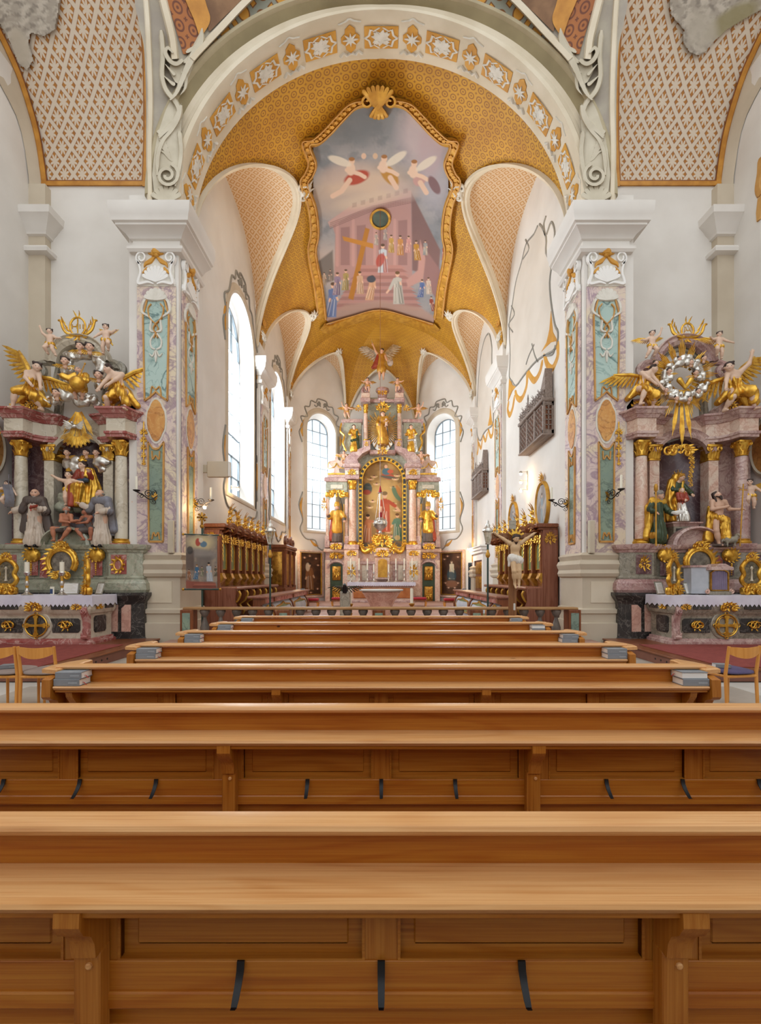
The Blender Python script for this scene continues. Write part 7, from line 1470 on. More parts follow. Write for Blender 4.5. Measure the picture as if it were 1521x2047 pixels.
# statues
SH = 'statues of the high altar'
def hl(d, y, Y=23.5): return ((HC-CX+d)*Y/F, Y, EYE-(y-HY)*Y/F)
def mitre(J, H): f = J['hed']*H; return MB().loft([[(f[0]+w*H*math.cos(t), f[1]+.8*w*H*math.sin(t), f[2]+z*H-(.04*H*abs(math.sin(t)) if z > .1 else 0)) for t in np.linspace(0, 2*PI, 14, False)] for z, w in ((.035, .068), (.08, .075), (.14, .06), (.19, .02))])
for q, lab, cm, um in ((-1, 'bishop statue in orange gold chasuble with crozier in the left high altar niche', 'goldpaint', 'redcloth'), (1, 'bishop statue in bright gold cope with crozier in the right high altar niche', 'gold', 'redcloth')):
    J = pose(ADULT, face=(-q*.6, -1, .2), ell=(-.19, -.05, .66), wrl=(-.20, -.14, .58), elr=(.19, -.05, .66), wrr=(.22, -.12, .70)); J = J if q > 0 else mirror(J); H = 1.95
    st = J['wrr' if q < 0 else 'wrl']*H
    statue('bishop_statue', lab, 'statue', hl(q*91, 1085, 23.6), H, J, 0, '#cf9f84', 'short', 'greyhair', cloth=[('alb', 'cape', torso(J, .1)+skirt(J, .02, .14)+sleeves(J, .05, .05), .008, 9), ('chasuble', cm, [('c', V3(0, 0, .78), V3(0, -.02, .34), .11, .15, .8), ('c', J['shl'], J['ell'], .06, .07), ('c', J['shr'], J['elr'], .06, .07)], .006, 9), ('lining', um, [('c', V3(q*.1, .02, .7), V3(q*.14, .02, .1), .06, .08)], .008, 9)], beard=.8, group=SH, extra=[('mitre', mitre(J, H), 'goldpaint'), ('crozier', MB().tube([(st[0], st[1]-.02, 0), (st[0]*.98, st[1]-.02, 1.0*H)], .022, 6), 'goldpaint')], res=.02, hands=True)
for q in (-1, 1):
    J = pose(ADULT, face=(-q*.4, -1, -.1), ell=(-.17, -.06, .66), wrl=(-.10, -.15, .60), wrr=(.2, -.08, .62)); J = J if q < 0 else mirror(J)
    statue('saint_statue', 'gilded female saint statue on the %s of the upper tier of the high altar' % ('left' if q < 0 else 'right'), 'statue', hl(q*57, 905, 23.55), 1.45, J, 0, '#e0b498', 'long', 'hair', cloth=[('gold_robe', 'gold', torso(J, .09)+skirt(J, .02, .14)+sleeves(J, .045, .05), .010, 9), ('mantle', 'greencloth' if q < 0 else 'silver', [('c', J['shr'], V3(.14, .02, .1), .05, .08), ('c', V3(.1, -.06, .45), V3(-.08, -.1, .4), .05, .05)], .01, 9)], group=SH, res=.022)
J = pose(ADULT, face=(-.1, -1, -.1), ell=(-.17, -.05, .66), wrl=(-.14, -.13, .58), elr=(.16, -.06, .67), wrr=(.08, -.14, .66))
statue('crowned_mother_statue', 'crowned mother and child statue in gold robe before rays, upper high altar', 'statue', hl(1, 890, 23.5), 1.75, J, 0, '#e0b498', 'long', 'hair', cloth=[('gold_robe', 'goldpaint', torso(J, .1)+skirt(J, .02, .17)+sleeves(J, .05, .055)+[('c', V3(-.08, -.04, .5), V3(.0, -.06, .2), .13, .12)], .008, 9), ('blue_mantle', 'bluecloth', [('c', V3(0, .08, .75), V3(0, .08, .3), .12, .15, .5)], .006, 9)], group=SH, res=.02,
       extra=[('child', sdf([('e', (.17, -.24, 1.22), (.07, .07, .08)), ('c', (.17, -.22, 1.13), (.17, -.22, .98), .06, .07), ('c', (.2, -.26, 1.1), (.28, -.3, 1.14), .025, .02), ('c', (.15, -.26, .97), (.1, -.32, .86), .035, .025), ('c', (.2, -.26, .97), (.22, -.34, .88), .035, .025)], .03, .03), 'lightrose'), ('crown', rays((0, 0, 1.70), .02, .2, 9, .06, a0=.2, a1=PI), 'gold')])
J = pose(ADULT, face=(-.3, -1, -.2), elr=(.17, -.05, .62), wrr=(.22, -.1, .52), ell=(-.18, -.02, .90), wrl=(-.26, -.04, 1.08), hed=(.01, -.03, .91))
statue('archangel_statue', 'winged archangel statue with raised sword and shield crowning the high altar', 'statue', hl(-2, 760, 23.6), 1.62, J, 0, '#d9a888', 'short', 'hair', cloth=[('gold_tunic', 'goldpaint', torso(J, .1)+[('c', J['pel']+V3(0, 0, .05), J['pel']-V3(0, 0, .18), .1, .15, .8)], .012, 9), ('red_cloak', 'redcloth', [('c', J['shl'], V3(-.18, .06, .5), .05, .1), ('c', V3(-.18, .06, .5), V3(-.28, .04, .42), .1, .06)], .01, 9)], group=SH, wings=((.75, .78, 'silver'), (.95, .78, 'silver')), res=.02, extra=[('sword', MB().tube([(-.42, -.06, 1.7), (-.52, -.06, 2.05)], [.025, .006], 5), 'silver'), ('shield', MB().loft([[(.44+w*math.cos(t), -.2-d, .82+1.3*w*math.sin(t)) for t in np.linspace(0, 2*PI, 16, False)] for w, d in ((.16, 0), (.15, .04), (.02, .06))]), 'silver')])
for q in (-1, 1):
    sd = 'left' if q < 0 else 'right'
    for d, y, h, lab, JJ in ((30, 783, .74, 'perched beside the crown of the high altar', PD), (72, 836, .78, 'on the upper side ledge of the high altar', PF), (77, 931, .80, 'seated on the entablature above the main column of the high altar', PD)):
        putto('winged putto statue %s, %s' % (lab, sd), hl(q*d, y, 23.55), h, JJ if q < 0 else mirror(JJ), 0, SH, ((.3, .5, 'golddark'), (.3, .5, 'golddark')), 'goldpaint', skin='#d8a88c')
# ================================================================== CHANCEL FURNITURE
# stone balustrade
bl = T('communion_rail', 'stone balustrade with wooden handrail in front of the chancel', 'balustrade', (0, 9.5, 0))
O('handrail', MB().loft([[(x, y, z) for y, z in ((9.38, .845), (9.37, .87), (9.4, .895), (9.6, .895), (9.63, .87), (9.62, .845))] for x in (-4.05, 4.02)]), M['walnutx'] if False else wood('rail_wood', '#6a4424', '#94683c', '#b08a58', 0, .35), bl)
O('foot_rail', MB().box(-4.0, 4.0, 9.38, 9.62, .1, .22, .02), M['rosemarble'], bl)
for x in (-3.98, -2.0, -.05, 1.95, 3.95):
    p = O('rail_post', MB().box(x-.13, x+.13, 9.37, 9.63, .0, .845, .01), M['walnut'], bl); O('post_inlay', MB().box(x-.08, x+.08, 9.355, 9.37, .2, .78, .005), M['tealdark'], p)
k = 0
for a, b in ((-3.98, -2.0), (-2.0, -.05), (-.05, 1.95), (1.95, 3.95)):
    for i in range(5):
        x = lerp(a, b, (i+1)/6); O('baluster', MB().lathe([(.09, .0), (.09, .05), (.05, .07), (.055, .1), (.085, .2), (.09, .26), (.06, .36), (.035, .44), (.035, .47), (.06, .5), (.095, .57), (.10, .60), (.09, .63)], (x, 9.5, .215), 12), M['graystone'], bl)
# people's altar
va = T('stone_altar', 'freestanding bowl-shaped red stone altar in the middle of the chancel', 'altar', (.0, 14.2, .15))
q = 14.2/F
O('stem', MB().lathe([(.28, 0), (.3, .02), (.3, .3), (.36, .5), (.47, .72), (.56, .86), (.60, .9), (.58, .93)], (0, 0, 0), 36), M['rosemarble'] if False else M['salmon'], va, local=True); O('table_slab', MB().lathe([(.5, .925), (.66, .94), (.68, .96), (.68, .985), (.66, .995), (.02, .995)], (0, 0, 0), 40), M['palestone'], va, local=True)
# lectern with bronze wings
am = T('eagle_lectern', 'pale stone lectern column with dark bronze wing-shaped book rest', 'lectern', (px_(690, 12.5), 12.5, .15))
O('column', MB().box(-.135, .135, -.13, .13, 0, .98, .02), M['greymarble'], am, local=True); O('book_rest', MB().merge(wing((-.02, -.05, 1.02), -1, .35, .42, 6)).merge(wing((.02, -.05, 1.02), 1, .35, .42, 6)).ball((0, -.08, 1.06), .09, 10, 6).box(-.3, .3, -.02, .2, 1.1, 1.125, .01), plain('bronze', '#4a4436', .4, .6, '#38342a', 6), am, local=True); O('eagle_neck', MB().tube([(0, -.1, .96), (0, -.16, 1.1), (0, -.22, 1.16), (0, -.29, 1.15)], [.07, .05, .045, .015], 8), M['black'], am, local=True)
# two big floor candle stands and stools
for i, x in enumerate((700, 823)):
    Y = 13.2 if i else 13.0; c = candlestick((px_(x, Y), Y, .15), .62, .42, 'golddark', .045, 1.3); c['label'] = 'brass floor candlestick with thick candle %s of the stone altar' % ('right' if i else 'left'); c['group'] = 'floor candlesticks by the stone altar'
def stool(loc, label, rot=0):
    t = T('upholstered_stool', label, 'stool', loc, rot, 'red velvet stools in the chancel'); O('seat_cushion', MB().box(-.3, .3, -.22, .22, .42, .52, .04), M['velvet'], t, local=True); O('seat_rail', MB().box(-.3, .3, -.22, .22, .36, .425, .01), M['walnut'], t, local=True)
    for a in (-.26, .26):
        for b in (-.18, .18): O('leg', MB().tube([(a, b, .38), (a*1.08, b, .28), (a*.95, b, .1), (a*1.05, b, 0)], [.035, .03, .02, .025], 7), M['lightrose'] if False else M['beech'], t, local=True)
for x, Y, lab in ((677, 19.5, 'red velvet stool behind the lectern'), (838, 19.5, 'red velvet stool right of the stone altar'), (622, 18.6, 'red velvet stool under the left apse painting'), (902, 18.6, 'red velvet stool under the right apse painting')): stool((px_(x, Y), Y, .15), lab)
# choir stalls
def stalls(s):
    sd = 'left' if s < 0 else 'right'; t = T('choir_stall', 'carved choir stalls with green panels and gilt crests along the %s chancel wall' % sd, 'choir stall', (s*4.2, 14, .15), 0, 'choir stalls'); X = lambda v: s*v
    O('back_wall', MB().box(X(4.2), X(4.45), 11.8, 16.5, 1.2, 2.75), M['walnutx'], t); O('lower_body', MB().box(X(3.75), X(4.45), 11.8, 16.5, .15, .6, .02).box(X(4.1), X(4.45), 11.8, 16.5, .6, 1.2), M['walnutx'], t)
    O('near_end', MB().prism([(4.5, .15), (3.62, .15), (3.6, .6), (3.72, .9), (3.7, 1.2), (4.1, 1.24), (4.12, 2.75), (4.5, 2.75)], lambda u, v, d: (X(u), 11.69+d, v), 0, .05), M['redmarble'] if False else wood('stall_end_'+sd, '#5a2e1c', '#7c4630', '#95604a', 2, .3, 20, False), t)
    O('end_gilt_inlay', rocaille(MB(), (X(4.3), 11.68, 2.5), .3, .36, 3), M['goldpaint'], t)
    O('cornice', MB().box(X(4.0), X(4.5), 11.68, 16.5, 2.72, 2.78, .01).box(X(3.94), X(4.5), 11.62, 16.5, 2.78, 2.88, .02), M['walnutx'], t); O('shoulder_ledge', MB().box(X(3.68), X(4.2), 11.7, 16.5, 1.18, 1.27, .03), wood('stall_ledge_'+sd, '#5a2e20', '#84503c', '#9a6650', 1, .3, 20, False), t)
    n = 7; w = 4.7/n
    for k in range(n):
        y0 = 11.8+w*k; ym = y0+w/2; F_ = lambda u, v, d: (X(4.2-d), u, v)
        p = O('back_panel', MB().prism([(y0+.12, 1.72), (y0+w-.12, 1.72)]+[(ym+(w/2-.12)*math.cos(a), 2.28+.16*math.sin(a)) for a in np.linspace(0, PI, 10)], F_, .0, .02), M['greenpanel'], t)
        mb = MB(); P = [(y0+.12, 2.28), (y0+.12, 1.72), (y0+w-.12, 1.72), (y0+w-.12, 2.28)]+[(ym+(w/2-.12)*math.cos(a), 2.28+.16*math.sin(a)) for a in np.linspace(0, PI, 10)]; stroke(mb, P, .022, F_, .045); O('gilt_bead', mb, M['goldpaint'], p)
        O('pilaster', MB().box(X(4.08), X(4.2), y0-.06, y0+.06, 1.62, 2.72, .01), M['walnut'], t); mb = MB()
        for j in range(6): leaf(mb, (X(4.07), y0, 2.6-.11*j), (0, 0, -1), .14, .04-.004*j, .2, (-s, 0, 0))
        O('gilt_drop', mb, M['gold'], t)
        O('canopy_arch', MB().loft([[(X(4.2-d), y0+w/2+(w/2)*math.cos(a), 2.66+z+.16*math.sin(a)) for a in np.linspace(0, PI, 12)] for d, z in ((0, 0), (.22, .0), (.28, .05), (.3, .12), (.0, .12))], False, False), M['walnutx'], t)
        r_ = lambda w_, h_, sd_: rocaille(MB(), (0, 0, 0), w_, h_, sd_, 10)
        O('gilt_crest', r_(.46, .62 if k else .8, 4+k).xf(Matrix.Translation((X(4.0), ym, 3.06)) @ Matrix.Rotation(-s*PI/2, 4, 'Z')), M['gold'], t)
        O('gilt_arch_carving', r_(.42, .24, 14+k).xf(Matrix.Translation((X(4.12), ym, 2.52)) @ Matrix.Rotation(-s*PI/2, 4, 'Z')), M['gold'], t)
        c = O('corbel', MB().loft([[(X(4.2-d), y0+e*.10, z) for e in (-1, 1)]+[(X(4.2), y0+e*.10, z) for e in (1, -1)] for z, d in ((1.28, .06), (1.36, .10), (1.48, .2), (1.56, .16), (1.62, .14))]), M['golddark'], t)
        O('seat_divider', MB().prism([(4.2, .5), (3.8, .5), (3.74, .62), (3.86, .78), (3.7, .92), (3.64, 1.08), (3.7, 1.18), (4.2, 1.18)], lambda u, v, d: (X(u), y0+d, v), -.03, .03), M['walnut'], t)
        mb = MB(); mb.tube(spline([(X(3.66), y0, 1.16), (X(3.62), y0, 1.06), (X(3.7), y0, .9), (X(3.84), y0, .78), (X(3.72), y0, .62), (X(3.78), y0, .5)], 4), .03, 6); O('gilt_arm_scroll', mb, M['goldpaint'], t)
        O('seat', MB().box(X(3.76), X(4.2), y0+.04, y0+w-.04, .56, .6, .01), M['walnut'], t)
        O('seat_cushion', MB().box(X(3.78), X(4.12), y0+.08, y0+w-.08, .6, .65, .02), M['velvet'], t)
    # front desk
    d = T('choir_desk', 'long choir desk with grey and green painted front panels on the %s' % sd, 'desk', (s*3.05, 15, .15), 0, 'choir desks')
    O('desk_top', MB().box(X(2.86), X(3.34), 11.4, 18.4, .98, 1.04, .02), wood('desk_top_'+sd, '#5a2e20', '#84503c', '#9a6650', 1, .3, 20, False), d); O('desk_front', MB().loft([[(X(x), y, z) for x, z in ((3.2, .15), (3.0, .15), (2.94, .3), (2.92, .5), (2.98, .7), (3.06, .8), (3.0, .84), (2.96, .98), (3.2, .98))] for y in (11.5, 18.3)]), M['bluegrey'], d); O('frieze_board', MB().box(X(2.93), X(3.0), 11.5, 18.3, .84, .98, .01), M['redmarble'], d)
    for y in (11.55, 12.6, 15.3, 18.2):
        O('desk_pilaster', MB().loft([[(X(x), y+e, z) for e in (-.09, .09)]+[(X(3.2), y+e, z) for e in (.09, -.09)] for x, z in ((2.97, .15), (2.88, .3), (2.86, .5), (2.93, .7), (3.02, .8), (2.9, .86), (2.9, .98))]), M['walnut'], d)
    for y0, y1 in ((11.75, 12.4), (12.9, 15.0), (15.6, 17.9)):
        P = [(y0, .3), (y1, .3), (y1+.05, .5), (y1-.1, .68), ((y0+y1)/2+.2, .72), ((y0+y1)/2, .78), ((y0+y1)/2-.2, .72), (y0+.1, .68), (y0-.05, .5)]; f = lambda u, v, dd: (X(2.94+(.05 if v > .66 else 0)-dd), u, v)
        p = O('green_field', MB().prism(P, f, 0, .02), M['greenpanel'], d); mb = MB(); stroke(mb, P+[P[0]], .022, f, .04); O('gilt_moulding', mb, M['goldpaint'], p)
    bk = link_copy(bk0); bk.location = (s*3.1, 17.6, 1.045); bk['label'] = 'grey hymn book left on the far end of the %s choir desk' % sd; bk['group'] = 'books on the choir desks'
stalls(-1); stalls(1)
# carved cabinet beyond the left stalls
cb = T('carved_cabinet', 'dark carved wooden cabinet with twin columns beyond the left choir stalls', 'cabinet', (-4.1, 19.0, .15))
O('body', MB().box(-4.45, -3.95, 18.3, 20.4, .15, 2.7), M['walnut'], cb); O('cornice', MB().box(-4.45, -3.8, 18.2, 20.5, 2.7, 2.84, .03).box(-4.45, -3.85, 18.25, 20.45, 2.62, 2.7, .02), M['walnut'], cb); O('base', MB().box(-4.45, -3.85, 18.2, 20.5, .15, 1.1, .02), M['walnut'], cb)
for y in (18.4, 19.35, 20.3): O('column', MB().lathe([(.11, 0), (.11, .06), (.075, .1), (.075, 1.35), (.11, 1.42), (.12, 1.52)], (-3.92, y, 1.1), 12), M['walnut'], cb)
for y in (18.87, 19.82): O('door_panel', MB().box(-3.94, -3.9, y-.32, y+.32, 1.2, 2.5, .02), M['golddark'], cb)
O('end_panel', MB().box(-4.4, -4.0, 18.27, 18.3, 1.2, 2.55, .01), M['golddark'], cb)
for y in (18.8, 19.9): O('pediment_scroll', MB().merge(scroll(MB(), (-3.95, y, 3.0), .26, .09, 1.2, PI/2, 1, (0, 1, 0), (0, 0, 1), (1, 0, 0))), M['walnut'], cb)
cb.location.y += .25
# crucifix
CYD = 8.75
cr = T('processional_crucifix', 'tall brown wooden crucifix with pale carved figure before the right choir stalls', 'crucifix', (px_(1025, CYD), CYD, 0)); cx_ = px_(1025, CYD)
O('upright', MB().box(cx_-.075, cx_+.075, CYD, CYD+.05, .0, pz(1056, CYD), .008), M['walnut'] if False else wood('cross_wood', '#55301a', '#74451f', '#8a5a30', 2, .4, 20, False), cr); O('crossbar', MB().box(px_(983, CYD), px_(1067, CYD), CYD-.005, CYD+.05, pz(1076, CYD), pz(1066, CYD), .008), bpy.data.materials['cross_wood'], cr)
O('title_plate', MB().box(cx_-.06, cx_+.06, CYD-.012, CYD+.06, pz(1058, CYD), pz(1040, CYD), .004), M['greymarble'], cr)
O('handle_slot', MB().box(cx_-.02+.03, cx_+.02+.03, CYD-.006, CYD+.01, pz(1220, CYD), pz(1206, CYD), .006), M['palestone'], cr)
H = 1.02; J = pose(ADULT, shl=(-.10, 0, .80), shr=(.10, 0, .80), ell=(-.21, .02, .88), wrl=(-.33, .03, .96), elr=(.21, .02, .88), wrr=(.33, .03, .96), hed=(-.0, -.07, .885), face=(.15, -1, -.5), che=(0, -.02, .72), pel=(.01, -.02, .52), knl=(-.045, -.10, .28), knr=(.055, -.07, .29), anl=(-.01, -.02, .05), anr=(.06, -.04, .06), hil=(-.05, -.02, .51), hir=(.055, -.02, .51)); J['toel'] = V3(-.005, -.07, -.03); J['toer'] = V3(.05, -.08, -.02)
cp = statue('x', 'x', 'x', (0, 0, 0), H, J, 0, '#d2b088', 'long', 'hair', cloth=[('loincloth', 'whitecloth', [('c', V3(-.055, -.03, .52), V3(.06, -.03, .48), .088, .09), ('c', V3(-.10, -.05, .53), V3(-.12, -.04, .38), .035, .025)], .008, 9)], beard=.7, extra=[('gilt_rays', MB().merge(rays((0, -.03, .90*H), .05, .17, 9, .035, a0=.5, a1=.5+2.2)), 'gold')])
f_ = [o for o in cp.children]; base = Vector((cx_+.02, CYD-.075, pz(1172, CYD)))
bodyo = [o for o in f_ if o.name.startswith('body')][0]; bodyo.name = 'corpus'; bodyo.parent = cr; bodyo.location = base-cr.location
for o in f_:
    if o is not bodyo: o.parent = bodyo
bpy.data.objects.remove(cp)
# procession banner
BY = 9.85
bn = T('procession_banner', 'painted procession banner hanging on a pole with gold cross at the left pier', 'banner', (px_(403, BY), BY, 0)); bx, bz = lambda x: px_(x, BY), lambda y: pz(y, BY)
O('pole', MB().tube([(bx(403), BY+.03, .15), (bx(403), BY+.03, bz(1050))], .02, 8), M['greenpole'], bn); O('top_bar', MB().tube([(bx(369), BY, bz(1068)), (bx(437), BY, bz(1070))], .016, 7), M['greenpole'], bn); O('bottom_bar', MB().tube([(bx(369), BY, bz(1178)), (bx(437), BY, bz(1178))], .02, 7), M['greenpole'], bn)
mb = MB()
for x, y in ((366, 1068), (440, 1070), (366, 1178), (440, 1178)): mb.ball((bx(x), BY, bz(y)), .03, 8, 6)
mb.ball((bx(403), BY+.02, bz(1052)), .045, 10, 7); mb.box(bx(403)-.022, bx(403)+.022, BY, BY+.03, bz(1049), bz(1024), .006).box(bx(393), bx(414), BY, BY+.03, bz(1036), bz(1032), .006)
for a in range(4): t = PI/4+a*PI/2; mb.tube([(bx(403)+.03*math.cos(t), BY+.015, bz(1034)+.03*math.sin(t)), (bx(403)+.10*math.cos(t), BY+.015, bz(1034)+.10*math.sin(t))], [.008, .03], 5)
O('gilt_finials', mb, M['golddark'], bn)
cv = Canvas(372, 434, 1069, 1177, .8, '#7d7066'); cv.noise('#a08d78', 30, -.2, .7, .7, 3); cv.ell(402, 1085, 24, 14, '#cdb88a', .9, 0, .9).ell(400, 1106, 30, 9, '#8a8078', .9, .1, .7).ell(407, 1088, 7, 6, '#5f7686').ell(396, 1084, 5, 8, '#a84c3c').ell(402, 1080, 4, 5, '#cdbba0').poly([(372, 1105), (388, 1100), (388, 1140), (372, 1140)], '#5a4a42', .8, 4).poly([(392, 1112), (424, 1112), (424, 1150), (392, 1150)], '#6c625c', .8, 6)
cv.person(391, 1158, 30, '#3f6480', '#d8b090', '#7a5a3c', .1).person(420, 1162, 38, '#a9aeb4', '#d0a888', '#2c2420', -.06).person(404, 1152, 20, '#6f6a52', '#d0a888').person(378, 1160, 22, '#8a5a3c', '#c89a7a').person(431, 1152, 20, '#5a5040', '#c89a7a'); cv.poly([(372, 1177), (372, 1160), (386, 1162), (430, 1164), (434, 1177)], '#8a4a3a', .9, 3); cv.line([(388, 1168), (432, 1168)], .7, '#b06a54').line([(386, 1173), (432, 1173)], .7, '#5a2c24'); cv.ell(380, 1100, 6, 8, '#3a3432', .8)
O('painted_cloth', cv.mesh(lambda x, y: (bx(x), BY-.01+.006*math.sin(x*.25), bz(y))), M['paint'], bn); O('cloth_back', MB().box(bx(372), bx(434), BY+.012, BY+.018, bz(1177), bz(1069)), M['walnut'], bn)
# processional lanterns
for s, x, Y in ((-1, 540, 10.6), (1, 975, 10.6)):
    t = T('pole_lantern', 'processional lantern on a green pole in front of the %s choir stalls' % ('left' if s < 0 else 'right'), 'lantern', (px_(x, Y), Y, .15), 0, 'processional lanterns'); z = pz(1086, Y)-.15
    O('pole', MB().tube([(0, 0, 0), (0, 0, z-.02)], .022, 8), M['greenpole'], t, local=True); O('gilt_knob', MB().lathe([(.02, z-.34), (.05, z-.3), (.055, z-.26), (.03, z-.2), (.022, z-.15)], (0, 0, 0), 10), M['goldpaint'], t, local=True)
    O('glass_body', MB().lathe([(.05, z), (.105, z+.27)], (0, 0, 0), 6), M['lampglass'], t, local=True)
    mb = MB()
    for k in range(6): a = k*PI/3; mb.tube([(.05*math.cos(a), .05*math.sin(a), z), (.107*math.cos(a), .107*math.sin(a), z+.27)], .007, 5)
    mb.lathe([(.06, z-.03), (.065, z), (.05, z+.01)], (0, 0, 0), 6).lathe([(.12, z+.26), (.13, z+.29), (.08, z+.36), (.05, z+.38), (.055, z+.42), (.02, z+.47), (.03, z+.5), (.005, z+.54)], (0, 0, 0), 6); O('lantern_frame', mb, M['silver'], t, local=True)
    O('lantern_candle', MB().lathe([(.018, z+.01), (.018, z+.15)], (0, 0, 0), 8), M['candle'], t, local=True)
# hanging sanctuary lamp
LY = 15.6; lx = px_(760, LY)
sl = T('sanctuary_lamp', 'silver sanctuary lamp with red cap hanging on a long cord before the altar painting', 'lamp', (lx, LY, pz(1055, LY))); O('cord', MB().tube([(lx, LY, pz(985, LY)), (lx, LY, 14.0)], .008, 5), M['walnut'], sl); O('red_cap', MB().lathe([(.075, 0), (.05, .05), (.036, .12), (.022, .2), (.01, .24)], (lx, LY, pz(985, LY)), 12), M['velvet'], sl); O('cap_plate', MB().lathe([(.02, -.03), (.085, -.02), (.09, 0), (.075, .01)], (lx, LY, pz(985, LY)), 14), M['silver'], sl)
zl = pz(1062, LY); O('silver_bowl', MB().lathe([(.03, -.1), (.08, -.06), (.05, 0), (.14, .08), (.3, .22), (.33, .34), (.28, .42), (.3, .48), (.2, .52), (.12, .6)], (0, 0, 0), 20).xf(Matrix.Translation((lx, LY, zl)) @ Matrix.Diagonal((.74, .74, .78, 1))), M['silver'], sl); O('red_glass', MB().lathe([(.05, .46), (.058, .58), (.05, .64)], (lx, LY, zl), 12), M['velvet'], sl)
mb = MB()
for k in range(3): a = k*2*PI/3+.4; mb.tube([(lx+.06*math.cos(a), LY+.06*math.sin(a), pz(987, LY)), (lx+.22*math.cos(a), LY+.22*math.sin(a), zl+.33)], .011, 5); mb.ball((lx+.22*math.cos(a), LY+.22*math.sin(a), zl+.31), .045, 7, 5)
O('chains', mb, M['silver'], sl)
# lattice boxes on the right wall
for k, (y0, y1, zb, lab) in enumerate(((12.25, 14.3, 5.35, 'large'), (19.7, 21.8, 5.25, 'far'))):
    t = T('oratory_box', '%s carved wooden lattice bay on the right chancel wall %s' % (lab, 'above the oval pictures' if k == 0 else 'near the apse window'), 'oratory box', (4.5, (y0+y1)/2, zb), 0, 'lattice bays on the right wall'); xf_, xb = 4.32, 4.6
    O('floor_board', MB().box(xf_-.05, xb, y0-.04, y1+.04, zb-.05, zb, .01), M['oldwood'], t); O('cornice', MB().box(xf_-.06, xb, y0-.06, y1+.06, zb+.85, zb+.95, .02), M['oldwood'], t); O('backing', MB().box(xf_+.03, xb, y0+.02, y1-.02, zb, zb+.85), M['walnut'], t)
    n = 3; w = (y1-y0)/n
    for i in range(n+1): O('mullion', MB().box(xf_-.02, xf_+.05, y0+w*i-.04, y0+w*i+.04, zb, zb+.85, .006), M['oldwood'], t)
    def lat(fn, u0, u1, v0, v1):
        mb = MB(); nu = max(2, int((u1-u0)/.16))
        for i in range(nu):
            for j in range(5):
                cu, cv_ = lerp(u0, u1, (i+.5)/nu), lerp(v0, v1, (j+.5)/5); rr = .07; mb.tube([fn(cu+rr*math.cos(a), cv_+rr*math.sin(a)) for a in np.linspace(0, 2*PI, 9)], .014, 4)
        return mb.tube([fn(u0, v0), fn(u1, v0)], .02, 4).tube([fn(u0, v1), fn(u1, v1)], .02, 4)
    for i in range(n): O('lattice', lat(lambda u, v: (xf_, u, v), y0+w*i+.05, y0+w*(i+1)-.05, zb+.05, zb+.8), M['oldwood'], t)
    O('end_frame', MB().box(xf_-.02, xb, y0-.02, y0+.03, zb, zb+.1).box(xf_-.02, xb, y0-.02, y0+.03, zb+.75, zb+.85).box(xb-.06, xb, y0-.02, y0+.03, zb, zb+.85), M['oldwood'], t); O('end_lattice', lat(lambda u, v: (u, y0-.01, v), xf_+.03, xb-.03, zb+.1, zb+.78), M['oldwood'], t)
    mb = MB()
    for i in range(9): c = lerp(y0+.1, y1-.1, i/8); mb.merge(rocaille(MB(), (0, 0, 0), .3, .26+.14*(i % 2), 30+i, 8).xf(Matrix.Translation((xf_, c, zb+1.1)) @ Matrix.Rotation(-PI/2, 4, 'Z')))
    mb.box(xf_, xf_+.04, y0, y1, zb+.95, zb+1.08); mb.lathe([(.05, .95), (.03, 1.05), (.06, 1.2), (.02, 1.3), (.03, 1.42), (.005, 1.55)], (xf_, lerp(y0, y1, .62), zb), 8); O('carved_crest', mb, M['oldwood'], t)
    O('crest_panel', MB().prism([(y0, zb+.95), (y0+.9, zb+.95), (y0+.35, zb+1.3), (y0+.02, zb+1.75)], lambda u, v, d: (xf_+.05+d, u, v), 0, .2), M['oldwood'], t)
# framed paintings: two in the apse, two ovals on the right wall
for s in (-1, 1):
    u0, u1, z0, z1 = .70, 2.0, .64, 2.78; f = lambda u, v, d=0, s=s: diag(s)(dl*.0+u, v, -.06-d)
    t = T('wall_painting', 'dark framed painting of a robed figure on the %s apse wall' % ('left' if s < 0 else 'right'), 'painting', (s*4.0, 23.2, 1.8), 0, 'dark paintings beside the high altar')
    mb = MB(); stroke(mb, [(u0-.09, z0-.09), (u1+.09, z0-.09), (u1+.09, z1+.09), (u0-.09, z1+.09), (u0-.09, z0-.09)], .085, f, .06); O('frame', mb, M['lightrose'], t); mb = MB(); stroke(mb, [(u0, z0), (u1, z0), (u1, z1), (u0, z1), (u0, z0)], .025, f, .07); O('gilt_fillet', mb, M['goldpaint'], t)
    cv = Canvas(0, 40, 0, 70, .8, '#3f2718'); cv.noise('#5c3a22', 30, -.3, .7, .7, 8+s)
    if s < 0: cv.person(18, 62, 46, '#7a4c28', '#c29a78', '#2a1c14', -.02, '#8a5c30', [(.2, -.45), (-.15, -.4)]).ell(14, 24, 4, 7, '#c8b49a', .8); [cv.cherubic(x, y, 2, '#6a4a34') for x, y in ((8, 8), (18, 5), (30, 9), (34, 20), (6, 62), (20, 66), (33, 60))]
    else: cv.ell(20, 38, 9, 12, '#2c3a3a', 1).person(20, 44, 32, '#c8b898', '#d0b090', '#5a3c28', 0, '#a8a890').ell(20, 38, 8, 6, '#31434a', .9, .4).ell(20, 52, 12, 6, '#8a5c40', .8); [cv.cherubic(x, y, 2, '#6a4a34') for x, y in ((6, 10), (12, 5), (32, 7), (8, 50), (14, 58), (26, 58), (32, 50))]
    O('canvas', cv.mesh(lambda x, y, s=s: f(lerp(u0, u1, (x if s < 0 else 40-x)/40), lerp(z1, z0, y/70))), M['paint'], t)
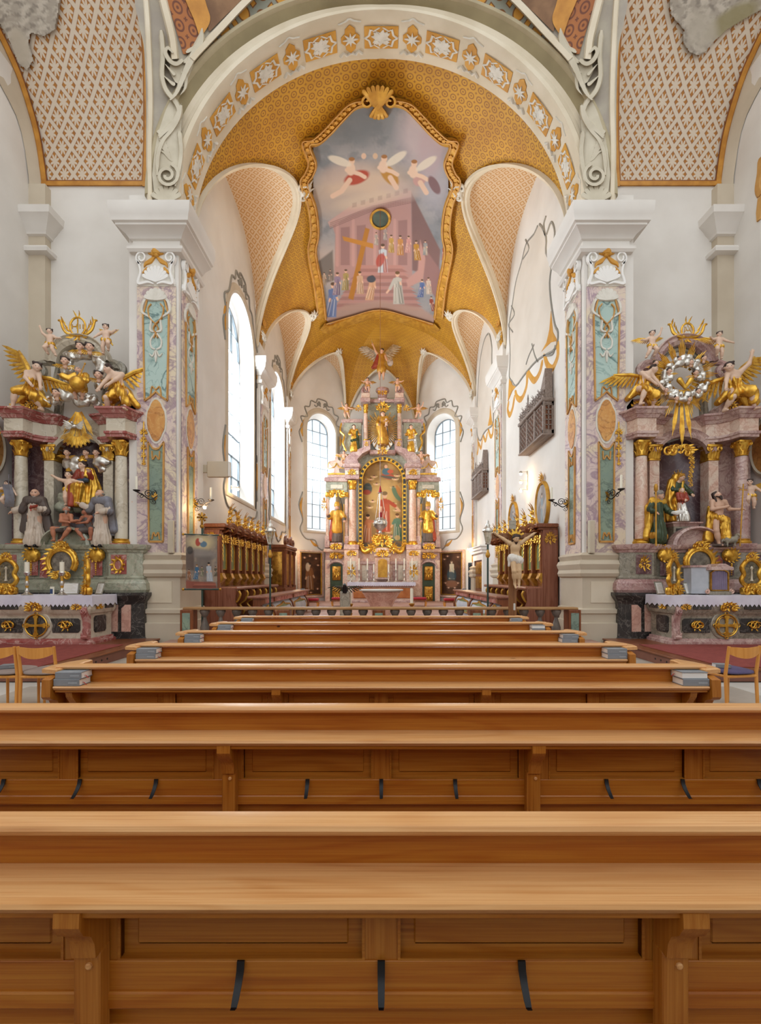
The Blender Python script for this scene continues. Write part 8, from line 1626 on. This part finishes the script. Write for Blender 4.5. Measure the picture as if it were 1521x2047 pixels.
for k, (y, z) in enumerate(((13.0, 3.55), (15.85, 3.45))):
    t = T('oval_picture', 'oval gilt-framed picture on the right chancel wall, %s' % ('larger one nearer the pier' if k == 0 else 'smaller one half behind the crucifix'), 'picture', (4.58, y, z), 0, 'oval pictures on the right wall'); a, b = .46, .62
    R = lambda r, d: [(4.6-d, y+a*r*math.cos(t_), z+b*r*math.sin(t_)) for t_ in np.linspace(0, 2*PI, 36, False)]
    O('frame', MB().loft([R(1.1, 0), R(1.12, .05), R(1.05, .1), R(.97, .07), R(.95, .05)], True, False), M['goldpaint'], t); cv = Canvas(-1, 1, -1, 1, .05, '#8d8580'); cv.noise('#b7aea6', 1.2, -.3, .7, .8, 4+k).person(0, .8, 1.4, '#8a98a0', '#d0b8a4', '#5a4a40'); O('canvas', cv.mesh(lambda u, v: (4.6-.055, y+a*.97*u, z-b*.97*v), cv.X**2+cv.Y**2 <= 1.0), M['paint'], t)
    mb = MB(); rocaille(mb, (0, 0, 0), .3, .3, 5); O('gilt_bow', mb.xf(Matrix.Translation((4.54, y, z+.78)) @ Matrix.Rotation(-PI/2, 4, 'Z')), M['goldpaint'], t)
# lamps and candle arms
def lamp(loc, sx, label, n=1, lit=True, pw=14):
    t = T('wall_lamp', label, 'lamp', loc, 0, 'small wall lamps'); O('bracket', MB().box(-.015, .015, -.02, .02, -.30 if n > 1 else -.06, .30 if n > 1 else .06, .004), M['silver'], t, local=True)
    for k in range(n):
        z = (k-(n-1)/2)*.27; O('arm', MB().tube([(0, 0, z), (sx*.16, 0, z), (sx*.2, -.02, z-.03)], .012, 6), M['silver'], t, local=True); O('lamp_head', MB().lathe([(.02, .05), (.05, .03), (.055, -.02)], (sx*.2, -.02, z-.03), 10), M['silver'], t, local=True); O('bulb', MB().ball((sx*.2, -.02, z-.07), .038, 10, 7), M['bulb'], t, local=True)
    if pw: point('wall_lamp_light', (loc[0]+sx*.3, loc[1]-.25, loc[2]-.1), pw, WARM, .05)
    return t
lamp((4.57, 14.4, 4.55), -1, 'triple spotlight bracket on the right chancel wall left of the larger oval picture', 3, True, 8)
lamp((-4.42, 11.0, 3.25), 1, 'bright lamp beside the candle arm on the left pier reveal', 1, True, 10); lamp((-4.55, 13.95, 4.25), 1, 'bright lamp at the sill corner of the first left window', 1, True, 6); lamp((-4.42, 22.3, 2.95), 1, 'small lit lamp above the left apse painting', 1, True, 22); lamp((4.42, 22.3, 2.95), -1, 'small lit lamp above the right apse painting', 1, True, 22)
def candle_arm(loc, ang, label, L=.42, rose='goldpaint'):
    t = T('candle_bracket', label, 'candle bracket', loc, ang, 'wrought iron candle brackets'); mb = MB(); mb.tube(spline([(0, 0, 0), (L*.35, 0, -.10), (L*.7, 0, -.02), (L, 0, .04)], 5), .013, 6); scroll(mb, (L*.45, 0, .02), .09, .011, 1.5, PI, -1); scroll(mb, (L*.78, 0, -.04), .06, .01, 1.4, 0, 1); scroll(mb, (L*.2, 0, .05), .07, .01, 1.4, PI/2, 1); scroll(mb, (L*.2, 0, -.14), .06, .009, 1.3, 0, -1)
    O('iron_scroll', mb, M['iron'], t, local=True); O('drip_pan', MB().lathe([(.015, .03), (.07, .06), (.075, .075), (.02, .07)], (L, 0, 0), 12), M['iron'], t, local=True); O('candle', MB().lathe([(.026, .07), (.026, .36), (.01, .37)], (L, 0, 0), 10), M['candle'], t, local=True)
    mb = MB(); 
    for k in range(6): leaf(mb, (.03, .0, -.02), (.35*math.cos(k*PI/3), 0, math.sin(k*PI/3)), .12, .035, .3)
    O('gilt_rosette', mb, M['golddark'], t, local=True); return t
candle_arm((-4.95, 10.17, 3.32), -PI/2-.9+PI*.0, 'iron candle bracket with cream candle on the left pier front'); candle_arm((4.98, 10.17, 3.32), -PI/2+.3, 'iron candle bracket with cream candle on the right pier front'); candle_arm((-4.46, 10.9, 3.28), 0, 'iron candle bracket inside the left pier, above the banner'); candle_arm((4.46, 10.9, 3.28), PI, 'iron candle bracket inside the right pier, above the crucifix')
# loudspeakers and a flat pale cabinet by the first left window
for s in (-1, 1): t = T('column_loudspeaker', 'slim grey column loudspeaker on the %s pier' % ('left' if s < 0 else 'right'), 'loudspeaker', (s*4.62, 10.1, 2.4), 0, 'column loudspeakers'); O('housing', MB().box(-.06, .06, -.05, .05, -.36, .36, .01), M['greystucco'], t, local=True); O('grille', MB().box(-.05, .05, -.056, -.05, -.34, .34), M['beige'], t, local=True)
t = T('equipment_box', 'flat pale metal floodlight box on a bracket beside the first left window', 'equipment', (-4.17, 11.75, 4.27)); O('housing', MB().box(-.27, .27, -.06, .06, -.2, .2, .015), M['beige'], t, local=True); O('side_cap', MB().box(.27, .31, -.07, .07, -.19, .19, .01), M['white'], t, local=True); O('bracket', MB().box(-.42, -.27, -.02, .06, -.08, .12, .01).tube([(-.36, .05, 0), (-.43, .2, 0)], .03, 6), M['greystucco'], t, local=True)
# grille board by the door
t = T('iron_grille', 'narrow black ornamental grille board left of the white door frame', 'grille', (4.4, 22.75, 1.6)); mb = MB()
for j in range(9):
    for i in range(2): mb.tube([diag(1)(.14+.12*i+.055*math.cos(a), 1.0+.14*j+.065*math.sin(a), -.05) for a in np.linspace(0, 2*PI, 9)], .016, 4)
O('scrollwork', mb, M['black'], t); O('board', MB().prism([(.05, .9), (.36, .9), (.36, 2.25), (.05, 2.25)], lambda u, v, d: diag(1)(u, v, -.02-d), 0, .02), M['darkpaint'], t)
# ================================================================== CEILING FRESCO, ITEMS ON THE SIDE ALTARS, EDGES
FO = [(752, 206), (716, 214), (688, 240), (664, 266), (641, 286), (620, 292), (632, 330), (626, 352), (616, 372), (632, 420), (637, 470), (632, 510), (645, 580), (652, 640)]
def fro(inset): return [(x+inset*(1 if x < 755 else -1), y) for x, y in FO]
RS = [(1514-x+6, y) for x, y in reversed(FO[1:])]
low = [(700, 636), (757, 622), (815, 634)]
OUT = FO[::1]+[(661, 652), (700, 636), (757, 624), (815, 634), (866, 652)]+RS
cv = Canvas(626, 896, 200, 660, 1.0, '#868688'); cv.noise('#9c9694', 140, -.4, .6, .8, 1).noise('#6f7276', 60, .0, .9, .6, 2)
cv.ell(700, 250, 70, 40, '#6c6e70', .8, 0, .9).ell(850, 260, 50, 70, '#b5a5a6', .9, .3, .7).ell(720, 380, 95, 45, '#c8ad96', .9, -.15, .8).ell(690, 410, 70, 25, '#a8988e', .7, 0, .8).ell(870, 360, 30, 60, '#a9a3a8', .8, 0, .8).ell(650, 530, 40, 40, '#b9a59a', .7, 0, .9)
B1, B2, B3 = '#a9837c', '#8f6c68', '#7a5c58'
cv.poly([(661, 440), (700, 415), (760, 395), (822, 386), (824, 470), (824, 560), (668, 560), (670, 470)], B1, 1, 3); cv.poly([(822, 384), (880, 500), (876, 560), (824, 540)], B3, .95, 3); cv.poly([(655, 444), (700, 412), (770, 392), (822, 380), (822, 393), (760, 408), (700, 430), (660, 455)], '#b8948a', 1, 2)
for k in range(7): cv.poly([(704+17*k, 415-4.6*k), (713+17*k, 413-4.6*k), (713+17*k, 404-4.6*k), (704+17*k, 406-4.6*k)], B3, .9, 1.5)
for x in (690, 722, 765, 805): cv.poly([(x-9, 530), (x-9, 455-(x-690)*.12), (x+9, 453-(x-690)*.12), (x+9, 530)], B2, .9, 2).line([(x-16, 530), (x-16, 440)], 3, '#b98f86', .8)
for k in range(4): cv.line([(660, 446+k*3.5), (745, 412+k*3), (822, 396+k*3)], .8, B3, .7)
for k in range(13): cv.poly([(720-k*4, 530+k*7), (800+k*3, 530+k*7), (812+k*3, 537+k*7), (712-k*4, 537+k*7)], ['#b08076', '#9a6c64'][k % 2], .9, 1.5)
cv.poly([(840, 480), (852, 520), (846, 560), (815, 575), (812, 560), (835, 540)], '#b58a80', 1, 3).poly([(852, 500), (880, 540), (880, 610), (846, 560)], B2, 1, 3).poly([(632, 525), (665, 500), (668, 560), (640, 570)], '#6a625c', .9, 4).poly([(640, 640), (690, 610), (760, 600), (840, 615), (880, 640), (870, 660), (650, 660)], '#a98a7c', .9, 6)
cv.poly([(730, 455), (739, 458), (706, 600), (696, 596)], '#a8702c', 1, 1.5).poly([(684, 472), (687, 481), (746, 497), (746, 487)], '#b47a34', 1, 1.5)
for x, y, h, c1, c2, ln in ((765, 545, 58, '#b8bcc0', '#a84c3a', 0), (800, 510, 40, '#b9824a', '#a87444', 0), (782, 505, 36, '#b58f4c', '#a08040', 0), (815, 505, 34, '#c08c84', '#b07a72', .05), (835, 520, 40, '#b08034', '#9a6a2a', -.08), (850, 510, 30, '#8a8a88', '#b09a84', 0), (888, 520, 30, '#a8503c', '#c0b0a0', 0), (770, 480, 26, '#9a8a84', '#887a74', 0), (752, 490, 26, '#a59488', '#8f8278', 0), (660, 634, 70, '#5f6f96', '#7484a8', .08), (672, 590, 46, '#8a7688', '#6a5a6c', .05), (690, 580, 42, '#a08a54', '#7c6a44', .03), (720, 588, 46, '#bf9a7c', '#b08a6c', -.02), (738, 600, 50, '#c89a78', '#b88a68', .12), (648, 570, 26, '#b09a84', '#7a6a5c', 0), (660, 562, 24, '#6a5a54', '#8a7a6c', 0), (840, 594, 36, '#5a6a94', '#4a5a84', .1), (858, 588, 34, '#c0ac9c', '#a08c7c', -.05), (868, 622, 30, '#8a4436', '#7a3a2c', -.2)): cv.person(x, y, h, c1, '#d6ac92', '#5c4636', ln, c2)
cv.ell(690, 345, 46, 20, '#b8a196', .6, -.2, .8).ell(800, 380, 40, 18, '#b9a39a', .6, .1, .8).ell(862, 300, 26, 60, '#b09a9c', .7, .1, .6).ell(735, 400, 60, 14, '#cbb39c', .6, -.2, .8).ell(845, 235, 30, 22, '#b8a6a2', .7, .5, .6)
cv.person(797, 608, 66, '#b3ada2', '#d6ac92', '#6a5034', -.04, '#8e887e', [(-.32, -.35), (.1, -.6)]).ell(742, 558, 9, 7, '#4a4a50').ell(760, 520, 8, 14, '#a8483a', .9, .3)
for x, y, c in ((705, 340, '#a84a38'), (770, 335, '#b0803c'), (830, 345, '#b99088')):
    cv.ell(x+8, y+15, 26 if c != '#b99088' else 12, 13, c, 1, -.35 if x < 750 else .9).line([(x-6, y+20), (x-22, y+42), (x-40, y+52)] if x < 750 else [(x+10, y+20), (x+22, y+40)], 5, '#d6b49c', 1, 2).line([(x-12, y), (x+14, y+8), (x+24, y+14)], 4, '#d8b8a0', 1, 2).ell(x-2, y-18, 6, 7, '#d8b49a').ell(x-2, y-22, 6, 4, '#9a6a40').ell(x-4, y-2, 9, 13, '#d8b8a0').ell(x-26 if x < 750 else x+22, y-18, 24, 8, '#d8cbb8', .85, .35 if x < 750 else -.6)
cv.ell(727, 312, 5, 6, '#d2b098').ell(868, 370, 9, 20, '#7a5c5e', .95, -.5).ell(750, 312, 5, 6, '#c8a88c')
vh = lambda x, y: off(vault_hit(x, y), .03)
fres = S('ceiling_fresco', cv.mesh(lambda x, y: tuple(float(v) for v in vh(x, y)), cv.mask_poly([(x+(3 if x < 756 else -3)*.0, y) for x, y in OUT])), M['paint'])
mb = MB(); fl_ = [(x-6 if x < 757 else x+6, y-4 if y < 630 else y+4) for x, y in OUT]
L = spline(FO, 6); Rr = [(1520-x, y) for x, y in L]
def fw(u, v, d): return off(tuple(float(q) for q in vault_hit(u, v)), d)
for P in (L, Rr): stroke(mb, [(x+(-8 if x < 760 else 8), y-3) for x, y in P], 10.5, fw, .16, .01)
stroke(mb, spline([(645, 652), (658, 658), (700, 642), (758, 628), (818, 642), (862, 658), (873, 652)], 5), 9, fw, .16, .01); O('gilt_frame', mb, M['goldpaint'], fres)
mb = MB()
for P in (L, Rr): stroke(mb, [(x+(-1 if x < 760 else 1), y) for x, y in P], 1.6, fw, .2, .01); stroke(mb, [(x+(-16 if x < 760 else 16), y-5) for x, y in P], 1.8, fw, .2, .01)
stroke(mb, spline([(652, 648), (700, 634), (758, 620), (818, 634), (866, 648)], 5), 1.6, fw, .2, .01); O('frame_edge', mb, M['frameochre'], fres)
mb = MB()
for P in (L, Rr):
    for k in range(2, len(P)-1, 2): x, y = P[k]; mb.prism(star_poly(x+(-8 if x < 760 else 8), y-3, 5.5, 4.5, 5, .6), fw, .15, .19)
O('frame_relief', mb, M['ochre'], fres)
mb = MB(); fan(mb, (755, 222), 52, math.radians(-125), math.radians(-55), 7, fw, .3, .7); fan(mb, (757, 206), 34, math.radians(60), math.radians(120), 5, fw, .3, .7)
for q in (-1, 1): stroke(mb, [(757+q*(22+x), y) for x, y in spir((0, 205), 15, 1.4, PI, 1)], [3.5]*27, fw, .3)
O('shell_cartouche', mb, M['goldpaint'], fres)
mb = MB(); stroke(mb, [(760+18.5*math.cos(a), 438+19*math.sin(a)) for a in np.linspace(0, 2*PI, 24)], 3, fw, .1, .03); O('oculus_ring', mb, M['goldpaint'], fres); O('oculus', MB().prism([(760+17*math.cos(a), 438+18*math.sin(a)) for a in np.linspace(0, 2*PI, 20, False)], fw, .04, .06), plain('oculus_green', '#4f5a48', .6, 0, '#39423a', 2), fres)
# grisaille painted figures running over the lozenge panels
for s, nm in ((-1, 'left'), (1, 'right')):
    P = [(-40, -60), (122, -60), (118, 20), (110, 60), (88, 74), (62, 66), (58, 86), (68, 120), (54, 142), (36, 128), (22, 92), (12, 70), (0, 50), (-40, 30)] if s < 0 else [(190, -60), (184, 30), (170, 46), (158, 60), (160, 84), (148, 104), (130, 112), (112, 104), (98, 86), (70, 60), (20, 30), (-40, 0), (-40, -60)]
    cv = Canvas(-42, 194, -62, 145, 2.2, '#a59a8c'); cv.noise('#c0b5a6', 40, -.3, .5, .9, 3+s).noise('#81776c', 26, .1, .8, .8, 6+s)
    if s > 0: cv.ell(60, 40, 60, 22, '#8f8460', .9, .6, .5).ell(120, 60, 30, 40, '#b3a898', .8, .2, .6)
    else: cv.ell(40, 95, 18, 40, '#b7aa98', .9, -.3, .5)
    mk = cv.mask_poly(P); mb = cv.mesh(lambda x, y, s=s: off(barrel_hit(mir(x, s), y), .05), mk); S('ceiling_grisaille_'+nm, mb, M['paint'])
# candlesticks, reliquaries, cards and shrine on the side altar tables
ZT = 1.155
def topx(x, Y): return px_(x, Y)
for i, x in enumerate((54, 124)):
    Y = 9.12; c = candlestick((topx(x, Y), Y, ZT), .46, .20, 'silver', .042, .9); c['label'] = 'silver and gilt candlestick with thick candle, %s one on the left side altar' % ('left' if i == 0 else 'right'); c['group'] = 'candlesticks on the left side altar'
    O('gilt_stem', MB().lathe([(.022, .14), (.03, .18), (.022, .4)], (0, 0, 0), 10), M['goldpaint'], c, local=True)
def reliquary(x, Y, yaw, label, h=.74):
    t = T('reliquary', label, 'reliquary', (topx(x, Y), Y, ZT), yaw, 'gilt reliquaries on the side altars'); K = dict(local=True); w = .22
    O('foot', rocaille(rocaille(MB().box(-.2, .2, -.06, .06, .0, .16, .03), (0, -.07, .1), .44, .2, 2), (0, -.05, .16), .3, .16, 3), M['gold'], t, **K); mb = MB()
    out = spline([(-.13, .2), (-.2, .3), (-.15, .42), (-.19, .55), (-.1, .68), (0, .72), (.1, .68), (.19, .55), (.15, .42), (.2, .3), (.13, .2), (0, .18)], 4, True)
    mb.tube([(u, -.02, v) for u, v in out]+[(out[0][0], -.02, out[0][1])], .045, 7)
    for k in range(0, len(out), 4): u, v = out[k]; leaf(mb, (u, -.05, v), (u*2-(v-.42), 0, (v-.42)*1.2+u), .09, .03, .5)
    rocaille(mb, (0, -.03, .78), .24, .2, 4); O('carved_frame', mb, M['gold'], t, **K)
    O('case_glass', MB().prism([(u*.8, .42+(v-.42)*.85) for u, v in out], XZ(0), -.02, .03), plain('relic_case', '#4f4a3e', .12, 0, '#86785a', 22), t, **K); O('relic', MB().lathe([(.035, .28), (.02, .32), (.012, .5), (.03, .54), (.008, .58)], (0, -.03, 0), 8), M['palemarble'], t, **K); return t
reliquary(14, 9.45, .1, 'gilt carved reliquary at the left end of the left side altar'); reliquary(176, 9.35, -.9, 'gilt carved reliquary seen sideways right on the left side altar'); reliquary(1344, 9.35, .55, 'slim gilt carved reliquary at the left of the right side altar'); reliquary(1500, 9.35, .0, 'gilt carved reliquary at the right edge of the right side altar')
def card(x, Y, yaw, label, w=.34, h=.26):
    t = T('altar_card', label, 'framed card', (topx(x, Y), Y, ZT), yaw, 'framed cards on the side altars'); R = Matrix.Rotation(-.3, 4, 'X')
    O('frame', MB().box(-w/2, w/2, 0, .012, 0, h, .003).xf(R), M['greymarble'], t, local=True); O('sheet', MB().box(-w/2+.025, w/2-.025, -.003, .0, .025, h-.025).xf(R), M['paper'], t, local=True)
    mb = MB()
    for k in range(7): mb.box(-w/2+.06, w/2-.06-.03*(k % 3), -.0045, -.003, .06+.025*k, .066+.025*k)
    O('printed_lines', mb.xf(R), M['greystucco'], t, local=True)
card(138, 9.5, .25, 'grey framed text card between candlestick and reliquary on the left altar'); card(196, 9.5, -.4, 'grey framed text card right of the sideways reliquary on the left altar', .22, .26); card(1322, 9.5, .3, 'framed text card left of the slim reliquary on the right altar', .22, .28); card(1380, 9.5, .3, 'dark framed text card beside the small shrine on the right altar', .24, .26)
t = T('prayer_card', 'small blue and cream prayer card standing on the left side altar', 'card', (topx(104, 9.3), 9.3, ZT)); O('sheet', MB().box(-.04, .04, 0, .01, 0, .165), M['candle'], t, local=True); O('blue_picture', MB().box(-.04, .015, -.003, 0, .02, .12), plain('blue_print', '#33476a', .6), t, local=True)
t = T('table_shrine', 'small rose marbled cabinet with lilac curtained glass door on the right side altar', 'shrine', (topx(1436, 9.3), 9.3, ZT)); K = dict(local=True)
O('case', MB().box(-.2, .22, 0, .3, 0, .52, .01), M['greymarble'], t, **K); O('side_wing', MB().prism([(-.2, 0), (-.47, .12), (-.47, .36), (-.2, .3)], XY(0), .02, .56), M['bluegrey'], t, **K); O('cornice', MB().prism([(-.24, .50), (-.24, .56), (-.1, .57), (0, .63), (.1, .63), (.22, .57), (.27, .56), (.27, .50)], XZ(0), -.05, .3).prism([(-.18, -.04), (-.5, .1), (-.5, .38), (-.18, .32)], XY(0), .56, .60), M['rosemarble'], t, **K); O('base', MB().box(-.22, .24, -.05, .3, 0, .07, .01), M['greymarble'], t, **K)
mb = MB(); stroke(mb, [(-.17, .09), (.18, .09), (.18, .45), (.1, .5), (-.09, .5), (-.17, .45), (-.17, .09)], .016, XZ(-.01), -.03); O('door_frame', mb, M['golddark'], t, **K); O('curtain', MB().loft([[(-.16+.33*k/40, -.008+.008*math.sin(k*1.2+z*3), z) for k in range(41)] for z in (.1, .3, .48)], False, False), plain('lilac_curtain', '#8a7c92', .8, 0, '#7a6c84', 6), t, **K)
for q in (-1, 1): O('scroll_ornament', scroll(MB(), (.0+q*.25, -.03, .07), .05, .018, 1.4, PI/2, q), M['salmon'], t, **K)
# oval pictures at the picture edges and painted tassel on the right wall
for s in (-1, 1):
    t = T('edge_picture', 'oval grey framed picture cut by the %s picture edge' % ('left' if s < 0 else 'right'), 'picture', (s*8.62, 10.2, 4.35), 0, 'oval pictures on the nave side walls'); y, z = (10.1, 4.4) if s < 0 else (10.3, 4.45)
    R = lambda r, d: [(s*(8.68-d), y+.42*r*math.cos(a), z+.62*r*math.sin(a)) for a in np.linspace(0, 2*PI, 32, False)]
    O('frame', MB().loft([R(1.1, 0), R(1.12, .06), R(1.0, .09), R(.95, .05)], True, False), M['greystucco'], t); O('canvas', MB().loft([R(.96, .05), R(.02, .052)], True, False), M['orangemarble'], t)
mb = MB(); f = lambda u, v, d: (8.68-d, u, v); stroke(mb, spline([(10.5, 11.1), (10.52, 10.8), (10.58, 10.5), (10.5, 10.25)], 5), [.05]+[.10]*14+[.04], f, .03); stroke(mb, [(10.5, 10.2), (10.52, 9.9), (10.54, 9.7)], [.08, .12, .06], f, .04); S('trim_painted_tassel', mb, M['frameochre'])
